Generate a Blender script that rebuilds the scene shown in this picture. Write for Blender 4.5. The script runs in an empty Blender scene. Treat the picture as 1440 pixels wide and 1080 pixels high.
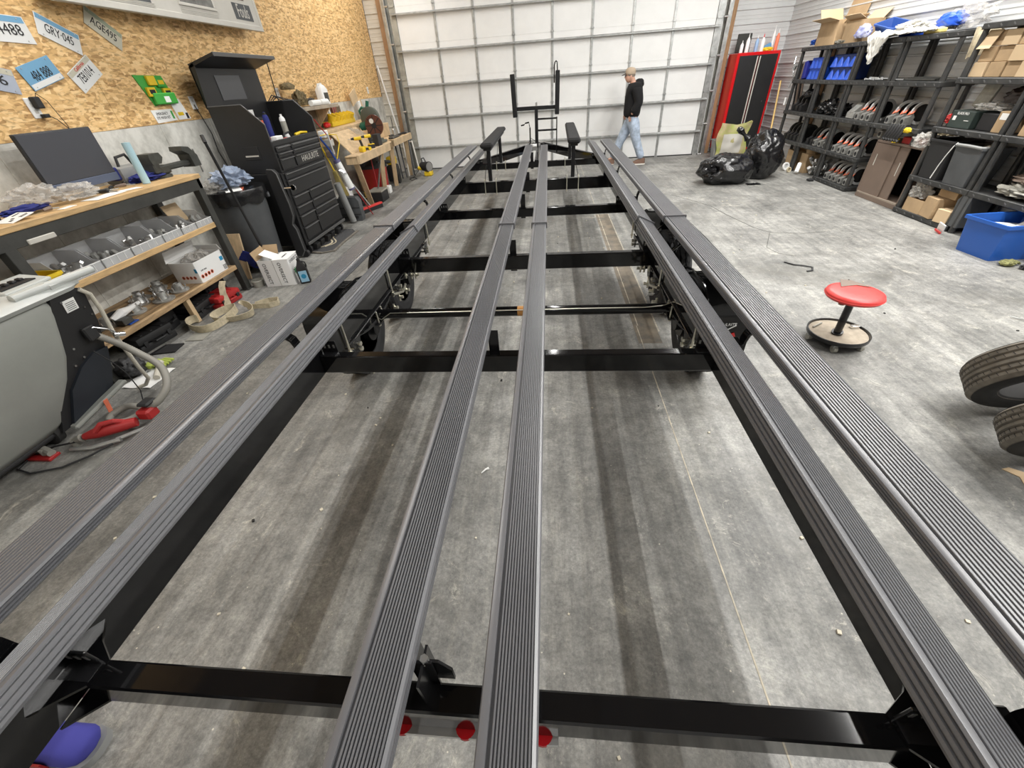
import bpy, bmesh, math, random
from mathutils import Vector, Matrix, noise, Euler

random.seed(7)
SC = bpy.context.scene
COL = SC.collection
PI = math.pi

# ------------------------------------------------------------------ camera
cam_d = bpy.data.cameras.new('camera')
cam_d.sensor_fit = 'HORIZONTAL'
cam_d.sensor_width = 36.0
cam_d.lens = 36.0 * 558.43 / 1440.0
cam_d.clip_start = 0.02
cam_d.clip_end = 100
cam = bpy.data.objects.new('camera', cam_d)
COL.objects.link(cam)
_yaw, _pit, _rol = -0.11838427, 0.653793617, -0.0750438964
_f = Vector((math.sin(_yaw) * math.cos(_pit), math.cos(_yaw) * math.cos(_pit), -math.sin(_pit)))
_r = Vector((math.cos(_yaw), -math.sin(_yaw), 0))
_d = _f.cross(_r)
_r2 = _r * math.cos(_rol) - _d * math.sin(_rol)
_d2 = _r * math.sin(_rol) + _d * math.cos(_rol)
cam.matrix_world = Matrix(((_r2.x, -_d2.x, -_f.x, 0), (_r2.y, -_d2.y, -_f.y, 0), (_r2.z, -_d2.z, -_f.z, 1.7), (0, 0, 0, 1)))
SC.camera = cam

# ------------------------------------------------------------------ view, world, lights
SC.view_settings.view_transform = 'Standard'
SC.view_settings.look = 'None'
SC.view_settings.exposure = 0.0
SC.view_settings.gamma = 1.0
SC.view_settings.use_curve_mapping = False
W = bpy.data.worlds.new('world')
SC.world = W
W.use_nodes = True
W.node_tree.nodes['Background'].inputs[0].default_value = (0.9, 0.93, 1.0, 1)
W.node_tree.nodes['Background'].inputs[1].default_value = 0.05
CEIL = 4.7
LZ = 4.35
# rows of tube fixtures under the ceiling, running along the shop: (x, y centre, length, watts)
LIGHT_ROWS = [(-3.1, 3.8, 3.0, 95), (-3.1, 9.4, 2.4, 65), (-3.1, -2.2, 2.4, 60),
              (0.1, 4.4, 3.0, 45), (0.1, 8.7, 2.4, 60), (0.1, -2.2, 2.4, 40),
              (2.9, 1.3, 2.4, 125), (2.9, 4.4, 2.4, 115), (2.9, 7.6, 3.0, 110),
              (4.2, 1.3, 2.4, 150), (4.2, 4.4, 2.4, 130), (4.2, 7.8, 2.4, 100)]
for i, (x, y, ln, p) in enumerate(LIGHT_ROWS):
    ld = bpy.data.lights.new('tube_light', 'AREA')
    ld.shape = 'RECTANGLE'
    ld.size = 0.08
    ld.size_y = ln
    ld.energy = p
    ld.color = (1.0, 0.985, 0.955)
    lo = bpy.data.objects.new('tube_light', ld)
    lo.location = (x, y, LZ)
    COL.objects.link(lo)

# ------------------------------------------------------------------ mesh helpers
class MB:
    def __init__(self):
        self.bm = bmesh.new()

    def _pts(self, pts):
        return [self.bm.verts.new(p) for p in pts]

    def box(self, x0, x1, y0, y1, z0, z1, b=0.0, seg=1):
        return self.boxm(Matrix.Translation(((x0 + x1) / 2, (y0 + y1) / 2, (z0 + z1) / 2)), (abs(x1 - x0), abs(y1 - y0), abs(z1 - z0)), b, seg)

    def boxm(self, m, s, b=0.0, seg=1):
        r = bmesh.ops.create_cube(self.bm, size=1.0, matrix=m @ Matrix.Diagonal((s[0], s[1], s[2], 1)))
        if b > 0:
            es = list({e for v in r['verts'] for e in v.link_edges})
            bmesh.ops.bevel(self.bm, geom=es, offset=min(b, min(s) * 0.49), segments=seg, affect='EDGES', profile=0.6)
        return self

    def bar(self, p, q, w, h, b=0.0, up=(0, 0, 1)):
        """a box beam from p to q, w wide and h deep along up"""
        p, q = Vector(p), Vector(q)
        y = (q - p).normalized()
        u = Vector(up)
        if abs(y.dot(u)) > 0.99:
            u = Vector((1, 0, 0))
        x = y.cross(u).normalized()
        z = x.cross(y)
        m = Matrix(((x.x, y.x, z.x, 0), (x.y, y.y, z.y, 0), (x.z, y.z, z.z, 0), (0, 0, 0, 1)))
        m = Matrix.Translation((p + q) / 2) @ m
        return self.boxm(m, (w, (q - p).length, h), b)

    def cyl(self, p, q, r, r2=None, n=16, cap=True):
        p, q = Vector(p), Vector(q)
        r2 = r if r2 is None else r2
        d = q - p
        m = Matrix.Translation((p + q) / 2) @ d.to_track_quat('Z', 'Y').to_matrix().to_4x4()
        bmesh.ops.create_cone(self.bm, cap_ends=cap, cap_tris=False, segments=n, radius1=max(r, 1e-4), radius2=max(r2, 1e-4), depth=d.length, matrix=m)
        return self

    def tube(self, pts, r, n=8, closed=False, flat=None):
        """a swept tube; r may be a list; flat=(w,h) sweeps a strap instead"""
        pts = [Vector(p) for p in pts]
        k = len(pts)
        rings = []
        prev = None
        for i, p in enumerate(pts):
            a = pts[(i - 1) % k] if (i > 0 or closed) else p
            c = pts[(i + 1) % k] if (i < k - 1 or closed) else p
            t = (c - a).normalized()
            if prev is None:
                up = Vector((0, 0, 1)) if abs(t.z) < 0.9 else Vector((1, 0, 0))
                u = t.cross(up).normalized()
            else:
                u = (prev - t * prev.dot(t)).normalized()
            prev = u
            v = u.cross(t)
            rr = r[i] if isinstance(r, (list, tuple)) else r
            if flat:
                ring = [p + u * sx * flat[0] / 2 + v * sy * flat[1] / 2 for sx, sy in ((-1, -1), (1, -1), (1, 1), (-1, 1))]
            else:
                ring = [p + (u * math.cos(2 * PI * j / n) + v * math.sin(2 * PI * j / n)) * rr for j in range(n)]
            rings.append(self._pts(ring))
        m = len(rings[0])
        rng = range(k if closed else k - 1)
        for i in rng:
            A, B = rings[i], rings[(i + 1) % k]
            for j in range(m):
                self.bm.faces.new((A[j], A[(j + 1) % m], B[(j + 1) % m], B[j]))
        if not closed:
            self.bm.faces.new(rings[0][::-1])
            self.bm.faces.new(rings[-1])
        return self

    def lathe(self, prof, c=(0, 0, 0), n=24, m=None, squash=(1, 1)):
        """revolve [(r, z)...] round the local z axis"""
        m = m or Matrix.Translation(c)
        rings = []
        for r, z in prof:
            if r < 1e-5:
                rings.append(self._pts([m @ Vector((0, 0, z))]))
            else:
                rings.append(self._pts([m @ Vector((r * math.cos(2 * PI * j / n) * squash[0], r * math.sin(2 * PI * j / n) * squash[1], z)) for j in range(n)]))
        for A, B in zip(rings, rings[1:]):
            if len(A) == 1 and len(B) == 1:
                continue
            for j in range(n):
                k = (j + 1) % n
                if len(A) == 1:
                    self.bm.faces.new((A[0], B[k], B[j]))
                elif len(B) == 1:
                    self.bm.faces.new((A[j], A[k], B[0]))
                else:
                    self.bm.faces.new((A[j], A[k], B[k], B[j]))
        if len(rings[0]) > 1:
            self.bm.faces.new(rings[0][::-1])
        if len(rings[-1]) > 1:
            self.bm.faces.new(rings[-1])
        return self

    def prism(self, poly, axis, a0, a1, m=None):
        """extrude a 2-D outline along an axis; poly holds the two other coordinates in xyz order"""
        def mk(u, v, a):
            p = {'x': (a, u, v), 'y': (u, a, v), 'z': (u, v, a)}[axis]
            return (m @ Vector(p)) if m else p
        A = self._pts([mk(u, v, a0) for u, v in poly])
        B = self._pts([mk(u, v, a1) for u, v in poly])
        k = len(poly)
        for j in range(k):
            self.bm.faces.new((A[j], A[(j + 1) % k], B[(j + 1) % k], B[j]))
        self.bm.faces.new(A[::-1])
        self.bm.faces.new(B)
        return self

    def loft(self, rings, cap=True, closed_u=True):
        R = [self._pts(r) for r in rings]
        m = len(R[0])
        for A, B in zip(R, R[1:]):
            for j in range(m if closed_u else m - 1):
                self.bm.faces.new((A[j], A[(j + 1) % m], B[(j + 1) % m], B[j]))
        if cap and closed_u:
            self.bm.faces.new(R[0][::-1])
            self.bm.faces.new(R[-1])
        return self

    def tray(self, c, s, taper=0.0, t=0.006, rz=0.0, rim=0.0, rimh=0.02, h0=0.0):
        """open box: outer shell, rim and inner shell; c is the base centre, s the top size"""
        w, d, h = s
        m = Matrix.Translation(c) @ Matrix.Rotation(rz, 4, 'Z')
        def ring(a, b, z, k=0.02):
            k = min(k, a * .3, b * .3)
            pts = []
            for cx, cy, a0 in ((a - k, b - k, 0), (-a + k, b - k, 90), (-a + k, -b + k, 180), (a - k, -b + k, 270)):
                for da in (0, 45, 90):
                    an = math.radians(a0 + da)
                    pts.append(m @ Vector((cx + k * math.cos(an), cy + k * math.sin(an), z)))
            return pts
        k = 1 - taper
        rs = [ring(w / 2 * k, d / 2 * k, 0), ring(w / 2, d / 2, h - rimh)]
        if rim:
            rs += [ring(w / 2 + rim, d / 2 + rim, h - rimh), ring(w / 2 + rim, d / 2 + rim, h)]
        else:
            rs += [ring(w / 2, d / 2, h)]
        rs += [ring(w / 2 - t, d / 2 - t, h), ring((w / 2 - t) * k, (d / 2 - t) * k, t)]
        return self.loft(rs)

    def blob(self, c, r, seed=0, amp=0.2, freq=2.5, sub=4, flat=None, fold=0.0, m=None):
        """a lumpy crumpled body"""
        res = bmesh.ops.create_icosphere(self.bm, subdivisions=sub, radius=1.0)
        c = Vector(c)
        off = Vector((seed * 7.3, seed * 3.1, seed * 1.7))
        for v in res['verts']:
            d = v.co.normalized()
            n1 = noise.noise(d * freq + off)
            n2 = noise.noise(d * freq * 2.7 + off)
            k = 1 + amp * n1 + amp * 0.5 * n2
            if fold:
                k -= fold * abs(noise.noise(d * freq * 2.2 - off)) ** 0.5
            p = Vector((d.x * r[0] * k, d.y * r[1] * k, d.z * r[2] * k))
            if flat is not None and p.z < flat:
                p.z = flat + (p.z - flat) * 0.03
            if m:
                p = m @ p
            v.co = c + p
        return self

    def sheet(self, nu, nv, fn, thick=0.003):
        """a double-sided cloth or paper sheet, fn(u, v) -> point"""
        g = [[Vector(fn(i / nu, j / nv)) for j in range(nv + 1)] for i in range(nu + 1)]
        def nrm(i, j):
            a = g[min(i + 1, nu)][j] - g[max(i - 1, 0)][j]
            b = g[i][min(j + 1, nv)] - g[i][max(j - 1, 0)]
            c = a.cross(b)
            return c.normalized() if c.length > 1e-9 else Vector((0, 0, 1))
        T = [[self.bm.verts.new(g[i][j]) for j in range(nv + 1)] for i in range(nu + 1)]
        B = [[self.bm.verts.new(g[i][j] - nrm(i, j) * thick) for j in range(nv + 1)] for i in range(nu + 1)]
        for i in range(nu):
            for j in range(nv):
                self.bm.faces.new((T[i][j], T[i + 1][j], T[i + 1][j + 1], T[i][j + 1]))
                self.bm.faces.new((B[i][j], B[i][j + 1], B[i + 1][j + 1], B[i + 1][j]))
        for i in range(nu):
            self.bm.faces.new((T[i][0], B[i][0], B[i + 1][0], T[i + 1][0]))
            self.bm.faces.new((T[i][nv], T[i + 1][nv], B[i + 1][nv], B[i][nv]))
        for j in range(nv):
            self.bm.faces.new((T[0][j], T[0][j + 1], B[0][j + 1], B[0][j]))
            self.bm.faces.new((T[nu][j], B[nu][j], B[nu][j + 1], T[nu][j + 1]))
        return self

    def xf(self, m):
        for v in self.bm.verts:
            v.co = m @ v.co
        return self

    def mesh(self, name, ang=35):
        me = bpy.data.meshes.new(name)
        bmesh.ops.recalc_face_normals(self.bm, faces=self.bm.faces)
        self.bm.to_mesh(me)
        self.bm.free()
        me.shade_smooth()
        me.set_sharp_from_angle(angle=math.radians(ang))
        return me

ORI = {}

def tag(o, label=None, cat=None, group=None, kind=None):
    if label: o['label'] = label
    if cat: o['category'] = cat
    if group: o['group'] = group
    if kind: o['kind'] = kind
    return o

def thing(name, label, cat, loc=(0, 0, 0), group=None):
    o = bpy.data.objects.new(name, None)
    o.empty_display_size = 0.1
    o.location = loc
    COL.objects.link(o)
    ORI[o.name] = Vector(loc)
    return tag(o, label, cat, group)

def part(name, mb, mat, parent, label=None, ang=35):
    """a part (or sub-part) of a thing, shapes given in the thing's own frame offset by its base"""
    org = ORI[parent.name]
    me = mb.mesh(name, ang) if isinstance(mb, MB) else mb
    if isinstance(mb, MB) and org.length > 0:
        me.transform(Matrix.Translation(-org))
    me.materials.append(mat)
    o = bpy.data.objects.new(name, me)
    COL.objects.link(o)
    o.parent = parent
    ORI[o.name] = org
    if label: o['label'] = label
    return o

def inst(name, me, parent, loc=(0, 0, 0), rot=(0, 0, 0), mat=None):
    """one more piece sharing mesh data; loc in world space"""
    o = bpy.data.objects.new(name, me)
    COL.objects.link(o)
    o.parent = parent
    o.location = Vector(loc) - ORI[parent.name]
    o.rotation_euler = rot
    return o

def solo(name, mb, mat, label, cat, group=None, kind=None, ang=35):
    """a thing that is one mesh; its origin goes to the middle of its base"""
    me = mb.mesh(name, ang)
    xs = [v.co for v in me.vertices]
    lo = Vector((min(v.x for v in xs), min(v.y for v in xs), min(v.z for v in xs)))
    hi = Vector((max(v.x for v in xs), max(v.y for v in xs), max(v.z for v in xs)))
    c = Vector(((lo.x + hi.x) / 2, (lo.y + hi.y) / 2, lo.z))
    me.transform(Matrix.Translation(-c))
    me.materials.append(mat)
    o = bpy.data.objects.new(name, me)
    o.location = c
    COL.objects.link(o)
    ORI[o.name] = c
    return tag(o, label, cat, group, kind)

def struct(name, mb, mat, parent=None, ang=35):
    me = mb.mesh(name, ang)
    me.materials.append(mat)
    o = bpy.data.objects.new(name, me)
    COL.objects.link(o)
    if parent:
        o.parent = parent
        me.transform(Matrix.Translation(-ORI[parent.name]))
        ORI[o.name] = ORI[parent.name]
    else:
        o['kind'] = 'structure'
        ORI[o.name] = Vector((0, 0, 0))
    return o

def dup(root, loc=None, rot=None, label=None, group=None):
    def cp(o, par):
        c = o.copy()
        COL.objects.link(c)
        c.parent = par
        for ch in o.children:
            cp(ch, c)
        return c
    c = cp(root, None)
    if loc is not None: c.location = loc
    if rot is not None: c.rotation_euler = rot
    if label: c['label'] = label
    if group: c['group'] = group
    return c

def text_mesh(s, size, ext=0.0008, wide=1.0):
    cu = bpy.data.curves.new('lettering', 'FONT')
    cu.body = s
    cu.size = size
    cu.extrude = ext
    cu.align_x = 'CENTER'
    cu.align_y = 'CENTER'
    cu.resolution_u = 2
    o = bpy.data.objects.new('lettering', cu)
    COL.objects.link(o)
    bpy.context.view_layer.update()
    me = bpy.data.meshes.new_from_object(o.evaluated_get(bpy.context.evaluated_depsgraph_get()))
    bpy.data.objects.remove(o)
    bpy.data.curves.remove(cu)
    if wide != 1.0:
        me.transform(Matrix.Diagonal((wide, 1, 1, 1)))
    me.name = 'lettering'
    return me

def letter(s, size, mat, parent, m, wide=1.0, name='lettering'):
    """flat lettering; m places the text plane (x right, y up) in world space"""
    me = text_mesh(s, size, wide=wide)
    me.transform(Matrix.Translation(-ORI[parent.name]) @ m)
    return part(name, me, mat, parent)

def plane_m(o, right, up):
    r, u = Vector(right).normalized(), Vector(up).normalized()
    n = r.cross(u)
    return Matrix(((r.x, u.x, n.x, o[0]), (r.y, u.y, n.y, o[1]), (r.z, u.z, n.z, o[2]), (0, 0, 0, 1)))

# ------------------------------------------------------------------ materials
def mat(name, col, rough=0.5, metal=0.0, var=0.0, vscale=6.0, col2=None, bump=0.0, bscale=40.0, coat=0.0, alpha=1.0, trans=0.0, emit=0.0, spec=0.5, stretch=None):
    m = bpy.data.materials.new(name)
    m.use_nodes = True
    nt = m.node_tree
    b = nt.nodes['Principled BSDF']
    b.inputs['Base Color'].default_value = (*col, 1)
    b.inputs['Roughness'].default_value = rough
    b.inputs['Metallic'].default_value = metal
    b.inputs['Specular IOR Level'].default_value = spec
    if coat: b.inputs['Coat Weight'].default_value = coat
    if alpha < 1: b.inputs['Alpha'].default_value = alpha
    if trans: b.inputs['Transmission Weight'].default_value = trans
    if emit:
        b.inputs['Emission Color'].default_value = (*col, 1)
        b.inputs['Emission Strength'].default_value = emit
    if var or bump:
        tc = nt.nodes.new('ShaderNodeTexCoord')
        mp = nt.nodes.new('ShaderNodeMapping')
        if stretch: mp.inputs['Scale'].default_value = stretch
        nt.links.new(tc.outputs['Object'], mp.inputs['Vector'])
    if var:
        nz = nt.nodes.new('ShaderNodeTexNoise')
        nz.inputs['Scale'].default_value = vscale
        nz.inputs['Detail'].default_value = 6
        nz.inputs['Roughness'].default_value = 0.65
        nt.links.new(mp.outputs['Vector'], nz.inputs['Vector'])
        cr = nt.nodes.new('ShaderNodeValToRGB')
        c2 = col2 or tuple(c * (1 - var) for c in col)
        cr.color_ramp.elements[0].position = 0.35
        cr.color_ramp.elements[1].position = 0.62
        cr.color_ramp.elements[0].color = (*c2, 1)
        cr.color_ramp.elements[1].color = (*col, 1)
        nt.links.new(nz.outputs['Fac'], cr.inputs['Fac'])
        nt.links.new(cr.outputs['Color'], b.inputs['Base Color'])
    if bump:
        n2 = nt.nodes.new('ShaderNodeTexNoise')
        n2.inputs['Scale'].default_value = bscale
        n2.inputs['Detail'].default_value = 4
        nt.links.new(mp.outputs['Vector'], n2.inputs['Vector'])
        bp = nt.nodes.new('ShaderNodeBump')
        bp.inputs['Strength'].default_value = bump
        bp.inputs['Distance'].default_value = 0.01
        nt.links.new(n2.outputs['Fac'], bp.inputs['Height'])
        nt.links.new(bp.outputs['Normal'], b.inputs['Normal'])
    return m

def floor_material():
    m = bpy.data.materials.new('stained_concrete_floor')
    m.use_nodes = True
    nt = m.node_tree; N = nt.nodes; L = nt.links
    b = N['Principled BSDF']
    tc = N.new('ShaderNodeTexCoord')
    def nz(scale, detail=8, rough=.6, dist=0.0, sc=None):
        n = N.new('ShaderNodeTexNoise')
        n.inputs['Scale'].default_value = scale
        n.inputs['Detail'].default_value = detail
        n.inputs['Roughness'].default_value = rough
        n.inputs['Distortion'].default_value = dist
        if sc:
            mp = N.new('ShaderNodeMapping'); mp.inputs['Scale'].default_value = sc
            L.new(tc.outputs['Object'], mp.inputs['Vector']); L.new(mp.outputs['Vector'], n.inputs['Vector'])
        else:
            L.new(tc.outputs['Object'], n.inputs['Vector'])
        return n
    def ramp(src, stops):
        r = N.new('ShaderNodeValToRGB')
        while len(r.color_ramp.elements) < len(stops): r.color_ramp.elements.new(0.5)
        for e, (p, c) in zip(r.color_ramp.elements, stops):
            e.position = p; e.color = (*c, 1)
        L.new(src, r.inputs['Fac']); return r
    def mix(kind, fac, a, c):
        x = N.new('ShaderNodeMix'); x.data_type = 'RGBA'; x.blend_type = kind
        if isinstance(fac, float): x.inputs[0].default_value = fac
        else: L.new(fac, x.inputs[0])
        L.new(a, x.inputs[6])
        if isinstance(c, tuple): x.inputs[7].default_value = (*c, 1)
        else: L.new(c, x.inputs[7])
        return x.outputs[2]
    base = ramp(nz(1.3, 12, .76, .3).outputs['Fac'], [(.32, (.105, .105, .10)), (.5, (.225, .223, .21)), (.68, (.37, .366, .345))])
    fine = ramp(nz(15, 10, .85).outputs['Fac'], [(.32, (.55, .55, .55)), (.5, (1, 1, 1)), (.70, (1.35, 1.34, 1.3))])
    col = mix('MULTIPLY', 1.0, base.outputs[0], fine.outputs[0])
    gr = ramp(nz(70, 6, .8).outputs['Fac'], [(.35, (.72, .72, .72)), (.52, (1, 1, 1)), (.68, (1.3, 1.29, 1.26))])
    col = mix('MULTIPLY', 1.0, col, gr.outputs[0])
    # drag marks along the shop
    dr = ramp(nz(1.0, 9, .7, .3, (16, 1.1, 1)).outputs['Fac'], [(.36, (.78, .78, .78)), (.5, (1, 1, 1)), (.66, (1.22, 1.21, 1.18))])
    col = mix('MULTIPLY', 1.0, col, dr.outputs[0])
    # dusty pale scuffs
    du = ramp(nz(4.2, 14, .86, .8).outputs['Fac'], [(.565, (0, 0, 0)), (.66, (.85, .85, .85))])
    col = mix('MIX', du.outputs[0], col, (.60, .57, .49))
    # dark oily patches
    oi = ramp(nz(.9, 12, .72, .6).outputs['Fac'], [(.33, (.7, .7, .7)), (.46, (0, 0, 0))])
    col = mix('MIX', oi.outputs[0], col, (.13, .125, .11))
    # small pale specks
    vo = N.new('ShaderNodeTexVoronoi'); vo.inputs['Scale'].default_value = 22
    L.new(tc.outputs['Object'], vo.inputs['Vector'])
    sp = ramp(vo.outputs['Distance'], [(.05, (1, 1, 1)), (.085, (0, 0, 0))])
    gate = ramp(nz(3.0, 4, .6).outputs['Fac'], [(.52, (0, 0, 0)), (.6, (1, 1, 1))])
    k = mix('MULTIPLY', 1.0, sp.outputs[0], gate.outputs[0])
    col = mix('MIX', k, col, (.66, .62, .52))
    L.new(col, b.inputs['Base Color'])
    rr = ramp(nz(2.2, 6).outputs['Fac'], [(.3, (.42, .42, .42)), (.7, (.68, .68, .68))])
    L.new(rr.outputs[0], b.inputs['Roughness'])
    bp = N.new('ShaderNodeBump'); bp.inputs['Strength'].default_value = .25; bp.inputs['Distance'].default_value = .004
    L.new(nz(30, 6).outputs['Fac'], bp.inputs['Height']); L.new(bp.outputs['Normal'], b.inputs['Normal'])
    return m

def osb_material():
    m = bpy.data.materials.new('oriented_strand_board')
    m.use_nodes = True
    nt = m.node_tree; N = nt.nodes; L = nt.links
    b = N['Principled BSDF']; b.inputs['Roughness'].default_value = .6
    tc = N.new('ShaderNodeTexCoord')
    outs = []
    for ang, sx, sy in ((.5, 26, 90), (-.7, 24, 80), (1.5, 30, 95)):
        mp = N.new('ShaderNodeMapping')
        mp.inputs['Rotation'].default_value = (ang, 0, 0)
        mp.inputs['Scale'].default_value = (8, sx, sy)
        L.new(tc.outputs['Object'], mp.inputs['Vector'])
        n = N.new('ShaderNodeTexNoise'); n.inputs['Scale'].default_value = .55; n.inputs['Detail'].default_value = 2; n.inputs['Distortion'].default_value = .5
        L.new(mp.outputs['Vector'], n.inputs['Vector'])
        v = N.new('ShaderNodeTexVoronoi'); v.inputs['Scale'].default_value = .55
        L.new(mp.outputs['Vector'], v.inputs['Vector'])
        outs.append((n, v))
    def mixc(kind, fac, a, c):
        x = N.new('ShaderNodeMix'); x.data_type = 'RGBA'; x.blend_type = kind
        if isinstance(fac, float): x.inputs[0].default_value = fac
        else: L.new(fac, x.inputs[0])
        L.new(a, x.inputs[6]); L.new(c, x.inputs[7]); return x.outputs[2]
    sel = N.new('ShaderNodeTexNoise'); sel.inputs['Scale'].default_value = 14; sel.inputs['Detail'].default_value = 1
    L.new(tc.outputs['Object'], sel.inputs['Vector'])
    st = N.new('ShaderNodeValToRGB'); st.color_ramp.elements[0].position = .48; st.color_ramp.elements[1].position = .52
    L.new(sel.outputs['Fac'], st.inputs['Fac'])
    a = mixc('MIX', st.outputs[0], outs[0][1].outputs['Color'], outs[1][1].outputs['Color'])
    bw = N.new('ShaderNodeRGBToBW'); L.new(a, bw.inputs[0])
    r = N.new('ShaderNodeValToRGB')
    for e, (p, c) in zip(r.color_ramp.elements, ((.1, (.46, .26, .095)), (.9, (.92, .66, .34)))):
        e.position = p; e.color = (*c, 1)
    e = r.color_ramp.elements.new(.5); e.color = (.80, .52, .225, 1)
    L.new(bw.outputs[0], r.inputs['Fac'])
    r2 = N.new('ShaderNodeValToRGB')
    for e, (p, c) in zip(r2.color_ramp.elements, ((.34, (.55, .50, .44)), (.47, (1, 1, 1)))):
        e.position = p; e.color = (*c, 1)
    L.new(outs[2][0].outputs['Fac'], r2.inputs['Fac'])
    col = mixc('MULTIPLY', .8, r.outputs[0], r2.outputs[0])
    # pale broad weathering
    L.new(col, b.inputs['Base Color'])
    return m

def carbon(name):
    return mat(name, (.008, .008, .009), rough=.12, coat=.6, spec=.6)

M_floor = floor_material()
M_osb = osb_material()
M_conc = mat('poured_concrete_wall', (.68, .67, .62), .85, var=.5, vscale=5.5, col2=(.40, .39, .35), bump=.5, bscale=14, stretch=(1, 1, .8))
M_metalw = mat('white_ribbed_steel', (.62, .63, .63), .35, var=.08, vscale=3)
M_ceil = mat('brown_ceiling_boards', (.20, .165, .125), .7, var=.3, vscale=2)
M_jamb = mat('jamb_lumber', (.40, .235, .12), .7, var=.35, vscale=9, stretch=(4, 4, .6))
M_doorp = mat('door_panel_white', (.80, .805, .795), .42, var=.05, vscale=3)
M_galv = mat('galvanised_steel', (.50, .51, .50), .38, metal=.75, var=.35, vscale=10)
M_galvdusty = mat('dusty_galvanised_steel', (.42, .41, .36), .6, metal=.3, var=.35, vscale=6)
M_gloss = mat('gloss_black_powder_coat', (.004, .004, .0045), .08, spec=.5)
M_gloss2 = mat('satin_black_steel', (.012, .012, .013), .22, spec=.5)
M_black = mat('matte_black', (.018, .018, .019), .55)
M_carpet = mat('black_bunk_carpet', (.014, .014, .015), .95, bump=.4, bscale=300)
M_bunk = mat('charcoal_bunk_polymer', (.14, .142, .152), .30, var=.12, vscale=3, spec=.6)
M_bunk2 = mat('charcoal_bunk_polymer_front', (.155, .156, .166), .36, var=.1, vscale=3)
M_rubber = mat('tyre_rubber', (.022, .022, .023), .75, var=.3, vscale=20)
M_oldrub = mat('dusty_worn_rubber', (.20, .18, .15), .9, var=.35, vscale=14)
M_oldwall = mat('old_tyre_sidewall', (.028, .027, .026), .8, var=.3, vscale=12)
M_zinc = mat('zinc_plated_bolt', (.72, .70, .60), .3, metal=.9)
M_chrome = mat('bright_steel', (.75, .76, .77), .18, metal=1)
M_stainless = mat('brushed_steel', (.55, .55, .54), .35, metal=.9)
M_white = mat('white_plastic', (.82, .82, .81), .45)
M_paper = mat('white_paper', (.84, .84, .82), .8)
M_ring = mat('bright_machined_ring', (.72, .73, .73), .3, metal=.2)
M_offw = mat('offwhite_painted_metal', (.56, .54, .49), .5, var=.08, vscale=4)
M_ink = mat('black_ink', (.015, .015, .016), .6)
M_wood = mat('workbench_pine', (.66, .44, .21), .6, var=.32, vscale=9, stretch=(3, .5, 3))
M_wooddark = mat('dirty_bench_board', (.50, .34, .18), .65, var=.55, vscale=7, stretch=(3, .5, 3), col2=(.20, .13, .07))
M_lumber = mat('pale_lumber', (.68, .50, .30), .65, var=.25, vscale=8, stretch=(4, 1, .8))
M_card = mat('cardboard', (.47, .33, .19), .85, var=.15, vscale=6)
M_cardpale = mat('cardboard_inside', (.60, .45, .28), .85)
M_benchmetal = mat('dark_grey_bench_steel', (.055, .055, .05), .5, var=.3, vscale=8)
M_chest = mat('black_tool_chest_paint', (.016, .016, .017), .42, var=.2, vscale=5)
M_chestedge = mat('worn_chest_edge', (.09, .09, .09), .4)
M_greybin = mat('grey_bin_plastic', (.085, .09, .095), .5, var=.2, vscale=6)
M_plasticblk = mat('black_shelf_plastic', (.022, .023, .024), .5, var=.45, vscale=9, col2=(.045, .045, .043))
M_bag = mat('black_bin_bag', (.010, .010, .011), .22, bump=1.0, bscale=9, spec=.6)
M_clearbag = mat('clear_plastic_film', (.62, .60, .56), .2, alpha=.38, bump=.7, bscale=25)
M_clear = mat('clear_plastic_tub', (.72, .73, .74), .25, alpha=.5)
M_blue = mat('blue_plastic', (.012, .07, .35), .4)
M_blue2 = mat('royal_blue_plastic', (.02, .10, .62), .35)
M_navy = mat('navy_cloth', (.012, .02, .16), .8, bump=.5, bscale=30)
M_red = mat('red_plastic', (.38, .02, .02), .45)
M_redp = mat('gloss_red_paint', (.62, .012, .015), .2, coat=.3)
M_redvinyl = mat('red_vinyl', (.72, .055, .05), .38)
M_orange = mat('orange_tag', (.85, .22, .12), .6)
M_yellow = mat('yellow_plastic', (.78, .54, .02), .45)
M_green = mat('green_card', (.05, .36, .05), .5)
M_dkgreen = mat('dark_green_plastic', (.02, .14, .09), .45)
M_olive = mat('green_grey_casting', (.09, .10, .08), .5)
M_grey = mat('mid_grey_plastic', (.27, .275, .27), .5)
M_scrub = mat('warm_grey_moulded_plastic', (.30, .31, .285), .42, var=.1, vscale=3)
M_scrub2 = mat('pale_grey_moulded_plastic', (.52, .54, .52), .4, var=.08, vscale=4)
M_brown = mat('brown_laminate', (.19, .14, .11), .5, var=.1, vscale=5)
M_strap = mat('cream_webbing', (.62, .54, .38), .85, var=.3, vscale=30)
M_hose = mat('grey_ribbed_hose', (.27, .26, .23), .55)
M_clearhose = mat('clear_grey_tube', (.55, .52, .44), .35)
M_skin = mat('skin', (.58, .33, .24), .5)
M_jeans = mat('light_blue_denim', (.46, .55, .68), .85, var=.4, vscale=12, bump=.7, bscale=14)
M_hoodie = mat('black_hoodie', (.006, .006, .007), .95)
M_cap = mat('tan_cap', (.42, .33, .24), .85)
M_capdk = mat('dark_cap_brim', (.05, .04, .03), .85)
M_shoe = mat('brown_shoe', (.16, .09, .06), .7)
M_sole = mat('white_sole', (.72, .70, .64), .6)
M_castgrey = mat('grey_cast_iron', (.40, .40, .38), .45, metal=.2, var=.35, vscale=20)
M_vise = mat('dark_vise_iron', (.075, .078, .07), .5, metal=.3, var=.3, vscale=20)
M_debris = mat('pale_debris', (.62, .57, .46), .9)
M_blackcam = mat('camo_brown_cloth', (.21, .16, .08), .9, var=.6, vscale=25)
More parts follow.
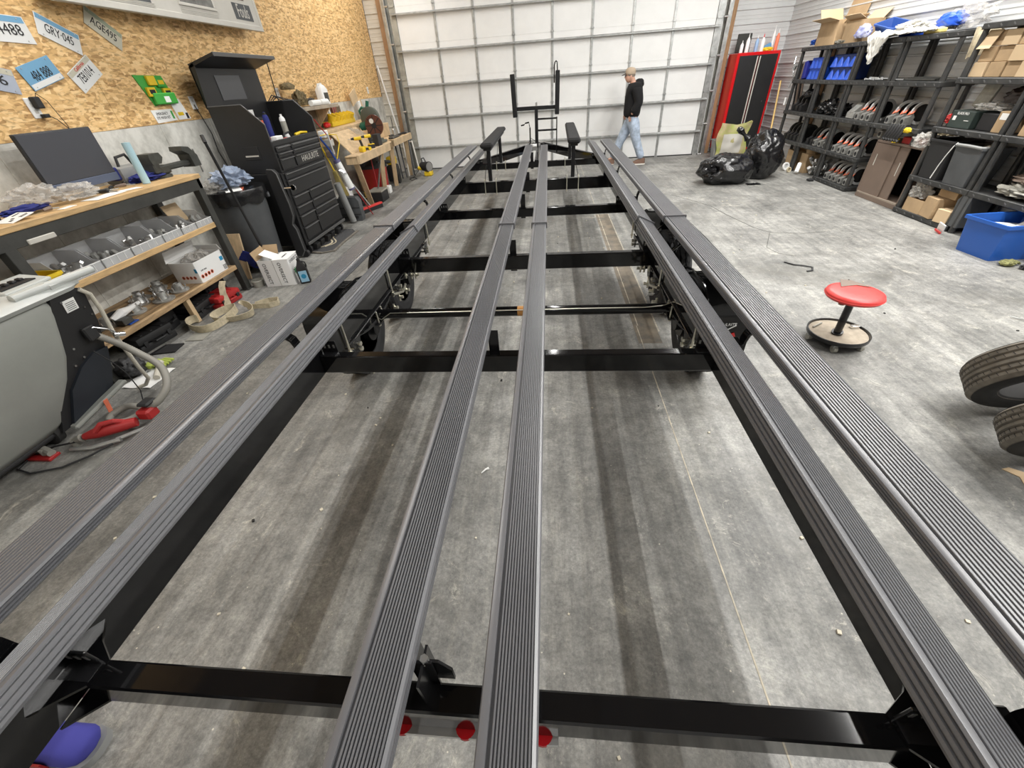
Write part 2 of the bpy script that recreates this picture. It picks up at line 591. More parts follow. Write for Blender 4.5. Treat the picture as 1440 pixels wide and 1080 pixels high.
M_tube = mat('lit_tube', (1.0, .96, .9), .5, emit=6.0)
M_light = mat('lamp_body', (.8, .8, .8), .5)

# ================================================================== THE SETTING
XL, XR, YB, YF = -3.96, 4.98, 11.46, -4.5     # left wall, right wall, door wall, wall behind the camera

mb = MB(); mb.box(XL - .3, XR + .3, YF - .3, YB + .3, -.2, 0); struct('floor', mb, M_floor)
mb = MB(); mb.box(XL - .3, XR + .3, YF - .3, YB + .3, CEIL, CEIL + .1); struct('ceiling', mb, M_ceil)
mb = MB(); mb.box(XL - .3, XR + .3, YF - .3, YF, 0, CEIL); struct('wall_front', mb, M_metalw)

# saw-cut joints and the worn strip in the slab
M_joint = mat('pale_joint_filler', (.55, .49, .38), .9, var=.6, vscale=14, col2=(.28, .26, .22))
M_jointdk = mat('dark_saw_cut', (.10, .095, .085), .9)
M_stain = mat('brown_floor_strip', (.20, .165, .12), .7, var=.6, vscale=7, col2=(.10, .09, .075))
mb = MB(); mb.box(.724, .730, -1, 3.0, -.001, .0012); struct('trim_1', mb, M_joint)
mb = MB(); mb.box(.735, .742, 3.0, 11.2, -.001, .0012); struct('trim_2', mb, M_joint)
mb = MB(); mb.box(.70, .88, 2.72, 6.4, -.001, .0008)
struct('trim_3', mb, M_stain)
mb = MB(); mb.box(.885, .895, 2.9, 6.4, -.001, .0012); struct('trim_4', mb, M_joint)

# left wall: poured concrete to 1.55 m, strand board above
mb = MB()
mb.box(XL - .3, XL, YF, YB + .3, 0, 1.545, 0)
wl = struct('wall_left', mb, M_conc)
ORI[wl.name] = Vector((0, 0, 0))
mb = MB(); mb.box(XL - .28, XL - .015, YF, YB, 1.545, CEIL); struct('panel_backing', mb, M_osb, wl)
ys = [YF + .01]
y = 11.44
cols = []
while y > YF:
    cols.append((max(y - 2.44, YF), y)); y -= 2.44
osb_i = 0
for k, z0 in enumerate((1.548, 2.768, 3.988)):
    sh = 0.0 if k != 1 else 1.22
    y = 11.44 + sh
    while y > YF:
        a, b2 = max(y - 2.436, YF), min(y, 11.44)
        if b2 - a > .05:
            q = MB(); q.box(XL - .015, XL - .003, a, b2, z0, min(z0 + 1.217, CEIL - .01))
            struct('osb_panel', q, M_osb, wl)
        y -= 2.44
# form ties and joints in the concrete
for yy in (1.2, 2.4, 3.0, 3.62, 4.55, 5.3, 6.5, 8.2, 9.6):
    q = MB(); q.box(XL - .001, XL + .004, yy, yy + .012, 0, 1.54); struct('form_joint', q, M_conc, wl)

def ribbed(name, p0, p1, z0, z1, m, out, pitch=.2286):
    """steel liner sheet with horizontal ribs: profile swept from p0 to p1, ribs stand out along 'out'"""
    prof = []
    z = z0
    while z < z1:
        for dz, o in ((0, .0), (.012, .0), (.020, .019), (.034, .019), (.042, 0), (.098, 0), (.102, .004), (.112, .004), (.116, 0), (.155, 0), (.159, .004), (.169, .004), (.173, 0)):
            if z + dz < z1:
                prof.append((o, z + dz))
        z += pitch
    prof.append((0, z1))
    q = MB()
    o = Vector(out)
    A = q._pts([Vector(p0) + o * a + Vector((0, 0, zz)) for a, zz in prof])
    B = q._pts([Vector(p1) + o * a + Vector((0, 0, zz)) for a, zz in prof])
    for j in range(len(prof) - 1):
        q.bm.faces.new((A[j], A[j + 1], B[j + 1], B[j]))
    # back face so that the sheet has a body
    C = q._pts([Vector(p0) - o * .05 + Vector((0, 0, z0)), Vector(p0) - o * .05 + Vector((0, 0, z1)), Vector(p1) - o * .05 + Vector((0, 0, z1)), Vector(p1) - o * .05 + Vector((0, 0, z0))])
    q.bm.faces.new(C)
    return q

struct('wall_right', ribbed('w', (XR, YF, 0), (XR, YB, 0), 0, CEIL, None, (-1, 0, 0)), M_metalw)
M_siding = mat('cream_ribbed_steel', (.66, .62, .54), .45, var=.1, vscale=3)
wb = struct('wall_back', ribbed('w', (XL, YB, 0), (-3.62, YB, 0), 0, CEIL, None, (0, -1, 0)), M_siding)
struct('wall_back_right', ribbed('w', (3.82, YB, 0), (XR, YB, 0), 0, CEIL, None, (0, -1, 0)), M_metalw, wb)
q = MB(); q.box(-3.64, 3.84, YB, YB + .08, 4.3, CEIL); struct('wall_back_header', q, M_metalw, wb)

# jamb lumber
mb = MB(); mb.box(-3.64, -3.52, YB - .13, YB + .1, 0, 4.4, .004); struct('trim_5', mb, M_jamb)
mb = MB(); mb.box(3.70, 3.82, YB - .13, YB + .1, 0, 4.4, .004); struct('trim_6', mb, M_jamb)

mb = MB(); mb.box(-3.66, 3.86, YB + .12, YB + .16, 0, CEIL); struct('added_sky_blocker', mb, M_ceil, wb)  # added unseen sheet behind the door, keeps sky out of the steel's reflections
DY = 11.2
for xa, xb_ in ((-3.53, -3.38), (3.58, 3.71)):
    q = MB(); q.box(xa, xb_, DY + .10, DY + .20, 0, 4.3); struct('added_gap_filler', q, M_galvdusty, wb)  # added strips closing the door gap, so the tracks don't mirror the sky
# overhead door: seven sections, eight panels each
DY = 11.2
door = MB(); door.box(-3.36, 3.56, DY + .043, DY + .06, 0, 4.25)
door = struct('door_1', door, M_doorp)
stiles = [-3.28, -2.39, -1.565, -.738, .083, .915, 1.745, 2.574, 3.47]
SEC = .6085
pm = MB(); pm.box(-.5, .5, -.02, .02, -.5, .5, .0)
for r in range(7):
    for c in range(8):
        x0, x1 = stiles[c] + (.07 if c == 0 else .022), stiles[c + 1] - (.07 if c == 7 else .022)
        q = MB(); q.box(x0, x1, DY + .012, DY + .045, r * SEC + .0006, (r + 1) * SEC - .0006, .0008)
        struct('panel', q, M_doorp, door)
for r in range(7):
    for c in range(9):
        w = .065 if c in (0, 8) else .024
        q = MB()
        q.box(stiles[c] - w, stiles[c] + w, DY - .006, DY + .03, r * SEC + .004, (r + 1) * SEC - .004, .002)
        if 0 < c < 8:
            q.box(stiles[c] - .034, stiles[c] + .034, DY - .012, DY + .0, r * SEC + .0, r * SEC + .028, .002)
        else:
            q.box(stiles[c] - .05, stiles[c] + .05, DY - .02, DY + .0, r * SEC - .012, r * SEC + .03, .002)
        struct('stile', q, M_galvdusty if c == 0 else M_galv, door)
for r in range(7):
    z = r * SEC + .47
    q = MB()
    q.prism([(DY - .075, z - .0), (DY - .075, z + .012), (DY - .03, z + .034), (DY - .008, z + .034), (DY - .008, z + .026), (DY - .032, z + .026), (DY - .068, z + .006)], 'x', -3.3, 3.5)
    struct('strut', q, M_galv, door)
for sx, x in ((-1, -3.44), (1, 3.63)):
    q = MB()
    q.box(x - .028, x + .028, DY - .03, DY + .035, 0, 4.3, .006)
    q.box(x + (.02 if sx > 0 else -.075), x + (.075 if sx > 0 else -.02), DY + .03, DY + .14, 0, 4.3)
    struct('track', q, M_galv, door)
    for k in range(7):
        q = MB(); q.cyl((x - sx * .09, DY - .02, k * SEC + .01), (x - sx * .01, DY - .02, k * SEC + .01), .02, n=10)
        struct('roller', q, M_stainless, door)
q = MB(); q.box(-3.36, 3.56, DY - .01, DY + .05, .0, .02); struct('bottom_seal', q, M_black, door)

# ceiling tube fixtures
for i, (x, y, ln, p) in enumerate(LIGHT_ROWS):
    side = ('left', 'centre left', 'centre right', 'far right')[i // 3]
    t = thing('ceiling_fixture', 'long white ceiling tube fixture, %s row, %s' % (side, ('nearest the trailer tail', 'middle one', 'nearest the overhead door')[i % 3] if i > 5 else ('middle one', 'nearest the overhead door', 'behind the camera')[i % 3]), 'light', (x, y, LZ + .06), 'tube fixtures')
    q = MB(); q.box(x - .10, x + .10, y - ln / 2, y + ln / 2, LZ + .02, LZ + .09, .01)
    q.cyl((x, y - .8, LZ + .08), (x, y - .8, CEIL), .008, n=6); q.cyl((x, y + .8, LZ + .08), (x, y + .8, CEIL), .008, n=6)
    part('housing', q, M_light, t)

# ================================================================== THE TRAILER
TX = -.205
tr = thing('boat_trailer', 'long gloss black tandem-axle boat trailer frame with charcoal ribbed bunks', 'trailer', (TX, 3.6, 0))
RL0, RL1, RR0, RR1 = -1.252, -1.202, .797, .847
Z0, Z1 = .497, .645
for a, b2 in ((RL0, RL1), (RR0, RR1)):
    q = MB(); q.box(a, b2, -.95, 7.75, Z0, Z1, .006); part('main_rail', q, M_gloss, tr)
for y0, y1, z0, z1 in ((.232, .292, .492, .602), (1.655, 1.708, .500, .604), (3.035, 3.09, .50, .612), (4.535, 4.60, .50, .588), (5.76, 5.84, .50, .635), (7.50, 7.57, .50, .587)):
    q = MB(); q.box(RL1 - .002, RR0 + .002, y0, y1, z0, z1, .005)
    part('crossbeam', q, M_gloss, tr)
# gusset plates at the rear beam
for sx, x in ((1, RL1), (-1, RR0)):
    q = MB()
    q.prism([(x, .17), (x + sx * .09, .235), (x + sx * .10, .29), (x + sx * .04, .33), (x, .38)], 'z', .598, .606)
    q.prism([(x, .17), (x + sx * .08, .235), (x, .30)], 'z', .492, .500)
    part('gusset', q, M_gloss, tr)
# rear light bar under the rear beam
q = MB(); q.box(-.40, .02, .215, .262, .484, .4915, .002); part('light_bar', q, M_stainless, tr)
M_lens = mat('red_lamp_lens', (.45, .01, .015), .12, coat=.5)
for x in (-.352, -.199, -.018):
    q = MB()
    q.lathe([(.024, .0), (.026, -.006), (.024, -.018), (.012, -.026), (0, -.027)], c=(x, .238, .492), n=20)
    part('marker_lamp', q, M_lens, tr)

def bunk_profile(w, t, ribs, mirror=False):
    """closed outline (x, z) of a ribbed bunk cap; top at z=0, centred on x=0"""
    h = w / 2
    g = .0075
    pts = []
    e0, e1 = -h + .012, h - .010
    # left shoulder with three side ribs
    pts += [(-h + .006, -t), (-h + .003, -t + .004)]
    for k in range(3):
        zz = -t + .008 + k * (t - .016) / 3
        d = (t - .016) / 3
        pts += [(-h, zz), (-h, zz + d * .50), (-h + .009, zz + d * .56), (-h + .009, zz + d * .92)]
    pts += [(-h, -.009), (-h + .003, -.003), (e0, 0)]
    # a strip, a deep groove, then the ribs
    s0 = e0 + .012
    pts += [(s0 - .004, 0), (s0 - .003, -.009), (s0 + .003, -.009), (s0 + .004, 0)]
    n = ribs
    p = (e1 - s0 - .004) / n
    for k in range(n):
        a = s0 + .004 + k * p
        pts += [(a + p * .12, .0012), (a + p * .62, .0012), (a + p * .70, -g), (a + p * .92, -g)]
    pts += [(e1, 0), (h - .003, -.003), (h, -.009)]
    for k in range(3):
        d = (t - .016) / 3
        zz = -.009 - k * d
        pts += [(h, zz - d * .50), (h - .009, zz - d * .56), (h - .009, zz - d * .92), (h, zz - d * .98)]
    pts += [(h - .003, -t + .004), (h - .006, -t)]
    if mirror:
        pts = [(-x, z) for x, z in pts][::-1]
    return pts

def bunk(x, z, w, t, ribs, tilt, y0, ymid, y1, mirror=False):
    m = Matrix.Translation((x, 0, z)) @ Matrix.Rotation(tilt, 4, 'Y')
    b0 = None
    q = MB(); q.prism(bunk_profile(w, t, ribs, mirror), 'y', y0, ymid + .02, m=m)
    r = part('bunk', q, M_bunk, tr, ang=25)
    m2 = Matrix.Translation((x, 0, z + .004)) @ Matrix.Rotation(tilt, 4, 'Y')
    q = MB(); q.prism(bunk_profile(w + .008, t, ribs, mirror), 'y', ymid - .03, y1, m=m2)
    part('bunk', q, M_bunk2, tr, ang=25)
    # sleeve lip at the joint
    q = MB()
    h = (w + .016) / 2
    q.prism([(-h, -t * .9), (-h, .001), (-h + .004, .008), (h - .004, .008), (h, .001), (h, -t * .9), (h - .006, -t * .9), (h - .006, .001), (-h + .006, .001), (-h + .006, -t * .9)], 'y', ymid - .032, ymid - .022, m=m2)
    part('bunk_joint', q, M_bunk, tr)

bunk(-1.39, .78, .158, .045, 11, 0.0, -.85, 3.40, 8.33, True)
bunk(.972, .78, .158, .045, 11, 0.0, -.85, 3.34, 8.12)
bunk(-.345, .762, .118, .045, 11, 0.0, -.85, 3.37, 8.10)
bunk(-.078, .762, .112, .045, 11, 0.0, -.85, 3.36, 8.00)
TI = math.radians(25)
bunk(-1.204, .731, .142, .062, 9, -TI, -.85, 3.44, 8.55, True)
bunk(.783, .731, .142, .062, 9, TI, -.85, 3.44, 8.40)

# carriers: centre bunk brackets, slotted angle brackets at beam ends
for y0, zt in ((.292, .602), (1.708, .604), (3.09, .612), (4.60, .588), (5.84, .635), (7.57, .587)):
    for x in (-.30, -.10):
        q = MB()
        q.box(x - .006, x + .045, y0 + .0, y0 + .006, .47, .716, .001)
        q.box(x - .006, x + .0, y0, y0 + .055, .56, .716, .001)
        part('bunk_bracket', q, M_gloss2, tr)
    for sx, x in ((1, RL1), (-1, RR0)):
        q = MB()
        a = x + sx * .004
        q.box(min(a, a + sx * .085), max(a, a + sx * .085), y0 - .012, y0 - .006, zt, zt + .07, .002)
        q.box(min(a, a + sx * .085), max(a, a + sx * .085), y0 - .05, y0 - .006, zt, zt + .005)
        br = part('slotted_bracket', q, M_gloss2, tr)
        q = MB()
        for k in (.02, .045, .07):
            q.box(a + sx * k - .005, a + sx * k + .005, y0 - .0135, y0 - .012, zt + .03, zt + .05, .001)
        part('slot', q, M_stainless, br)
# a tall angle and adjusting bolt behind the left centre bunk at the rear beam
q = MB(); q.prism([(-.272, .60), (-.22, .60), (-.22, .655), (-.245, .70), (-.272, .70)], 'y', .30, .306)
q.box(-.278, -.272, .25, .33, .56, .71)
part('bunk_bracket', q, M_gloss2, tr)
q = MB(); q.cyl((-.272, .30, .60), (-.272, .30, .712), .005, n=10)
q.cyl((-.272, .30, .712), (-.272, .30, .722), .009, n=6); q.cyl((-.272, .30, .700), (-.272, .30, .706), .009, n=6)
part('adjusting_bolt', q, M_stainless, tr)

# outer bunk arms: socket on the rail and bent flat bar
for sx, xr, xo in ((-1, RL0, -1.36), (1, RR1, .945)):
    for y in (.27, 1.69, 4.55, 6.0, 7.55):
        q = MB()
        q.box(min(xr, xr + sx * .06), max(xr, xr + sx * .06), y - .035, y + .035, .60, .652, .004)
        a = part('bunk_arm', q, M_gloss, tr)
        q = MB()
        q.tube([(xr + sx * .068, y, .50), (xr + sx * .068, y, .66), (xr + sx * .078, y, .695), (xr + sx * .10, y, .712), (xo, y, .728), (xo + sx * .09, y, .730)], .01, flat=(.05, .012))
        part('arm_strap', q, M_gloss, a)
        q = MB(); q.tube([(xr + sx * .062, y - .012 + k * .02, .56 + k * .0) for k in (0, 1)], .006, n=6)
        part('weld', q, M_stainless, a)

# running gear
def wheel(x, y, side):
    """tyre with tread blocks and a steel rim; side = +1 outboard to the right"""
    r, w = .33, .205
    c = Matrix.Translation((x, y, r)) @ Matrix.Rotation(PI / 2, 4, 'Y')
    q = MB()
    pr = [(.19, -.085), (.215, -.098), (.27, -.103), (.305, -.092), (.318, -.078)]
    z = -.078
    for k in range(4):
        pr += [(.330, z + .004), (.330, z + .030), (.318, z + .032), (.318, z + .038)]
        z += .0385
    pr += [(.305, .092), (.27, .103), (.215, .098), (.19, .085)]
    q.lathe(pr, n=64, m=c)
    t = part('tyre', q, M_rubber, tr, ang=20)
    q = MB()
    for k in range(44):
        a = 2 * PI * k / 44
        for j, zz in enumerate((-.0585, -.0195, .0195, .0585)):
            aa = a + (j % 2) * .07
            m = Matrix.Translation((x, y, r)) @ Matrix.Rotation(aa, 4, 'X')
            q.boxm(m @ Matrix.Translation((zz, 0, .3315)) @ Matrix.Rotation(.25, 4, 'Z'), (.024, .034, .004))
    o = part('tread_blocks', q, M_rubber, t); o['kind'] = 'stuff'
    q = MB()
    q.lathe([(.192, -.075), (.198, -.085), (.19, -.09), (.18, -.075), (.165, -.02), (.13, .0), (.06, .005), (.055, -.03), (0, -.03)], n=40, m=c)
    q.lathe([(0, .03), (.055, .03), (.06, .02), (.165, .035), (.18, .075), (.19, .09), (.198, .085)], n=40, m=c)
    part('rim', q, M_gloss2, t)
    q = MB()
    q.cyl((x - .13 * side, y, r), (x - .06 * side, y, r), .09, n=28)
    q.cyl((x - .16 * side, y, r), (x - .12 * side, y, r), .05, n=20)
    part('brake_drum', q, M_gloss2, t)

for y in (2.45, 3.33):
    wheel(-1.405, y, -1); wheel(1.003, y, 1)
    q = MB(); q.cyl((-1.30, y, .44), (.90, y, .44), .033, n=24)
    ax = part('axle_tube', q, M_gloss, tr)
    for x0, x1 in ((-1.38, -1.16), (.76, .98)):
        q = MB(); q.tube([(x0 if x0 < -1 else x1, y, .33), (x0 + .04 if x0 < -1 else x1 - .04, y, .335), (x1 - .05 if x0 < -1 else x0 + .05, y, .43), (x1 if x0 < -1 else x0, y, .44)], .036, n=14)
        part('drop_spindle', q, M_gloss, ax)
    if y < 3:
        q = MB(); q.cyl((-.215, y, .44), (-.12, y, .44), .0338, n=24)
        part('label', q, mat('orange_data_label', (.42, .20, .05), .5), ax)
    # brake line along the axle
    q = MB(); q.tube([(-1.22, y - .03, .44), (-1.17, y - .05, .42), (-1.10, y - .036, .462), (.2, y - .033, .467), (.62, y - .034, .466), (.74, y - .03, .475), (.80, y - .03, .50)], .0035, n=6)
    part('brake_line', q, M_zinc, ax)

for sx, xi in ((-1, -1.225), (1, .822)):
    xs = xi + sx * -.0
    for y in (2.45, 3.33):
        # leaf spring pack
        q = MB()
        for k, (l, dz) in enumerate(((.34, 0), (.27, .008), (.19, .016))):
            pts = [(xi, y + l * t, .405 + .06 * (t * t) * (l / .34) ** 2 + dz) for t in [i / 8 - 1 for i in range(17)]]
            q.tube(pts, .01, flat=(.045, .007))
        part('leaf_spring', q, M_gloss2, tr)
        q = MB()
        for dx in (-.03, .03):
            for dy in (-.045, .045):
                q.cyl((xi + dx, y + dy, .385), (xi + dx, y + dy, .475), .006, n=8)
        for dy in (-.045, .045):
            q.tube([(xi - .03, y + dy, .47), (xi - .022, y + dy, .486), (xi, y + dy, .492), (xi + .022, y + dy, .486), (xi + .03, y + dy, .47)], .006, n=8)
            q.cyl((xi - .03, y + dy, .37), (xi - .03, y + dy, .39), .011, n=6)
            q.cyl((xi + .03, y + dy, .37), (xi + .03, y + dy, .39), .011, n=6)
        o = part('u_bolts', q, M_zinc, tr); o['kind'] = 'stuff'
        q = MB(); q.box(xi - .045, xi + .045, y - .07, y + .07, .385, .395, .002); part('tie_plate', q, M_gloss2, tr)
    for y in (2.03, 2.89, 3.77):
        q = MB()
        for dx in (-.034, .034):
            q.prism([(y - .07, .497), (y + .07, .497), (y + .025, .40), (y - .025, .40)], 'x', xi + dx - .004, xi + dx + .004)
        h = part('spring_hanger', q, M_gloss2, tr)
        q = MB()
        for dz in (.42, .455):
            q.cyl((xi - .05, y, dz), (xi + .05, y, dz), .008, n=10)
            q.cyl((xi - sx * .05, y, dz), (xi - sx * .062, y, dz), .016, n=6)
        part('hanger_bolt', q, M_zinc, h)
    # long bolts clamping the suspension carriage to the rail
    for y in (1.93, 2.75, 3.10, 3.92):
        xin = RL1 + .012 if sx < 0 else RR0 - .012
        xou = RL0 - .012 if sx < 0 else RR1 + .012
        q = MB()
        q.tube([(xou, y, .60), (xou, y, .648), ((xou * 3 + xin) / 4, y, .657), ((xou + xin * 3) / 4, y, .657), (xin, y, .648), (xin, y, .43)], .007, n=8)
        q.cyl((xin, y, .452), (xin, y, .466), .014, n=6)
        part('clamp_bolt', q, M_zinc, tr)
    # shackle plates, hose and brake hardware between the wheels
    q = MB(); q.box(xi - .04, xi + .04, 2.02, 3.78, .488, .497, .002); part('suspension_channel', q, M_gloss2, tr)
    for y in (2.60, 3.48):
        q = MB(); q.tube([(xi - sx * .07, y - .14, .44), (xi - sx * .09, y - .10, .40), (xi - sx * .06, y - .02, .37), (xi + sx * .02, y, .36)], .007, n=8)
        part('brake_hose', q, M_black, tr)
    q = MB()
    q.tube([(xi - sx * .05, 2.72, .46), (xi - sx * .075, 2.86, .42), (xi - sx * .06, 2.98, .43)], .01, n=8)
    for p in ((xi - sx * .06, 2.80, .40), (xi - sx * .07, 2.94, .395), (xi - sx * .06, 3.16, .43), (xi - sx * .075, 2.62, .40), (xi - sx * .07, 3.24, .40)):
        q.cyl(p, (p[0] - sx * .03, p[1], p[2] + .005), .013, n=6)
        q.cyl((p[0], p[1], p[2] - .03), (p[0], p[1], p[2] + .03), .008, n=8)
    o = part('shackle_hardware', q, M_zinc, tr); o['kind'] = 'stuff'

# fenders
for sx, x0, x1 in ((-1, -1.535, -1.29), (1, .885, 1.125)):
    xo = x0 if sx < 0 else x1       # outboard face
    xn = x1 if sx < 0 else x0       # inboard edge
    def arch(pts, a, b2, t=.006):
        rs = []
        q = MB()
        P = [Vector((0, p[0], p[1])) for p in pts]
        rings = []
        for i, p in enumerate(P):
            d = (P[min(i + 1, len(P) - 1)] - P[max(i - 1, 0)]).normalized()
            nn = Vector((0, -d.z, d.y)) * t
            rings.append([Vector((a, p.y, p.z)), Vector((b2, p.y, p.z)), Vector((b2, p.y - nn.y, p.z - nn.z)), Vector((a, p.y - nn.y, p.z - nn.z))])
        q.loft(rings)
        return q
    rear = [(2.085, .30), (2.085, .42), (2.09, .54), (2.105, .62), (2.14, .672), (2.20, .70), (2.30, .705)]
    front = [(3.80, .70), (3.92, .69), (4.02, .65), (4.08, .58), (4.10, .50), (4.105, .40)]
    f = part('fender', arch(rear, min(xo, xn), max(xo, xn)), M_gloss, tr)
    part('front_flap', arch(front, min(xo, xn), max(xo, xn)), M_gloss, f)
    xm = xo - sx * .085
    part('top_strip', arch([(2.28, .705), (3.0, .712), (3.82, .70)], min(xo, xm), max(xo, xm)), M_gloss, f)
    # outboard skirt with the two-wheel cut-out
    out = [(2.085, .30), (2.085, .42), (2.09, .54), (2.105, .62), (2.14, .672), (2.20, .70), (2.30, .705), (3.0, .712), (3.82, .70), (3.92, .69), (4.02, .65), (4.08, .58), (4.10, .50), (4.105, .40), (4.0, .40)]
    out += [(3.33 + .40 * math.cos(a), .36 + .27 * math.sin(a)) for a in [PI * k / 10 * .5 for k in range(0, 11)]]
    out += [(2.45 + .0, .63)] + [(2.45 - .34 * math.sin(a), .36 + .27 * math.cos(a)) for a in [PI * k / 10 * .5 for k in range(1, 11)]]
    q = MB(); q.prism(out, 'x', xo - .003, xo + .003)
    part('skirt', q, M_gloss, f)
    # rolled bright inboard edge
    q = MB(); q.tube([(xn, y, z) for y, z in rear + [(2.45, .70), (2.6, .66)]], .008, n=8); part('rolled_edge', q, M_gloss, f)
    q = MB()
    for y in (2.95, 3.45):
        q.tube([(xi_, y, z_) for xi_, z_ in ((RL0 if sx < 0 else RR1, .60), ((xm + (RL0 if sx < 0 else RR1)) / 2, .69), (xm, .705))], .008, n=6)
    part('fender_brace', q, M_gloss, f)
    if sx > 0:
        q = MB(); q.boxm(Matrix.Translation((1.035, 2.082, .435)) @ Matrix.Rotation(-.45, 4, 'Y'), (.075, .004, .028), .001)
        part('reflector', q, M_redp, f)
        q = MB(); q.boxm(Matrix.Translation((1.0, 2.082, .472)) @ Matrix.Rotation(-.55, 4, 'Y'), (.15, .003, .005)); part('stripe', q, M_paper, f)
        letter('HAULRITE', .024, M_paper, f, plane_m((1.01, 2.083, .515), (1, 0, 0), (0, 0, 1)))
# small white tag with a blue arrow hanging by the right rear wheel
M_cyan = mat('blue_arrow_print', (.02, .25, .45), .6)
q = MB(); q.boxm(Matrix.Translation((.695, 2.60, .47)) @ Matrix.Rotation(-.7, 4, 'X'), (.042, .052, .002)); a = part('hang_tag', q, M_paper, tr)
q = MB(); mm = Matrix.Translation((.695, 2.60, .4715)) @ Matrix.Rotation(-.7, 4, 'X')
q.prism([(-.007, -.02), (.007, -.02), (.007, 0), (.015, 0), (0, .02), (-.015, 0), (-.007, 0)], 'z', 0, .001, m=mm @ Matrix.Rotation(PI / 2, 4, 'X') @ Matrix.Rotation(-PI / 2, 4, 'X'))
part('arrow', q, M_cyan, a)

# tongue: two beams that close on the coupler, winch post, guide goal-post
for xa, xb in ((-1.227, -.275), (.822, -.135)):
    q = MB(); q.bar((xa, 7.45, .572), (xb, 9.55, .572), .05, .145, .006); part('tongue_beam', q, M_gloss, tr)
q = MB(); q.box(-.24, -.17, 7.57, 9.9, .50, .60, .006); part('tongue_tube', q, M_gloss2, tr)
q = MB(); q.box(-.27, -.14, 9.75, 10.05, .50, .60, .02); q.lathe([(.05, 0), (.06, .04), (.04, .08), (0, .09)], c=(-.205, 10.02, .50), n=16); part('coupler', q, M_gloss2, tr)
q = MB(); q.box(-.30, -.11, 9.3, 9.6, .645, .652, .002); part('tongue_plate', q, M_gloss, tr)
q = MB(); q.box(-.255, -.195, 8.78, 8.84, .60, 1.26, .004); wp = part('winch_post', q, M_gloss2, tr)
q = MB(); q.box(-.60, .12, 8.785, 8.835, 1.225, 1.285, .004); part('cross_arm', q, M_gloss2, wp)
for x, za, zb, tilt in ((-.625, 1.13, 1.765, .035), (.155, 1.14, 1.775, -.012)):
    q = MB(); q.boxm(Matrix.Translation((x, 8.80, (za + zb) / 2)) @ Matrix.Rotation(-tilt, 4, 'Y'), (.078, .10, zb - za), .012, 2)
    part('guide_pad', q, M_carpet, wp)
q = MB(); q.box(-.24, -.205, 8.79, 8.83, 1.28, 1.345, .004); part('post_cap', q, M_stainless, wp)
q = MB()
q.tube([(.150, 8.86, .52), (.150, 8.86, 1.1)], .011, n=8)
q.box(-.20, .155, 8.85, 8.875, 1.065, 1.095, .003); q.box(-.20, .155, 8.85, 8.875, .885, .915, .003)
part('ladder', q, M_gloss2, wp)
q = MB(); q.tube([(.10, 8.8, 1.6), (.10, 8.8, 1.84), (.112, 8.8, 1.885), (.13, 8.8, 1.90), (.148, 8.8, 1.885), (.155, 8.8, 1.75)], .011, n=8); part('grab_loop', q, M_gloss2, wp)
q = MB(); q.box(-.36, -.335, 8.79, 8.82, .60, .96, .004); q.box(-.40, -.30, 8.76, 8.80, .60, .66, .004); part('jack_post', q, M_gloss2, tr)
q = MB(); q.tube([(-.345, 8.8, .95), (-.36, 8.8, 1.0), (-.365, 8.8, 1.045), (-.44, 8.8, 1.03), (-.445, 8.8, 1.012), (-.51, 8.8, 1.0)], .007, n=8)
q.cyl((-.43, 8.8, 1.032), (-.365, 8.8, 1.042), .012, n=8); q.cyl((-.515, 8.8, .998), (-.455, 8.8, 1.008), .012, n=8)
part('winch_crank', q, M_gloss2, tr)
q = MB(); q.tube([(-.35, 8.83, .67), (-.38, 8.84, .72), (-.33, 8.85, .78), (-.27, 8.86, .74), (-.14, 8.86, .69), (.02, 8.86, .655), (.12, 8.87, .65)], .005, n=6); part('winch_cable', q, M_black, tr)
q = MB(); q.cyl((-.34, 8.7, .66), (-.22, 8.7, .66), .05, n=20); q.box(-.35, -.21, 8.65, 8.78, .60, .63); part('winch_drum', q, M_stainless, tr)

# short padded guides on posts
for sx, x, xt in ((-1, -.765, -.04), (1, .305, .045)):
    p0, p1 = Vector((x, 5.60, 1.065)), Vector((x + xt, 7.95, 1.04))
    q = MB(); q.bar(p0, p1, .155, .062, .02); pad = part('guide_bunk', q, M_carpet, tr)
    q = MB(); q.bar(p0 + Vector((0, .06, -.04)), p1 + Vector((0, -.06, -.04)), .10, .04, .006); part('pad_board', q, M_black, pad)
    for y, zb in ((5.80, .635), (7.53, .587)):
        u = (y - 5.6) / 2.35
        xx = x + xt * u
        q = MB(); q.box(xx - .024, xx + .024, y - .024, y + .024, zb, 1.02, .004)
        pp = part('guide_post', q, M_gloss2, tr)
        q = MB()
        q.box(xx - .09, xx + .09, y - .045, y + .045, zb, zb + .008, .001)
        part('base_plate', q, M_stainless, pp)
        for dx in (-.075, .075):
            q = MB()
            q.tube([(xx + dx, y + .045, zb - .12), (xx + dx, y + .045, zb + .025), (xx + dx, y + .03, zb + .03), (xx + dx, y - .035, zb + .03), (xx + dx, y - .048, zb + .02), (xx + dx, y - .048, .478)], .006, n=8)
            part('u_bolt', q, M_zinc, pp)
        q = MB(); q.tube([(xx - .02, y, .98), (xx - sx * -.07, y - .03, zb + .03)], .004, n=6); part('brace_wire', q, M_gloss2, pp)

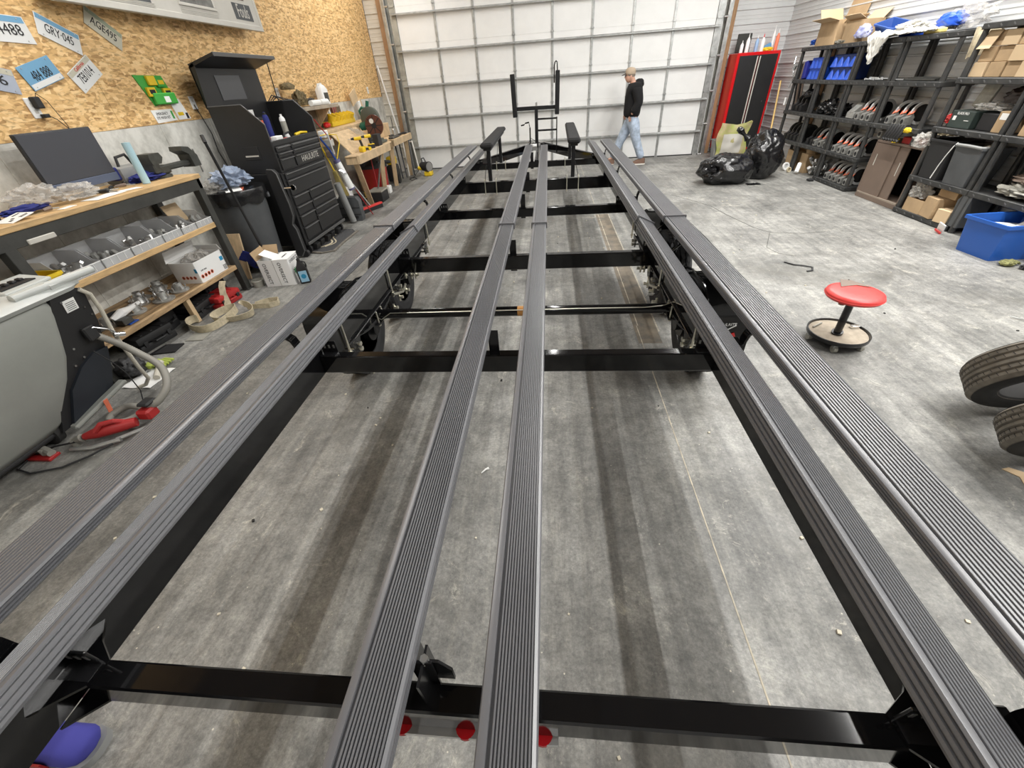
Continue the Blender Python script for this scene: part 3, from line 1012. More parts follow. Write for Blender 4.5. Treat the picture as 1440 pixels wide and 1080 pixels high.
# ================================================================== LEFT WALL: workbench and what stands on it
BX = -3.365
wb_ = thing('workbench', 'dark steel workbench with pine top and two board shelves', 'workbench', (-3.66, 3.0, 0))
q = MB(); q.box(-3.955, BX + .012, 1.55, 4.035, 1.122, 1.160, .004); part('bench_top', q, M_wood, wb_)
q = MB()
q.box(BX - .045, BX, 1.6, 4.02, 1.03, 1.121, .003); q.box(-3.95, -3.905, 1.6, 4.02, 1.03, 1.121, .003)
q.box(-3.95, BX, 3.975, 4.02, 1.035, 1.12, .003); q.box(-3.95, BX, 1.6, 1.645, 1.035, 1.12, .003)
part('apron', q, M_benchmetal, wb_)
for x in (BX - .035, -3.915):
    for y in (3.985, 2.25, 1.64):
        q = MB(); q.box(x - .035, x + .035, y - .035, y + .035, 0, 1.035, .003)
        q.box(x - .05, x + .05, y - .05, y + .05, 0, .008)
        part('leg', q, M_benchmetal, wb_)
for z0, z1 in ((.688, .735), (.245, .288)):
    q = MB(); q.box(-3.95, BX - .002, 1.62, 3.945, z0, z1, .003); part('shelf', q, M_wooddark if z0 < .5 else M_wood, wb_)
q = MB(); q.box(-3.45, -3.40, 3.20, 3.245, 0, .244, .002); part('shelf_block', q, M_lumber, wb_)
q = MB(); q.box(BX - .002, BX + .012, 2.36, 2.54, 1.03, 1.062, .004); part('lamp_strip', q, M_offw, wb_)

# monitor standing against the wall
t = thing('monitor', 'large grey-screened desktop monitor leaning on the wall behind the bench', 'monitor', (-3.72, 3.3, 1.16))
q = MB(); q.box(-3.735, -3.705, 2.97, 3.56, 1.215, 1.60, .006); part('housing', q, M_black, t)
q = MB(); q.box(-3.706, -3.701, 2.98, 3.55, 1.275, 1.592, .001); part('screen', q, mat('dim_screen', (.065, .068, .08), .35), t)
q = MB(); q.box(-3.706, -3.700, 2.97, 3.56, 1.215, 1.272, .002); b_ = part('lower_bezel', q, mat('slate_blue_bezel', (.10, .125, .19), .4), t)
q = MB(); q.cyl((-3.700, 3.26, 1.243), (-3.698, 3.26, 1.243), .010, n=16); part('badge', q, M_paper, b_)
q = MB(); q.box(-3.80, -3.66, 3.15, 3.38, 1.16, 1.172, .004); q.bar((-3.75, 3.265, 1.17), (-3.73, 3.265, 1.30), .05, .02); part('stand', q, M_black, t)

q = MB(); q.cyl((-3.53, 3.61, 1.162), (-3.53, 3.62, 1.47), .030, n=24); q.cyl((-3.53, 3.62, 1.471), (-3.53, 3.62, 1.4715), .012, n=12)
solo('paper_roll', q, mat('pale_blue_paper_towel', (.42, .62, .70), .9, bump=.3, bscale=120), 'pale blue rolled paper tube standing upright on the workbench', 'paper roll')

# bench vise
t = thing('bench_vise', 'heavy dark iron bench vise at the far end of the workbench', 'vise', (-3.60, 3.93, 1.16))
q = MB(); q.lathe([(.085, 0), (.085, .02), (.055, .03), (.05, .06)], c=(-3.62, 3.90, 1.16), n=24); q.box(-3.69, -3.55, 3.86, 3.97, 1.19, 1.26, .012); q.box(-3.68, -3.56, 3.80, 3.88, 1.20, 1.30, .01)
part('body', q, M_vise, t)
q = MB(); q.prism([(3.80, 1.275), (3.90, 1.275), (3.94, 1.32), (3.92, 1.36), (3.80, 1.36), (3.79, 1.325)], 'x', -3.685, -3.555); part('rear_jaw', q, M_vise, t)
q = MB(); q.box(-3.645, -3.595, 3.86, 4.30, 1.205, 1.255, .012); part('slide_bar', q, M_vise, t)
q = MB(); q.prism([(4.28, 1.19), (4.37, 1.19), (4.37, 1.28), (4.30, 1.36), (4.21, 1.375), (4.20, 1.34), (4.27, 1.30)], 'x', -3.685, -3.555); part('front_jaw', q, M_vise, t)
q = MB(); q.cyl((-3.62, 4.37, 1.225), (-3.62, 4.43, 1.225), .018, n=14); q.cyl((-3.62, 4.42, 1.12), (-3.62, 4.42, 1.33), .007, n=8); part('screw_handle', q, M_chrome, t)

def crumple(c, r, seed, m_, name, label, cat, amp=.35, fold=.25, freq=3, z=None, group=None, sub=4):
    q = MB(); q.blob(c, r, seed, amp, freq, sub, flat=-r[2] * .55 if z is None else z, fold=fold)
    return solo(name, q, m_, label, cat, group, ang=60)

crumple((-3.66, 3.80, 1.19), (.11, .21, .045), 3, M_navy, 'shop_towel', 'crumpled royal blue cloth lying beside the bench vise', 'cloth')
crumple((-3.56, 2.62, 1.19), (.055, .17, .028), 5, M_navy, 'glove', 'folded dark blue and black work glove on the near bench end', 'glove')
crumple((-3.64, 2.78, 1.235), (.13, .16, .085), 9, M_clearbag, 'plastic_bag', 'crumpled clear plastic bag lying left of the monitor foot', 'bag', amp=.5, fold=.3)
crumple((-3.58, 3.02, 1.215), (.10, .16, .065), 12, M_clearbag, 'plastic_bag', 'crumpled clear plastic bag lying in front of the monitor', 'bag', amp=.5, fold=.3)
# electronics case behind the paper roll
t = thing('battery_charger', 'grey and blue battery charger box behind the paper roll', 'charger', (-3.80, 3.74, 1.16))
q = MB(); q.box(-3.90, -3.70, 3.60, 3.92, 1.162, 1.29, .025, 2); part('body', q, M_grey, t)
q = MB(); q.tube([(-3.80, 3.70, 1.28), (-3.80, 3.72, 1.36), (-3.80, 3.82, 1.37), (-3.80, 3.86, 1.28)], .012, n=8); part('handle', q, M_black, t)
q = MB(); q.box(-3.885, -3.72, 3.55, 3.604, 1.20, 1.30, .01); part('front_panel', q, M_navy, t)
t = thing('tool_box', 'small dark open parts tray with a red lid at the near bench end', 'tray', (-3.72, 2.38, 1.16))
q = MB(); q.tray((-3.70, 2.36, 1.161), (.22, .30, .11), .1, .008, rim=.006, rimh=.012); part('tray', q, M_black, t)
q = MB(); q.box(-3.86, -3.76, 2.22, 2.40, 1.245, 1.285, .012); part('red_lid', q, M_red, t)
q = MB(); q.boxm(Matrix.Translation((-3.81, 2.50, 1.30)) @ Matrix.Rotation(.5, 4, 'X'), (.10, .10, .004)); solo('note_paper', q, M_paper, 'small white paper stuck up behind the red-lidded tray', 'paper')
t = thing('pry_bar', 'long dark pry bar leaning on the wall at the near bench end', 'pry bar', (-3.80, 2.5, 1.16))
q = MB(); q.tube([(-3.76, 2.56, 1.17), (-3.80, 2.50, 1.29), (-3.88, 2.44, 1.45), (-3.93, 2.40, 1.56)], .011, flat=(.030, .010)); part('shaft', q, M_vise, t)
q = MB(); q.boxm(Matrix.Translation((-3.845, 2.465, 1.385)) @ Matrix.Rotation(.4, 4, 'Y'), (.014, .034, .09), .004); part('grip', q, M_galv, t)
# papers and small tools
def papers(c, w, d, rz, label, m_=None, name='paper_sheet', t=.002):
    q = MB(); q.boxm(Matrix.Translation(c) @ Matrix.Rotation(rz, 4, 'Z'), (w, d, t))
    return solo(name, q, m_ or M_paper, label, 'paper')
t = thing('price_card', 'white printed parts card lying at the near bench edge', 'card', (-3.46, 2.46, 1.161))
q = MB(); q.boxm(Matrix.Translation((-3.46, 2.46, 1.176)) @ Matrix.Rotation(.18, 4, 'X'), (.13, .16, .006), .002); part('card', q, M_paper, t)
q = MB()
for dx, dy, w, d in ((.03, -.05, .02, .02), (.01, -.02, .022, .014), (-.03, .04, .012, .05), (.045, .03, .008, .05), (.03, .035, .006, .06)):
    q.boxm(Matrix.Translation((-3.46, 2.46, 1.1765)) @ Matrix.Rotation(.18, 4, 'X') @ Matrix.Translation((dx, dy, .003)), (w, d, .0015))
part('print', q, M_ink, t)
papers((-3.47, 3.12, 1.163), .13, .30, .12, 'white printed sheet on the bench in front of the monitor')
papers((-3.47, 3.36, 1.163), .09, .16, -.3, 'small white paper slip on the bench near the paper roll')
papers((-3.43, 2.78, 1.162), .05, .12, .2, 'white ruled paper strip on the near bench edge')
hand = [(-3.60, 3.30, .16, .2, M_vise, 'black-handled pliers lying in front of the monitor'), (-3.68, 3.42, .13, -.5, M_ink, 'black screwdriver lying left of the paper roll'), (-3.63, 3.50, .14, .8, M_brown, 'brown-handled wood chisel beside the paper roll'),
        (-3.55, 3.25, .12, 1.2, M_ink, 'black marker pen near the printed sheet'), (-3.46, 2.70, .10, .1, M_brown, 'maroon-handled brush beside the printed card'), (-3.72, 3.60, .12, 1.9, M_vise, 'dark steel wrench behind the paper roll')]
for x, y, l, a, m_, lab in hand:
    t = thing(lab.split()[-1] if False else 'hand_tool', lab, 'tool', (x, y, 1.16))
    dx, dy = math.sin(a) * l / 2, math.cos(a) * l / 2
    q = MB(); q.tube([(x - dx, y - dy, 1.175), (x, y, 1.178), (x + dx * .1, y + dy * .1, 1.176)], [.010, .014, .010], n=8); part('handle', q, m_, t)
    q = MB(); q.tube([(x, y, 1.175), (x + dx, y + dy, 1.169)], [.006, .004], n=6); part('shank', q, M_galv, t)

# clear hopper tubs on the middle shelf
tub_y = [(2.44, 2.71), (2.71, 2.98), (2.98, 3.31), (3.31, 3.53), (3.53, 3.72), (3.72, 3.945)]
place = ['nearest the yellow bin', 'second from the yellow bin', 'third from the yellow bin', 'third from the far leg', 'second from the far leg', 'next to the far bench leg']
for k, (a, b2) in enumerate(tub_y):
    h = .13 if k < 4 else .11
    t = thing('parts_tub', 'clear tub of metal fittings on the middle shelf, %s' % place[k], 'tub', (-3.53, (a + b2) / 2, .735), 'clear parts tubs on the middle shelf')
    a, b2 = a + .006, b2 - .006
    xf, xb = BX - .008, -3.72
    q = MB()
    q.box(xb, xf, a, b2, .7355, .740)
    q.box(xf - .004, xf, a, b2, .74, .74 + h * .45)
    q.box(xb, xb + .004, a, b2, .74, .74 + h * 1.1)
    for y in (a, b2 - .004):
        q.prism([(xb, .74), (xf, .74), (xf, .74 + h * .45), (xf - .07, .74 + h * .55), (xf - .14, .74 + h * 1.1), (xb, .74 + h * 1.1)], 'y', y, y + .004)
    part('tub', q, M_clear, t)
    q = MB()
    for j in range(3):
        yy = a + (b2 - a) * (j + 1) / 4
        q.box(xf, xf + .002, yy - .0015, yy + .0015, .745, .74 + h * .42)
    q.box(xf - .003, xf + .004, a, b2, .74 + h * .43, .74 + h * .47)
    part('rim', q, M_white, t)
    rnd = random.Random(k)
    q = MB()
    for j in range(14):
        cx, cy = rnd.uniform(xb + .04, xf - .05), rnd.uniform(a + .03, b2 - .03)
        if rnd.random() < .5:
            q.cyl((cx, cy, .745), (cx + rnd.uniform(-.02, .02), cy + rnd.uniform(-.02, .02), rnd.uniform(.78, .83)), rnd.uniform(.012, .024), n=10)
        else:
            q.boxm(Matrix.Translation((cx, cy, rnd.uniform(.76, .81))) @ Euler((rnd.random() * 3, rnd.random() * 3, 0)).to_matrix().to_4x4(), (.05, .03, .03), .004)
    o = part('fittings', q, M_castgrey if k % 2 else M_stainless, t); o['kind'] = 'stuff'
q = MB(); q.boxm(Matrix.Translation((-3.62, 3.82, .86)) @ Matrix.Rotation(-.35, 4, 'Y'), (.006, .19, .17)); solo('cardboard_flap', q, M_cardpale, 'pale cardboard sheet standing in the far parts tub', 'cardboard')
q = MB(); q.tray((-3.50, 2.36, .736), (.26, .13, .10), .1, .006, rim=.008); solo('yellow_bin', q, M_yellow, 'yellow open parts bin on the middle shelf above the scrubber', 'bin')

# white carton with orange circles
def print_dots(parent, pts, r, m_, axis_m):
    q = MB()
    for u, v in pts:
        q.lathe([(r, 0), (r, .001), (r * .62, .001), (r * .62, 0)], n=16, m=axis_m @ Matrix.Translation((u, v, 0)))
    part('printed_circles', q, m_, parent)
t = thing('carton', 'open white carton printed with orange circles on the lower shelf', 'box', (-3.52, 3.67, .288))
q = MB(); q.tray((-3.52, 3.665, .289), (.27, .40, .20), 0, .006, 0); part('box', q, M_white, t)
q = MB()
q.boxm(Matrix.Translation((-3.655, 3.665, .54)) @ Matrix.Rotation(.25, 4, 'Y'), (.005, .39, .11)); q.boxm(Matrix.Translation((-3.52, 3.87, .51)) @ Matrix.Rotation(.5, 4, 'X'), (.26, .005, .07))
part('flap', q, M_white, t)
print_dots(t, [(-.10, 0), (-.055, 0), (-.01, 0), (.035, 0)], .019, M_orange, plane_m((-3.3840, 3.60, .345), (0, 1, 0), (0, 0, 1)))
print_dots(t, [(-.06, 0), (-.02, 0), (.02, 0), (.06, 0)], .016, M_orange, plane_m((-3.50, 3.4640, .345), (1, 0, 0), (0, 0, 1)))
q = MB(); q.box(-3.386, -3.3840, 3.80, 3.845, .39, .43); q.box(-3.41, -3.385, 3.463, 3.465, .39, .43); part('printed_patch', q, M_cyan, t)
q = MB()
for k in range(6): q.box(-3.386, -3.3838, 3.80, 3.85, .30 + k * .008, .304 + k * .008)
part('barcode', q, M_ink, t)
letter('SHIP HERE', .018, M_ink, t, plane_m((-3.3838, 3.55, .395), (0, 1, 0), (0, 0, 1)))
q = MB(); q.blob((-3.52, 3.67, .46), (.10, .15, .07), 4, .4, 3, 3)
for k in range(4): q.lathe([(.03, -.012), (.04, -.012), (.04, .012), (.03, .012), (.03, -.012)], n=16, m=Matrix.Translation((-3.46 + .02 * (k % 2), 3.60 + k * .04, .50)) @ Euler((.6, .5 + k, 0)).to_matrix().to_4x4())
part('contents', q, M_clearbag, t)

# silver hubs on the lower shelf
hubs = [(-3.60, 2.62, .0), (-3.56, 2.86, .2), (-3.66, 3.02, .5), (-3.50, 3.10, .1), (-3.64, 3.24, .3), (-3.50, 3.30, .7), (-3.76, 3.12, .2), (-3.78, 3.36, .4)]
names = ['nearest the scrubber', 'beside the white handle', 'in the middle of the back row', 'at the front edge', 'behind the front one', 'nearest the white carton', 'at the back wall', 'in the back corner by the carton']
for k, (x, y, a) in enumerate(hubs):
    big = 1.0 if k % 3 else 1.15
    t = thing('wheel_hub', 'grey wheel hub with studs, lower shelf, %s' % names[k], 'wheel hub', (x, y, .288), 'wheel hubs on the lower shelf')
    q = MB(); q.lathe([(.075 * big, 0), (.078 * big, .012), (.045, .02), (.034, .055), (.032, .075), (.022, .077), (.022, .05), (0, .05)], c=(x, y, .289), n=24); part('flange', q, M_castgrey if k % 2 else M_stainless, t)
    for j in range(5):
        an = a + j * 2 * PI / 5
        q = MB(); q.cyl((x + .056 * math.cos(an), y + .056 * math.sin(an), .30), (x + .056 * math.cos(an), y + .056 * math.sin(an), .345), .006, n=8); part('stud', q, M_chrome, t)
q = MB(); q.lathe([(.05, 0), (.085, .0), (.088, .02), (.06, .03), (.05, .03), (.05, 0)], c=(-3.70, 2.80, .289), n=28)
solo('black_ring', q, M_black, 'black rubber ring seal behind the wheel hubs', 'ring')
t = thing('steel_bracket', 'flat black steel plate with holes on the near lower shelf', 'plate', (-3.60, 2.44, .288))
q = MB(); q.boxm(Matrix.Translation((-3.62, 2.42, .33)) @ Matrix.Rotation(.35, 4, 'Y'), (.16, .30, .008), .002); part('plate', q, M_benchmetal, t)
for k in range(4):
    q = MB(); q.cyl((-3.66 + .03 * k, 2.33 + .06 * k, .344 - .011 * k), (-3.66 + .03 * k, 2.33 + .06 * k, .350 - .011 * k), .010, n=12); part('hole', q, M_ink, t)
t = thing('white_lever', 'white plastic pump lever with a blue foot on the lower shelf', 'lever', (-3.48, 2.72, .288))
q = MB(); q.tube([(-3.52, 2.62, .34), (-3.50, 2.70, .37), (-3.52, 2.80, .36), (-3.58, 2.94, .345)], [.028, .034, .020, .014], n=10); part('lever', q, M_white, t)
q = MB(); q.box(-3.50, -3.42, 2.60, 2.69, .30, .345, .004); part('bracket', q, M_benchmetal, t)
q = MB(); q.box(-3.49, -3.41, 2.63, 2.72, .289, .299, .003); part('foot', q, M_blue, t)

# cases on the floor under the bench
def hardcase(x, y, z, w, d, h, m_, label, rz=0.0, cat='case', name='tool_case'):
    t = thing(name, label, cat, (0, 0, 0))
    q = MB(); q.box(-w / 2, w / 2, -d / 2, d / 2, 0, h * .48, .02, 2); part('base', q, m_, t)
    q = MB(); q.box(-w / 2, w / 2, -d / 2, d / 2, h * .52, h, .02, 2)
    for k in (-1, 0, 1): q.box(-w / 2 + .02, w / 2 - .02, k * d * .28 - .012, k * d * .28 + .012, h - .002, h + .006, .003)
    part('lid', q, m_, t)
    q = MB(); q.tube([(w / 2 - .005, -d * .15, h * .5), (w / 2 + .03, -d * .13, h * .5), (w / 2 + .03, d * .13, h * .5), (w / 2 - .005, d * .15, h * .5)], .009, n=8); part('handle', q, m_, t)
    for s in (-1, 1):
        q = MB(); q.box(w / 2 - .004, w / 2 + .008, s * d * .33 - .018, s * d * .33 + .018, h * .34, h * .66, .003); part('latch', q, M_black, t)
    t.location = (x, y, z); t.rotation_euler = (0, 0, rz)
    return t
hardcase(-3.56, 3.42, 0, .26, .34, .13, M_black, 'black moulded tool case on the floor right of the wooden shelf block', .1)
hardcase(-3.43, 3.62, 0.0, .24, .30, .12, M_red, 'red moulded tool case on the floor beside the coiled strap', -.1)
hardcase(-3.60, 2.82, 0, .30, .34, .14, M_black, 'black moulded tool case on the floor left of the wooden shelf block', -.15)
hardcase(-3.66, 3.06, 0, .22, .22, .17, M_black, 'small black tool case standing behind another under the bench', .2)
hardcase(-3.70, 3.78, 0, .26, .30, .20, M_black, 'black and dusty tool case at the far bench leg', .0)
q = MB(); q.prism([(-3.42, 2.62), (-3.22, 2.66), (-3.24, 2.80), (-3.40, 2.78)], 'z', .001, .012); solo('dust_pan', q, M_black, 'flat black plate on the floor by the green glove', 'plate')
q = MB(); q.boxm(Matrix.Translation((-3.20, 2.98, .004)) @ Matrix.Rotation(.1, 4, 'Z'), (.16, .26, .006)); solo('steel_sheet', q, M_galvdusty, 'thin grey metal sheet on the floor under the strap', 'sheet')
# green work glove
t = thing('glove', 'yellow-green work glove on the floor near the grey hose', 'glove', (-3.22, 2.46, 0))
q = MB(); q.blob((-3.24, 2.46, .025), (.05, .06, .026), 2, .2, 3, 3)
part('palm', q, mat('yellow_green_fabric', (.42, .50, .10), .85), t)
for k in range(4):
    q = MB(); q.tube([(-3.20 + .0, 2.42 + k * .022, .03), (-3.16, 2.43 + k * .026, .04), (-3.11, 2.44 + k * .028, .022)], .011, n=8); part('finger', q, bpy.data.materials['yellow_green_fabric'], t)
q = MB(); q.cyl((-3.05, 2.27, .022), (-3.15, 2.45, .045), .022, n=14); solo('tube_offcut', q, M_clearhose, 'short beige plastic tube on the floor beside the green glove', 'tube')
crumple((-3.30, 2.34, .07), (.10, .09, .09), 21, M_black, 'work_boot', 'dusty black work boot on the floor behind the grey hose', 'boot', amp=.25, fold=.1)
q = MB(); q.sheet(10, 10, lambda u, v: (-3.26 + u * .24, 2.16 + v * .26, .006 + .012 * noise.noise(Vector((u * 4, v * 4, 3)))), .002); solo('white_rag', q, M_paper, 'crumpled white paper on the floor under the grey hose', 'paper')

# cream webbing strap in loose loops
t = thing('tow_strap', 'loosely coiled cream webbing tow strap on the floor', 'strap', (-3.1, 3.25, 0))
P = []
for k in range(60):
    u = k / 59
    a = u * 2 * PI * 2.1 + 2.2
    cx = -3.28 + u * .30 + .03 * math.sin(a * 1.7)
    cy = 3.10 + u * .30
    rx, ry = .155 - .04 * u, .125 + .06 * math.sin(u * 5)
    P.append((cx + rx * math.cos(a), cy + ry * math.sin(a), .042 + .030 * math.sin(a * .9 + 1) * u + .005))
q = MB(); q.tube(P, .01, flat=(.004, .072)); part('coil', q, M_strap, t)
q = MB(); q.tube([(-3.335, 3.64, .235), (-3.335, 3.60, .20), (-3.33, 3.56, .13), (-3.28, 3.50, .05), (-3.20, 3.40, .04)], .01, flat=(.07, .004)); part('hanging_end', q, M_strap, t)
q = MB(); q.tube([(-2.98, 3.50, .035), (-2.90, 3.60, .03), (-2.80, 3.62, .03), (-2.76, 3.54, .03), (-2.82, 3.48, .03), (-2.95, 3.46, .035), (-3.04, 3.44, .035)], .01, flat=(.004, .055)); part('free_end', q, M_strap, t)

# ================================================================== floor scrubber, left foreground
t = thing('floor_scrubber', 'grey walk-behind floor scrubber with a black rear panel', 'scrubber', (-3.25, 1.70, 0))
def sring(x0, x1, y0, y1, z, k=.06):
    pts = []
    for cx, cy, a0 in ((x1 - k, y1 - k, 0), (x0 + k, y1 - k, 90), (x0 + k, y0 + k, 180), (x1 - k, y0 + k, 270)):
        for da in (0, 30, 60, 90):
            an = math.radians(a0 + da); pts.append((cx + k * math.cos(an), cy + k * math.sin(an), z))
    return pts
q = MB(); q.loft([sring(-3.62, -3.12, 1.16, 1.64, .10), sring(-3.68, -3.075, 1.12, 1.68, .15), sring(-3.70, -3.02, 1.12, 1.80, .34), sring(-3.70, -2.965, 1.14, 1.865, .50), sring(-3.68, -2.94, 1.18, 1.90, .62), sring(-3.66, -2.905, 1.22, 1.95, .80), sring(-3.62, -2.92, 1.26, 1.94, .84, .05)])
part('lower_tank', q, M_scrub, t, ang=50)
q = MB(); q.loft([sring(-3.66, -2.89, 1.24, 2.11, .842), sring(-3.68, -2.875, 1.22, 2.12, .865), sring(-3.62, -2.90, 1.30, 2.10, .89), sring(-3.52, -2.96, 1.42, 2.04, .905, .05)])
part('upper_tank', q, M_scrub2, t, ang=50)
def lean(z): return -2.90 - .19 * (.84 - z) / .76
q = MB()
op = [(1.93, .842), (2.10, .84), (2.125, .79), (2.12, .60), (2.09, .46), (2.04, .28), (1.97, .10), (1.60, .08), (1.68, .28), (1.80, .46)]
q.bm.faces.new(q._pts([(lean(z), y, z) for y, z in op])); f0 = q._pts([(lean(z) - .03, y, z) for y, z in op]); q.bm.faces.new(f0[::-1])
vs_ = list(q.bm.verts); n_ = len(op)
for j in range(n_): q.bm.faces.new((vs_[j], vs_[(j + 1) % n_], vs_[n_ + (j + 1) % n_], vs_[n_ + j]))
p_ = part('rear_panel', q, M_black, t)
q = MB()
for y, z in ((1.97, .80), (2.09, .82), (2.10, .66), (1.90, .52), (1.93, .44), (2.04, .56), (2.08, .72), (1.86, .42)):
    q.cyl((lean(z) - .001, y, z), (lean(z) + .008, y, z), .007, n=10)
part('screw', q, M_chrome, p_)
q = MB(); q.boxm(Matrix.Translation((lean(.76) + .002, 2.015, .765)) @ Matrix.Rotation(.24, 4, 'Y'), (.002, .075, .075)); l_ = part('data_plate', q, M_paper, p_)
q = MB()
for k in range(5): q.boxm(Matrix.Translation((lean(.74 + k * .011) + .0045, 2.015, .74 + k * .011)) @ Matrix.Rotation(.24, 4, 'Y'), (.0012, .055, .0025))
part('print', q, M_ink, l_)
q = MB(); q.box(lean(.58), lean(.58) + .035, 1.985, 2.06, .52, .61, .008); part('latch_box', q, M_black, p_)
q = MB()
sg = [(1.66, .09), (1.96, .10), (2.035, .28), (2.08, .43), (1.98, .44), (1.88, .40), (1.76, .30)]
A_ = q._pts([(lean(z) + .022, y, z) for y, z in sg]); B_ = q._pts([(lean(z) + .001, y, z) for y, z in sg])
q.bm.faces.new(A_); q.bm.faces.new(B_[::-1])
for j in range(len(sg)): q.bm.faces.new((A_[j], A_[(j + 1) % len(sg)], B_[(j + 1) % len(sg)], B_[j]))
part('splash_guard', q, mat('dark_blue_grey_plastic', (.02, .024, .032), .45), t)
q = MB(); q.cyl((-2.93, 1.80, .905), (-2.885, 2.235, .905), .021, n=18); q.cyl((-2.9305, 1.795, .905), (-2.93, 1.80, .905), .024, n=18); hb = part('handle_bar', q, M_scrub2, t)
q = MB(); q.prism([(-3.06, .88), (-2.91, .928), (-2.885, .905), (-2.90, .86), (-2.99, .82)], 'y', 1.97, 2.13); part('handle_yoke', q, M_scrub2, hb)
q = MB(); q.boxm(Matrix.Translation((-3.13, 1.98, .915)) @ Matrix.Rotation(.1, 4, 'Y'), (.20, .26, .02), .006); cp_ = part('control_panel', q, M_scrub2, t)
q = MB()
for y in (1.89, 1.93, 1.97, 2.01): q.box(-3.15, -3.11, y, y + .025, .92, .94, .004)
q.box(-3.20, -3.07, 1.87, 2.06, .918, .926)
part('switches', q, M_ink, cp_)
for y, x in ((1.30, -3.30), (1.60, -3.20)):
    q = MB(); q.lathe([(0, -.03), (.03, -.03), (.07, -.03), (.09, -.022), (.09, .022), (.07, .03), (.03, .03), (0, .03)], n=32, m=Matrix.Translation((x, y, .09)) @ Matrix.Rotation(PI / 2, 4, 'X'))
    w_ = part('wheel', q, M_oldwall, t)
    q = MB(); q.cyl((x, y - .034, .09), (x, y + .034, .09), .018, n=12); part('hub', q, M_stainless, w_)
q = MB(); q.box(-3.6, -3.12, 1.20, 1.66, .06, .11, .02); part('deck', q, M_black, t)
q = MB(); q.bar((-3.06, 1.64, .08), (-3.01, 2.04, .17), .06, .03, .01); part('squeegee_beam', q, M_scrub, t)
q = MB(); q.tube([(-3.30, 1.44, .045), (-3.40, 1.40, .045), (-3.55, 1.38, .045), (-3.75, 1.40, .05)], .035, n=12); part('squeegee_hose', q, M_black, t)
def ribhose(pts, r, m_, parent, name='hose', pitch=.012):
    P = [Vector(p) for p in pts]
    # smooth by Catmull-Rom
    S = []
    for i in range(len(P) - 1):
        a, b2, c, d = P[max(i - 1, 0)], P[i], P[i + 1], P[min(i + 2, len(P) - 1)]
        n = max(2, int((c - b2).length / (pitch / 2)))
        for k in range(n):
            u = k / n
            S.append(.5 * ((2 * b2) + (-a + c) * u + (2 * a - 5 * b2 + 4 * c - d) * u * u + (-a + 3 * b2 - 3 * c + d) * u ** 3))
    S.append(P[-1])
    q = MB(); q.tube(S, [r * (1.0 if k % 2 else .86) for k in range(len(S))], n=12)
    return part(name, q, m_, parent, ang=80)
ribhose([(-2.96, 2.05, .53), (-2.91, 2.09, .45), (-2.80, 2.09, .36), (-2.66, 2.05, .28), (-2.58, 1.95, .20), (-2.60, 1.86, .14), (-2.66, 1.82, .11)], .024, M_hose, t, 'suction_hose')
ribhose([(-2.68, 1.80, .09), (-2.76, 1.84, .09), (-2.88, 1.86, .08), (-2.95, 1.80, .06), (-2.93, 1.74, .05)], .022, M_hose, t, 'suction_hose')
q = MB(); q.tube([(-2.90, 2.10, .83), (-2.90, 2.14, .78), (-2.92, 2.15, .66), (-2.94, 2.14, .52), (-2.95, 2.14, .38), (-2.94, 2.13, .22), (-2.97, 2.16, .10), (-3.03, 2.16, .04), (-3.08, 2.13, .03)], .013, n=10); part('drain_tube', q, M_clearhose, t)
q = MB(); q.tube([(-2.955, 1.97, .46), (-2.93, 2.0, .36), (-2.90, 2.01, .25), (-2.87, 1.99, .12), (-2.86, 1.95, .05)], .004, n=6); part('cable', q, M_ink, t)
q = MB(); q.tube([(-2.95, 2.02, .60), (-2.93, 2.05, .59), (-2.91, 2.10, .55), (-2.90, 2.13, .50)], .005, n=6); q.cyl((-2.91, 2.11, .50), (-2.89, 2.16, .48), .016, n=12); part('lever', q, M_chrome, t)
q = MB(); q.boxm(Matrix.Translation((-2.99, 1.84, .10)) @ Matrix.Rotation(.3, 4, 'Y'), (.003, .03, .12)); part('orange_strap', q, M_orange, t)

# red squeegee head / cordless tool lying in front of the scrubber
t = thing('vacuum_tool', 'red and silver vacuum tool head lying on the floor by the scrubber', 'tool', (-2.76, 1.66, 0))
q = MB(); q.tube([(-2.96, 1.60, .05), (-2.88, 1.62, .065), (-2.78, 1.665, .075), (-2.69, 1.72, .07)], [.022, .036, .040, .030], n=12); part('body', q, M_red, t)
q = MB(); q.box(-2.71, -2.62, 1.75, 1.84, .05, .12, .012); part('battery_housing', q, M_red, t)
q = MB(); q.box(-2.70, -2.62, 1.78, 1.87, .135, .16, .01); part('battery', q, M_ink, t)
q = MB(); q.tube([(-2.74, 1.70, .09), (-2.76, 1.66, .13), (-2.82, 1.63, .13), (-2.86, 1.60, .09)], .016, n=8); part('handle', q, M_red, t)
q = MB(); q.tube([(-3.04, 1.57, .03), (-2.97, 1.59, .05)], [.016, .028], n=10); q.cyl((-3.02, 1.57, .0), (-3.02, 1.57, .05), .02, n=10); part('nozzle', q, M_galvdusty, t)
q = MB(); q.tube([(-2.75, 1.60, .03), (-2.60, 1.72, .04)], .012, n=8); q.tube([(-3.0, 1.52, .02), (-2.86, 1.53, .025), (-2.72, 1.60, .03)], .014, n=8); part('rail', q, M_stainless, t)
q = MB(); q.tube([(-3.0, 1.56, .04), (-3.12, 1.53, .03), (-3.22, 1.45, .012), (-3.20, 1.36, .01), (-3.08, 1.33, .01), (-2.92, 1.38, .012), (-2.82, 1.46, .02), (-2.74, 1.56, .03)], .006, n=8); part('cable', q, M_ink, t)
q = MB(); q.tube([(-2.72, 1.78, .07), (-2.78, 1.74, .06), (-2.82, 1.72, .06)], .022, n=10); part('hose_stub', q, M_hose, t)
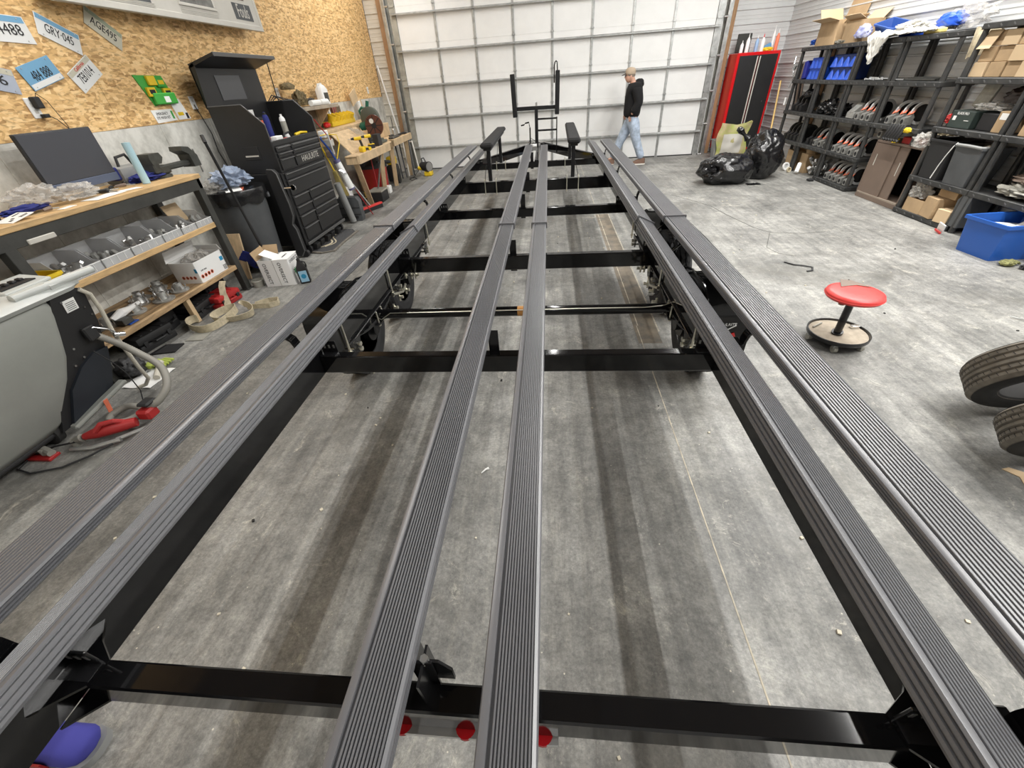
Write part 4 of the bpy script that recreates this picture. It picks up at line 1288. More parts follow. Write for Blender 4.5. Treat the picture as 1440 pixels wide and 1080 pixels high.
t = thing('pad_holder', 'red and grey plastic clamp on the floor left of the vacuum head', 'clamp', (-3.16, 1.48, 0))
q = MB(); q.box(-3.24, -3.06, 1.43, 1.50, .0, .02, .004); part('base', q, M_red, t)
q = MB(); q.tube([(-3.22, 1.50, .03), (-3.14, 1.49, .045), (-3.07, 1.47, .035)], .022, n=10); q.cyl((-3.13, 1.48, .02), (-3.13, 1.48, .06), .022, n=10); part('clamp', q, M_galvdusty, t)

# bin with rubbish
t = thing('trash_can', 'round dark grey bin heaped with rubbish beside the workbench', 'bin', (-3.56, 4.66, .14))
q = MB(); q.lathe([(.0, .0), (.23, 0), (.24, .02), (.295, .70), (.32, .70), (.32, .76), (.305, .76), (.285, .70), (.23, .04), (0, .03)], c=(-3.56, 4.66, .14), n=40); c_ = part('can', q, M_greybin, t)
q = MB()
for a in (0.6, 0.6 + PI):
    m_ = Matrix.Translation((-3.56, 4.66, .14)) @ Matrix.Rotation(a, 4, 'Z')
    q.boxm(m_ @ Matrix.Translation((.315, 0, .66)), (.05, .14, .05), .012)
part('handle', q, M_greybin, t)
q = MB()
q.lathe([(.300, .765), (.326, .772), (.330, .76), (.326, .66 ), (.322, .64), (.318, .66), (.322, .75), (.298, .755)], c=(-3.56, 4.66, .14), n=48)
for v in q.bm.verts:
    if v.co.z < .84: v.co.z += .06 * noise.noise(Vector((v.co.x * 9, v.co.y * 9, 0)))
part('bin_liner', q, M_bag, t)
crumple((-3.55, 4.70, 1.00), (.18, .20, .13), 31, mat('grey_blue_film', (.35, .42, .55), .3, alpha=.7, bump=.6, bscale=20), 'plastic_bag', 'pale blue crumpled plastic bag on top of the heaped bin', 'bag', amp=.45, fold=.3)
crumple((-3.70, 4.55, .92), (.16, .14, .09), 33, M_clearbag, 'plastic_bag', 'crumpled clear bag at the bench side of the heaped bin', 'bag', amp=.45, fold=.3)
crumple((-3.76, 4.74, .96), (.10, .10, .09), 35, M_black, 'black_cloth', 'black rag at the back of the heaped bin', 'cloth')
papers((-3.48, 4.55, .915), .16, .30, .7, 'white cardboard sheet poking out of the bin', t=.004)
q = MB(); q.boxm(Matrix.Translation((-3.58, 4.52, .90)) @ Matrix.Rotation(.7, 4, 'Z'), (.10, .20, .05), .006); solo('cardboard_piece', q, M_black, 'small black box lying in the top of the bin', 'box')
q = MB(); q.boxm(Matrix.Translation((-3.46, 4.62, .895)) @ Matrix.Rotation(.5, 4, 'Z'), (.09, .20, .03), .004); solo('red_wrapper', q, M_orange, 'orange-red packet at the front of the bin', 'packet')
t = thing('bin_dolly', 'black wheeled dolly under the rubbish bin', 'dolly', (-3.56, 4.66, 0))
q = MB(); q.lathe([(0, .09), (.24, .09), (.25, .10), (.25, .138), (0, .138)], c=(-3.56, 4.66, 0), n=32); part('deck', q, M_black, t)
for a in (.5, 2.1, 3.6, 5.2):
    q = MB(); q.cyl((-3.57 + .19 * math.cos(a), 4.66 + .19 * math.sin(a), .045), (-3.55 + .19 * math.cos(a), 4.66 + .19 * math.sin(a), .045), .045, n=14); part('caster', q, M_black, t)
t = thing('breaker_bar', 'long black broom pole leaning across the front of the bin', 'pole', (-3.24, 4.3, 0))
q = MB(); q.cyl((-3.30, 4.42, .0), (-3.23, 4.24, .62), .016, n=12); part('grip', q, M_black, t)
q = MB(); q.cyl((-3.23, 4.24, .62), (-3.16, 4.05, 1.40), .013, n=12); part('pole', q, M_ink, t)
q = MB(); q.tube([(-3.16, 4.05, 1.40), (-3.17, 4.06, 1.42), (-3.18, 4.07, 1.46)], .016, n=8); part('tip', q, M_black, t)

# open carton with lettering, and bottle
t = thing('carton', 'white open carton lettered in black with a green leaf print on the floor', 'box', (0, 0, 0))
W2, D2, H2 = .30, .27, .31
q = MB(); q.tray((0, 0, 0), (.34, .27, .29), 0, .005, 0); bx_ = part('box', q, M_white, t)
q = MB(); q.boxm(Matrix.Translation((-.13, .15, .33)) @ Matrix.Rotation(-.5, 4, 'X'), (.20, .004, .10)); q.boxm(Matrix.Translation((-.18, 0, .335)) @ Matrix.Rotation(-.3, 4, 'Y'), (.004, .26, .10)); part('brown_flap', q, M_card, t)
q = MB(); q.box(.0, .17, -.135, .135, .288, .293); q.boxm(Matrix.Translation((-.06, -.02, .32)) @ Matrix.Rotation(.45, 4, 'Y'), (.15, .16, .004)); part('white_flap', q, M_paper, t)
q = MB(); q.box(-.002, .002, -.1365, -.135, .0, .29); part('seam', q, M_galvdusty, t)
letter('OVERSECT', .052, M_ink, t, plane_m((-.10, -.1358, .145), (0, 0, -1), (1, 0, 0)), wide=.95)
letter('OVERSECT', .052, M_ink, t, plane_m((.06, -.1358, .145), (0, 0, -1), (1, 0, 0)), wide=.95)
letter('OVERSECT', .045, M_ink, t, plane_m((.1708, -.005, .25), (0, 1, 0), (0, 0, 1)), wide=.95)
letter('OVERSECT', .030, M_ink, t, plane_m((.09, .0, .2938), (0, 1, 0), (-1, 0, 0)), wide=.95)
letter('BIO CLEAN', .028, M_ink, t, plane_m((.1708, .095, .13), (0, 0, -1), (0, 1, 0)))
q = MB()
leaf = []
for k in range(22):
    a = 2 * PI * k / 22
    rr = (.062 if k % 2 else .036) * (1 + .25 * math.sin(3 * a))
    leaf.append((-.02 + rr * math.cos(a), .12 + rr * math.sin(a)))
q.prism(leaf, 'x', .1700, .1712); part('leaf_print', q, mat('green_print', (.03, .22, .07), .6), t)
t.location = (-3.03, 4.17, 0); t.rotation_euler = (0, 0, .14)
t = thing('jug', 'black one-gallon bottle with a blue and white label on the floor', 'bottle', (0, 0, 0))
q = MB(); q.loft([[(x * .9, y * .9, 0) for x, y in [(.05, .035), (-.05, .035), (-.05, -.035), (.05, -.035)]]] + [[(sx * (.055 - k), sy * (.038 - k * .6), z) for sx, sy in ((1, 1), (-1, 1), (-1, -1), (1, -1))] for z, k in ((.012, 0), (.155, 0), (.185, .008), (.225, .028), (.25, .038))]); part('body', q, M_ink, t, ang=50)
q = MB(); q.cyl((0, 0, .248), (0, 0, .272), .018, n=16); q.cyl((0, 0, .272), (0, 0, .30), .008, .004, n=10); part('spout', q, M_ink, t)
q = MB(); q.tube([(.02, 0, .24), (.055, 0, .225), (.06, 0, .19), (.05, 0, .165)], .008, n=8); part('handle', q, M_ink, t)
q = MB(); q.box(-.042, .042, -.0395, -.0385, .02, .145, .0005); l_ = part('label_sheet', q, mat('pale_blue_label', (.30, .52, .68), .4), t)
q = MB(); q.lathe([(.026, 0), (.026, .001), (0, .001)], n=20, m=plane_m((0, -.0396, .085), (1, 0, 0), (0, 0, 1))); part('label_disc', q, M_cyan, l_)
t.location = (-2.76, 4.12, 0); t.rotation_euler = (0, 0, .45)
q = MB(); q.lathe([(.0, 0), (.055, 0), (.065, .07), (.06, .075), (.05, .01), (0, .01)], c=(-3.29, 4.05, 0), n=24); solo('tin_can', q, M_galvdusty, 'small open tin can on the floor beside the bench leg', 'can')
q = MB(); q.sheet(8, 8, lambda u, v: (-3.52 + u * .10 + .03 * math.sin(v * 6), 4.20 + v * .25, .26 - .20 * v + .10 * u + .03 * noise.noise(Vector((u * 3, v * 4, 1)))), .004); solo('blue_cloth', q, M_navy, 'dark blue cloth hanging between workbench leg and bin', 'cloth')
q = MB(); q.boxm(Matrix.Translation((-3.56, 4.28, .26)) @ Matrix.Rotation(-.25, 4, 'X'), (.16, .02, .50), .003); solo('wood_board', q, M_lumber, 'short pale board leaning between the bench leg and bin', 'board')

# ================================================================== LEFT WALL: things hung on the strand board
WX = XL + .0
def wallthing(name, label, cat, y, z):
    return thing(name, label, cat, (XL, y, z))
M_pl_sky = mat('plate_blue_band', (.16, .36, .55), .45)
M_pl_green = mat('plate_dull_green', (.30, .34, .25), .5)
M_pl_white = mat('plate_white', (.72, .73, .72), .4)
M_pl_tan = mat('plate_faded', (.52, .50, .40), .5)
plates = [ # (y, z, w, h, tilt, text, size, base, band, band position, label)
    ('TW4488', 3.56, 2.215, .44, .16, -.02, M_pl_white, M_pl_sky, 1, 'white licence plate with a blue top band reading TW4488 at the frame edge'),
    ('GRY\u00b7045', 4.01, 2.205, .31, .15, -.42, M_pl_white, M_pl_sky, 1, 'white licence plate with blue top band reading GRY 045'),
    ('484 888', 3.67, 1.955, .31, .15, .27, M_pl_sky, M_pl_white, -1, 'blue and white licence plate reading 484 888'),
    ('7E81014', 4.045, 1.95, .30, .15, .46, M_pl_white, M_pl_tan, 1, 'white licence plate reading 7E81014 to the right of the blue plate'),
    ('AGE495', 4.47, 2.27, .31, .15, -.62, M_pl_tan, M_pl_green, 1, 'faded dull licence plate tucked under the scoreboard'),
    ('456', 3.30, 1.93, .30, .15, -.22, mat('plate_grey_blue', (.38, .42, .50), .5), M_pl_tan, 1, 'grey-blue licence plate at the left frame edge')]
for s, y, z, w, h, a, m1, m2, pos, lab in plates:
    t = thing('licence_plate', lab, 'licence plate', (XL + .004, y, z), 'licence plates on the strand board')
    R_ = plane_m((XL + .004, y, z), (0, math.cos(a), math.sin(a)), (0, -math.sin(a), math.cos(a)))
    q = MB(); q.boxm(R_, (w, h, .003), .001)
    part('plate', q, m1, t)
    q = MB(); q.boxm(R_ @ Matrix.Translation((0, pos * h * .36, .002)), (w * .96, h * .22, .001)); part('colour_band', q, m2, t)
    q = MB()
    for sx in (-1, 1):
        for sy in (-1, 1): q.cyl(R_ @ Vector((sx * w * .38, sy * h * .4, .001)), R_ @ Vector((sx * w * .38, sy * h * .4, .005)), .004, n=8)
    part('screw', q, M_stainless, t)
    letter(s, h * .58, M_ink, t, R_ @ Matrix.Translation((0, -h * .04, .0028)), wide=(w * .82) / (len(s) * h * .58 * .66))
    if s.startswith('7E8'):
        letter('California', h * .22, M_redp, t, R_ @ Matrix.Translation((0, h * .37, .0035)))

def outlet(y, z, h, label, m_=M_white, w=.075):
    t = thing('wall_outlet', label, 'outlet', (XL, y, z))
    q = MB(); q.box(XL - .003, XL + .008, y - w / 2, y + w / 2, z - h / 2, z + h / 2, .003); pl = part('cover_plate', q, m_, t)
    q = MB()
    for dz in (-.022, .022): q.box(XL + .008, XL + .0095, y - .014, y + .014, z + dz - .013, z + dz + .013, .001)
    part('socket', q, M_offw, pl)
    return t
o_ = outlet(3.45, 1.74, .13, 'white wall outlet with a black charger plugged in above the bench')
t = thing('charger_plug', 'black charger plug in the outlet above the workbench', 'plug', (XL + .01, 3.47, 1.77))
q = MB(); q.box(XL + .0095, XL + .055, 3.445, 3.50, 1.735, 1.81, .006); q.box(XL + .0095, XL + .05, 3.455, 3.50, 1.675, 1.70, .004); part('plug', q, M_ink, t)
q = MB(); q.tube([(XL + .05, 3.48, 1.69), (XL + .05, 3.53, 1.66), (XL + .03, 3.62, 1.56), (XL + .03, 3.66, 1.50), (XL + .05, 3.66, 1.40)], .003, n=6); part('cord', q, M_ink, t)
q = MB(); q.tube([(XL + .05, 3.47, 1.80), (XL + .06, 3.48, 1.83), (XL + .04, 3.55, 1.78), (XL + .03, 3.60, 1.62), (XL + .03, 3.60, 1.5)], .0025, n=6); part('thin_cord', q, M_ink, t)
outlet(5.16, 1.70, .12, 'white wall outlet left of the tool chest lid')
q = MB(); q.tube([(XL + .02, 5.14, 1.68), (XL + .03, 5.16, 1.58), (XL + .02, 5.22, 1.40), (XL + .02, 5.20, 1.22), (XL + .04, 5.22, 1.05)], .005, n=6); solo('power_cord', q, M_ink, 'black power cord hanging from the outlet by the tool chest', 'cord')
outlet(10.6, 1.69, .12, 'white wall outlet near the far corner of the strand board')
outlet(6.95, 1.74, .12, 'white wall outlet right of the tool chest lid')

# green first-aid station with leaflets
t = thing('first_aid_station', 'green wall board with yellow pouches of first-aid supplies', 'first aid board', (XL, 4.69, 1.80))
q = MB(); q.prism([(4.52, 1.945), (4.87, 1.94), (4.93, 1.74), (4.62, 1.695)], 'x', XL, XL + .006); part('board', q, M_green, t)
q = MB(); q.box(XL + .006, XL + .05, 4.62, 4.90, 1.705, 1.80, .008); part('tray', q, M_green, t)
for k, (y, z) in enumerate(((4.64, 1.81), (4.84, 1.80), (4.70, 1.90), (4.80, 1.885))):
    q = MB(); q.box(XL + .006, XL + .034, y - .05, y + .05, z - .038, z + .038, .004); pc = part('pouch', q, M_yellow if k != 3 else M_green, t)
    q = MB(); q.box(XL + .034, XL + .0355, y - .034, y + .034, z - .016, z + .018); part('print', q, M_ink if k < 2 else M_yellow, pc)
q = MB(); q.box(XL + .05, XL + .052, 4.73, 4.80, 1.72, 1.77); part('sticker', q, M_paper, t)
t = thing('sign', 'white emergency eye-wash sign under the green first-aid board', 'sign', (XL, 4.63, 1.61))
q = MB(); q.prism([(4.53, 1.665), (4.80, 1.665), (4.83, 1.565), (4.55, 1.555)], 'x', XL, XL + .004); part('sheet', q, M_paper, t)
letter('EMERGENCY\nEYE WASH KIT', .034, M_ink, t, plane_m((XL + .0045, 4.655, 1.613), (0, 1, 0), (0, 0, 1)), wide=.8)
q = MB(); q.box(XL + .004, XL + .005, 4.775, 4.80, 1.58, 1.65); part('bottle_pictogram', q, M_green, t)
t = thing('leaflet', 'white poster with yellow and black blocks right of the eye-wash sign', 'poster', (XL, 4.92, 1.65))
q = MB(); q.prism([(4.83, 1.745), (4.97, 1.745), (5.03, 1.565), (4.85, 1.565)], 'x', XL, XL + .003); part('sheet', q, M_paper, t)
q = MB(); q.box(XL + .003, XL + .004, 4.87, 4.95, 1.60, 1.63); part('yellow_block', q, M_yellow, t)
q = MB(); q.box(XL + .003, XL + .004, 4.975, 5.01, 1.57, 1.62); part('black_block', q, M_ink, t)

# scoreboard
t = thing('scoreboard', 'grey metal basketball scoreboard mounted on the strand board wall', 'scoreboard', (XL, 5.4, 2.7))
sb0, sb1, szb, sx_ = 3.95, 6.70, 2.385, -3.74
q = MB(); q.prism([(XL, 2.44), (sx_ - .05, szb), (sx_, szb + .01), (sx_, 3.35), (XL, 3.35)], 'y', sb0, sb1); part('cabinet', q, M_offw, t)
q = MB(); q.box(sx_ - .02, sx_ + .008, sb0 - .02, sb1 + .02, szb + .0, szb + .05, .004); part('lower_lip', q, M_offw, t)
q = MB(); q.box(sx_ - .02, sx_ + .012, sb1 - .0, sb1 + .03, szb, 3.35, .003); part('end_cap', q, M_offw, t)
M_sbl = mat('scoreboard_label_grey', (.07, .075, .08), .5)
for y0, y1 in ((4.52, 4.92), (6.22, 6.58)):
    q = MB(); q.box(sx_, sx_ + .003, y0, y1, szb + .085, szb + .235, .001); lp = part('label_panel', q, M_sbl, t)
    letter('Fouls', .175, M_offw, t, plane_m((sx_ + .0035, (y0 + y1) / 2, szb + .16), (0, 1, 0), (0, 0, 1)), wide=.62)
q = MB(); q.box(sx_, sx_ + .003, 6.22, 6.50, szb + .27, szb + .40, .001); lp = part('label_panel', q, mat('brown_label', (.10, .06, .05), .5), t)
letter('Home', .12, M_offw, t, plane_m((sx_ + .0035, 6.36, szb + .34), (0, 1, 0), (0, 0, 1)), wide=.8)
M_win = mat('clouded_display_window', (.22, .215, .20), .25, var=.5, vscale=5, col2=(.10, .10, .095))
q = MB(); q.box(sx_, sx_ + .004, 5.32, 5.85, szb + .14, szb + .45, .001); part('display_window', q, M_win, t)
q = MB()
q.box(sx_, sx_ + .014, 5.29, 5.88, szb + .115, szb + .14, .003); q.box(sx_, sx_ + .014, 5.29, 5.32, szb + .14, szb + .47, .003); q.box(sx_, sx_ + .014, 5.85, 5.88, szb + .14, szb + .47, .003); q.box(sx_, sx_ + .014, 5.29, 5.88, szb + .45, szb + .47, .003)
part('window_frame', q, M_offw, t)
q = MB()
for z in (.055, .068, .082): q.box(sx_ + .0, sx_ + .006, 5.30, 5.87, szb + z, szb + z + .006); q.box(sx_, sx_ + .006, 4.40, 4.95, szb + z - .0, szb + z + .004)
part('louvre', q, M_offw, t)

# ================================================================== tool chest
t = thing('tool_chest', 'tall black two-piece tool chest with its lid open', 'tool chest', (-3.45, 5.6, 0))
CX, CB, CY0, CY1 = -3.13, -3.72, 5.02, 6.17
q = MB(); q.box(CB, CX - .02, CY0, CY1, .13, .98, .006); part('roller_cabinet', q, M_chest, t)
q = MB()
q.prism([(CB, .985), (CX - .02, .985), (CX - .02, 1.27), (CB, 1.27)], 'y', CY0 + .02, CY1 - .02)
part('top_box', q, M_chest, t)
for y in (CY0 + .01, CY1 - .025):
    q = MB(); q.prism([(CB, .985), (CX - .012, .985), (CX - .012, 1.46), (CX - .20, 1.65), (CB, 1.65)], 'y', y, y + .015)
    sp_ = part('side_panel', q, M_chest, t)
    q = MB(); q.tube([(CX - .012, y + .0075, 1.30), (CX - .012, y + .0075, 1.46), (CX - .20, y + .0075, 1.652), (CB, y + .0075, 1.652)], .007, n=6); part('edge_trim', q, M_chestedge, sp_)
q = MB(); q.box(CB, CB + .012, CY0 + .02, CY1 - .02, 1.27, 1.65); part('back_panel', q, M_chest, t)
q = MB(); q.box(CX - .03, CX - .008, CY0 + .02, CY1 - .02, 1.245, 1.30, .004); part('front_rail', q, M_chest, t)
# slotted hand hole on the near side
q = MB(); q.box(-3.52, -3.32, CY0 + .002, CY0 + .0105, 1.13, 1.26, .002); hh = part('side_slot', q, M_ink, t)
q = MB(); q.box(-3.50, -3.34, CY0 - .001, CY0 + .003, 1.16, 1.175); part('slot_edge', q, M_offw, hh)
# open lid
q = MB(); q.box(CB - .02, CB + .0, CY0 + .02, CY1 + .04, 1.63, 2.0, .004); lid = part('lid', q, M_chest, t)
q = MB(); q.prism([(CB - .02, 1.64), (CB, 1.64), (CB + .05, 2.00), (CB + .04, 2.03), (CB - .02, 2.0)], 'y', CY0 + .02, CY0 + .03)
q.prism([(CB, 1.99), (CB + .30, 2.075), (CB + .30, 2.10), (CB - .02, 2.02)], 'y', CY0 + .02, CY1 + .04)
part('lid_front', q, M_chest, lid)
q = MB(); q.box(CB + .0, CB + .006, 5.35, 5.80, 1.70, 1.93, .001); part('lid_sticker', q, mat('dark_grey_foil', (.08, .082, .088), .35), lid)
q = MB()
for y in (CY1 + .0,): q.tube([(CB + .20, y, 2.04), (CB + .18, y, 1.70), (CB + .20, y, 1.55)], .006, n=6)
part('gas_strut', q, M_ink, t)
q = MB(); q.box(CB + .285, CB + .302, CY0 + .03, CY1 + .03, 2.068, 2.103, .002); part('lid_lip', q, M_chestedge, lid)
drawers = [ # y0,y1,z0,z1
    (CY0 + .06, CY0 + .36, 1.185, 1.235), (CY0 + .40, CY1 - .05, 1.185, 1.235), (CY0 + .06, CY0 + .36, 1.125, 1.175), (CY0 + .40, CY1 - .05, 1.125, 1.175),
    (CY0 + .06, CY0 + .36, 1.0, 1.115), (CY0 + .40, CY1 - .05, 1.0, 1.115),
    (CY0 + .05, CY1 - .05, .90, .965), (CY0 + .05, CY1 - .05, .72, .89), (CY0 + .05, CY0 + .42, .60, .71), (CY0 + .45, CY1 - .05, .60, .71), (CY0 + .05, CY0 + .42, .49, .59), (CY0 + .45, CY1 - .05, .49, .59),
    (CY0 + .05, CY0 + .42, .35, .48), (CY0 + .45, CY1 - .05, .40, .48), (CY0 + .05, CY0 + .42, .19, .34), (CY0 + .45, CY1 - .05, .19, .39)]
for y0, y1, z0, z1 in drawers:
    q = MB(); q.box(CX - .022, CX - .004, y0, y1, z0, z1, .003); d_ = part('drawer', q, M_chest, t)
    q = MB(); q.prism([(CX - .004, z1 - .002), (CX + .014, z1 - .004), (CX + .018, z1 - .012), (CX + .012, z1 - .016), (CX - .004, z1 - .018)], 'y', y0 + .005, y1 - .005); part('drawer_pull', q, M_chestedge, d_)
letter('HAULRITE', .095, M_offw, t, plane_m((CX - .0035, CY0 + .76, 1.052), (0, 1, 0), (0, 0, 1)), wide=1.05)
q = MB(); q.box(CX - .006, CX + .012, CY0, CY1, .13, .165, .004); part('kick_trim', q, M_chestedge, t)
for y in (CY0 + .08, CY1 - .08):
    for x in (CX - .08, CB + .06):
        q = MB(); q.cyl((x, y - .018, .06), (x, y + .018, .06), .06, n=20); q.box(x - .03, x + .03, y - .03, y + .03, .10, .13); part('caster', q, M_black, t)
q = MB()
for k in range(5): q.boxm(Matrix.Translation((CX - .03 - .02 * (k % 2), CY0 + .22 + k * .17, .05)) @ Matrix.Rotation(.3, 4, 'Y'), (.06, .10, .10), .004)
solo('wheel_chocks', q, M_black, 'black ribbed wheel ramps pushed under the tool chest', 'ramp', kind='stuff')
# things in the open chest top
t = thing('grease_tub', 'red-orange tub with black lid in the open tool chest', 'tub', (-3.27, 5.10, 1.272))
q = MB(); q.cyl((-3.30, 5.14, 1.272), (-3.30, 5.14, 1.50), .075, .08, n=28); part('tub', q, mat('red_orange_tin', (.72, .12, .05), .4), t)
q = MB(); q.cyl((-3.30, 5.14, 1.50), (-3.30, 5.14, 1.525), .085, n=28); part('lid', q, M_ink, t)
q = MB(); q.cyl((-3.30, 5.14, 1.275), (-3.30, 5.14, 1.37), .0785, .0795, n=28, cap=False); part('white_band', q, M_paper, t)
letter('GREASE', .03, M_red, t, plane_m((-3.219, 5.14, 1.32), (0, 1, 0), (0, 0, 1)))
t = thing('spray_can', 'pale spray can standing in the open tool chest', 'spray can', (-3.35, 5.78, 1.272))
q = MB(); q.lathe([(0, 0), (.034, 0), (.034, .20), (.024, .222), (.014, .226), (.014, .25), (0, .252)], c=(-3.35, 5.78, 1.272), n=24); part('can', q, M_white, t)
q = MB(); q.cyl((-3.35, 5.78, 1.33), (-3.35, 5.78, 1.45), .0345, n=24, cap=False); part('label_band', q, M_galvdusty, t)
t = thing('spray_can', 'dark blue spray can behind the pale one in the tool chest', 'spray can', (-3.42, 5.52, 1.272))
q = MB(); q.lathe([(0, 0), (.034, 0), (.034, .24), (.024, .262), (.014, .266), (.014, .29), (0, .292)], c=(-3.40, 5.52, 1.272), n=24); part('can', q, M_navy, t)
q = MB(); q.cyl((-3.40, 5.52, 1.50), (-3.40, 5.52, 1.56), .020, n=16); part('cap', q, M_ink, t)
for k, (y, z) in enumerate(((5.36, 1.42), (5.70, 1.45))):
    q = MB(); q.boxm(Matrix.Translation((CB + .03, y, z)) @ Matrix.Rotation(.05, 4, 'Y'), (.004, .22 - k * .08, .28)); solo('paper_sheet', q, M_paper, ('large white sheet leaning inside the open tool chest', 'small white sheet leaning beside the large one in the tool chest')[k], 'paper')
q = MB(); q.box(-3.26, -3.18, 5.24, 5.38, 1.272, 1.33, .006); solo('packet', q, M_paper, 'white and red packet at the front of the open tool chest', 'packet')
q = MB(); q.tube([(-3.20, 5.38, 1.285), (-3.18, 5.46, 1.285)], [.012, .016], n=8); solo('screwdriver', q, M_redvinyl, 'red screwdriver handle on the tool chest front rail', 'screwdriver')
q = MB(); q.tube([(-3.24, 5.50, 1.28), (-3.24, 5.52, 1.33), (-3.24, 5.64, 1.34), (-3.24, 5.68, 1.28)], .012, n=8); solo('clamp', q, M_ink, 'black spring clamp in the open tool chest', 'clamp')
q = MB(); q.tube([(-3.30, 5.88, 1.29), (-3.26, 5.96, 1.31), (-3.24, 6.08, 1.30)], [.02, .014, .012], n=8); solo('caulk_gun', q, M_yellow, 'yellow-handled tool at the far end of the tool chest', 'tool')
# cables on the lid hinge
q = MB()
for k in range(3): q.tube([(CB + .02, 6.22 + k * .05, 1.66), (CB + .04, 6.3 + k * .06, 1.72 - k * .01), (CB + .05, 6.45 + k * .1, 1.66), (CB + .04, 6.7 + k * .1, 1.64), (CB + .05, 6.9, 1.60)], .006, n=6)
solo('cable_tangle', q, M_ink, 'black cables draped behind the tool chest', 'cable', kind='stuff')

# black moulded plastic panel between bin and chest
t = thing('creeper_board', 'black moulded mechanic creeper board stood on end beside the tool chest', 'creeper', (-3.33, 4.99, 0))
q = MB(); q.prism([(-3.27, .03), (-3.22, .02), (-3.16, .09), (-3.165, .36), (-3.19, .42), (-3.14, .52), (-3.135, .66), (-3.15, .80), (-3.155, .99), (-3.19, 1.03), (-3.26, 1.035), (-3.27, 1.02), (-3.28, .06)], 'y', 4.925, 4.985); part('board', q, M_black, t)
q = MB(); q.tube([(-3.22, 4.93, .02), (-3.16, 4.93, .09), (-3.165, 4.93, .36), (-3.19, 4.93, .42), (-3.14, 4.93, .52), (-3.135, 4.93, .66), (-3.155, 4.93, .99), (-3.19, 4.93, 1.03), (-3.25, 4.93, 1.035)], .008, n=8); part('rolled_edge', q, M_chestedge, t)
q = MB(); q.cyl((-3.18, 4.95, .045), (-3.18, 5.0, .045), .045, n=18); part('caster', q, M_black, t)
q = MB(); q.tube([(-3.15, 4.95, .83), (-3.05, 4.96, .83)], .012, n=8); q.lathe([(.028, -.006), (.036, -.006), (.036, .006), (.028, .006), (.028, -.006)], n=20, m=Matrix.Translation((-3.03, 4.96, .83)) @ Matrix.Rotation(PI / 2, 4, 'X')); solo('clamp_ring', q, M_chrome, 'chrome ring clamp on the creeper board edge', 'clamp')

# floor mat with a pale emblem
t = thing('floor_mat', 'dark grey floor mat with a cream swirl emblem before the tool chest', 'mat', (-3.15, 5.6, 0))
q = MB(); q.prism([(-3.52, 5.20), (-3.02, 5.10), (-2.90, 5.16), (-2.93, 6.00), (-3.02, 6.12), (-3.42, 6.16)], 'z', .0, .014); part('mat', q, mat('charcoal_mat_pile', (.06, .06, .062), .95, bump=.5, bscale=200), t)
q = MB()
sw = [(-3.14 + .08 * math.sin(k * .55) , 5.30 + k * .055, .0155) for k in range(12)]
q.tube(sw, .01, flat=(.022, .003)); q.tube([(p[0] + .05, p[1] + .015, p[2]) for p in sw[:9]], .01, flat=(.016, .003))
part('emblem', q, M_strap, t)
q = MB(); q.tube([(-3.40, 5.16, .010), (-3.02, 5.07, .012), (-2.88, 5.14, .010), (-2.90, 5.5, .010), (-2.90, 6.02, .010)], .01, flat=(.03, .016)); part('raised_border', q, M_oldrub, t)

# ================================================================== far left: wood benches, saw, shelf
t = thing('wall_shelf', 'weathered board shelf fixed to the wall beyond the tool chest', 'shelf', (-3.8, 7.7, 1.5))
q = MB(); q.box(XL, -3.62, 6.60, 8.15, 1.50, 1.545, .003); part('board', q, mat('greyed_board', (.42, .36, .28), .75, var=.3, vscale=8), t)
q = MB()
for y in (6.9, 7.9): q.prism([(XL, 1.25), (XL + .03, 1.25), (-3.68, 1.50), (XL, 1.50)], 'y', y, y + .035)
part('bracket', q, M_lumber, t)
q = MB(); q.box(XL + .006, XL + .022, 6.6, 8.9, 1.225, 1.498, .002); solo('backing_board', q, mat('dark_stained_board', (.20, .15, .10), .75, var=.4, vscale=5), 'dark stained board on the wall beneath the board shelf', 'board')
# camouflage cap / jacket heap
crumple((-3.78, 7.22, 1.64), (.08, .17, .13), 41, M_blackcam, 'camouflage_jacket', 'brown camouflage jacket bundled on the board shelf', 'jacket', amp=.4, fold=.25)
crumple((-3.80, 6.98, 1.80), (.09, .14, .055), 43, M_blackcam, 'camouflage_hat', 'brown camouflage cap on top of the bundled jacket', 'cap', amp=.2, fold=.1)
def jug(x, y, z, w, d, h, m_, label, cap=None, lab=None):
    t = thing('jug', label, 'jug', (x, y, z))
    q = MB()
    r_ = [(1, 1), (-1, 1), (-1, -1), (1, -1)]
    q.loft([sring(x - d / 2, x + d / 2, y - w / 2, y + w / 2, z, .02), sring(x - d / 2, x + d / 2, y - w / 2, y + w / 2, z + h * .7, .02), sring(x - d / 3, x + d / 3, y - w / 4, y + w / 3, z + h * .88, .02), sring(x - .02, x + .02, y, y + .04, z + h * .93, .012)])
    part('body', q, m_, t, ang=50)
    q = MB(); q.cyl((x, y + .02, z + h * .92), (x, y + .02, z + h), .022, n=16); part('cap', q, cap or M_white, t)
    q = MB(); q.tube([(x, y - .01, z + h * .93), (x, y - w * .38, z + h * .95), (x, y - w * .46, z + h * .8), (x, y - w * .45, z + h * .62)], .012, n=8); part('handle', q, m_, t)
    q = MB(); q.box(x + d / 2, x + d / 2 + .002, y - w * .32, y + w * .38, z + h * .12, z + h * .55); part('label_patch', q, lab or M_benchmetal, t)
jug(-3.76, 7.95, 1.546, .22, .12, .29, M_white, 'white gallon jug with a dark label on the board shelf')
jug(-3.82, 8.05, 1.546, .24, .10, .26, mat('dark_blue_plastic', (.015, .03, .16), .4), 'dark blue oil jug right of the white jug', M_ink, M_blue2)
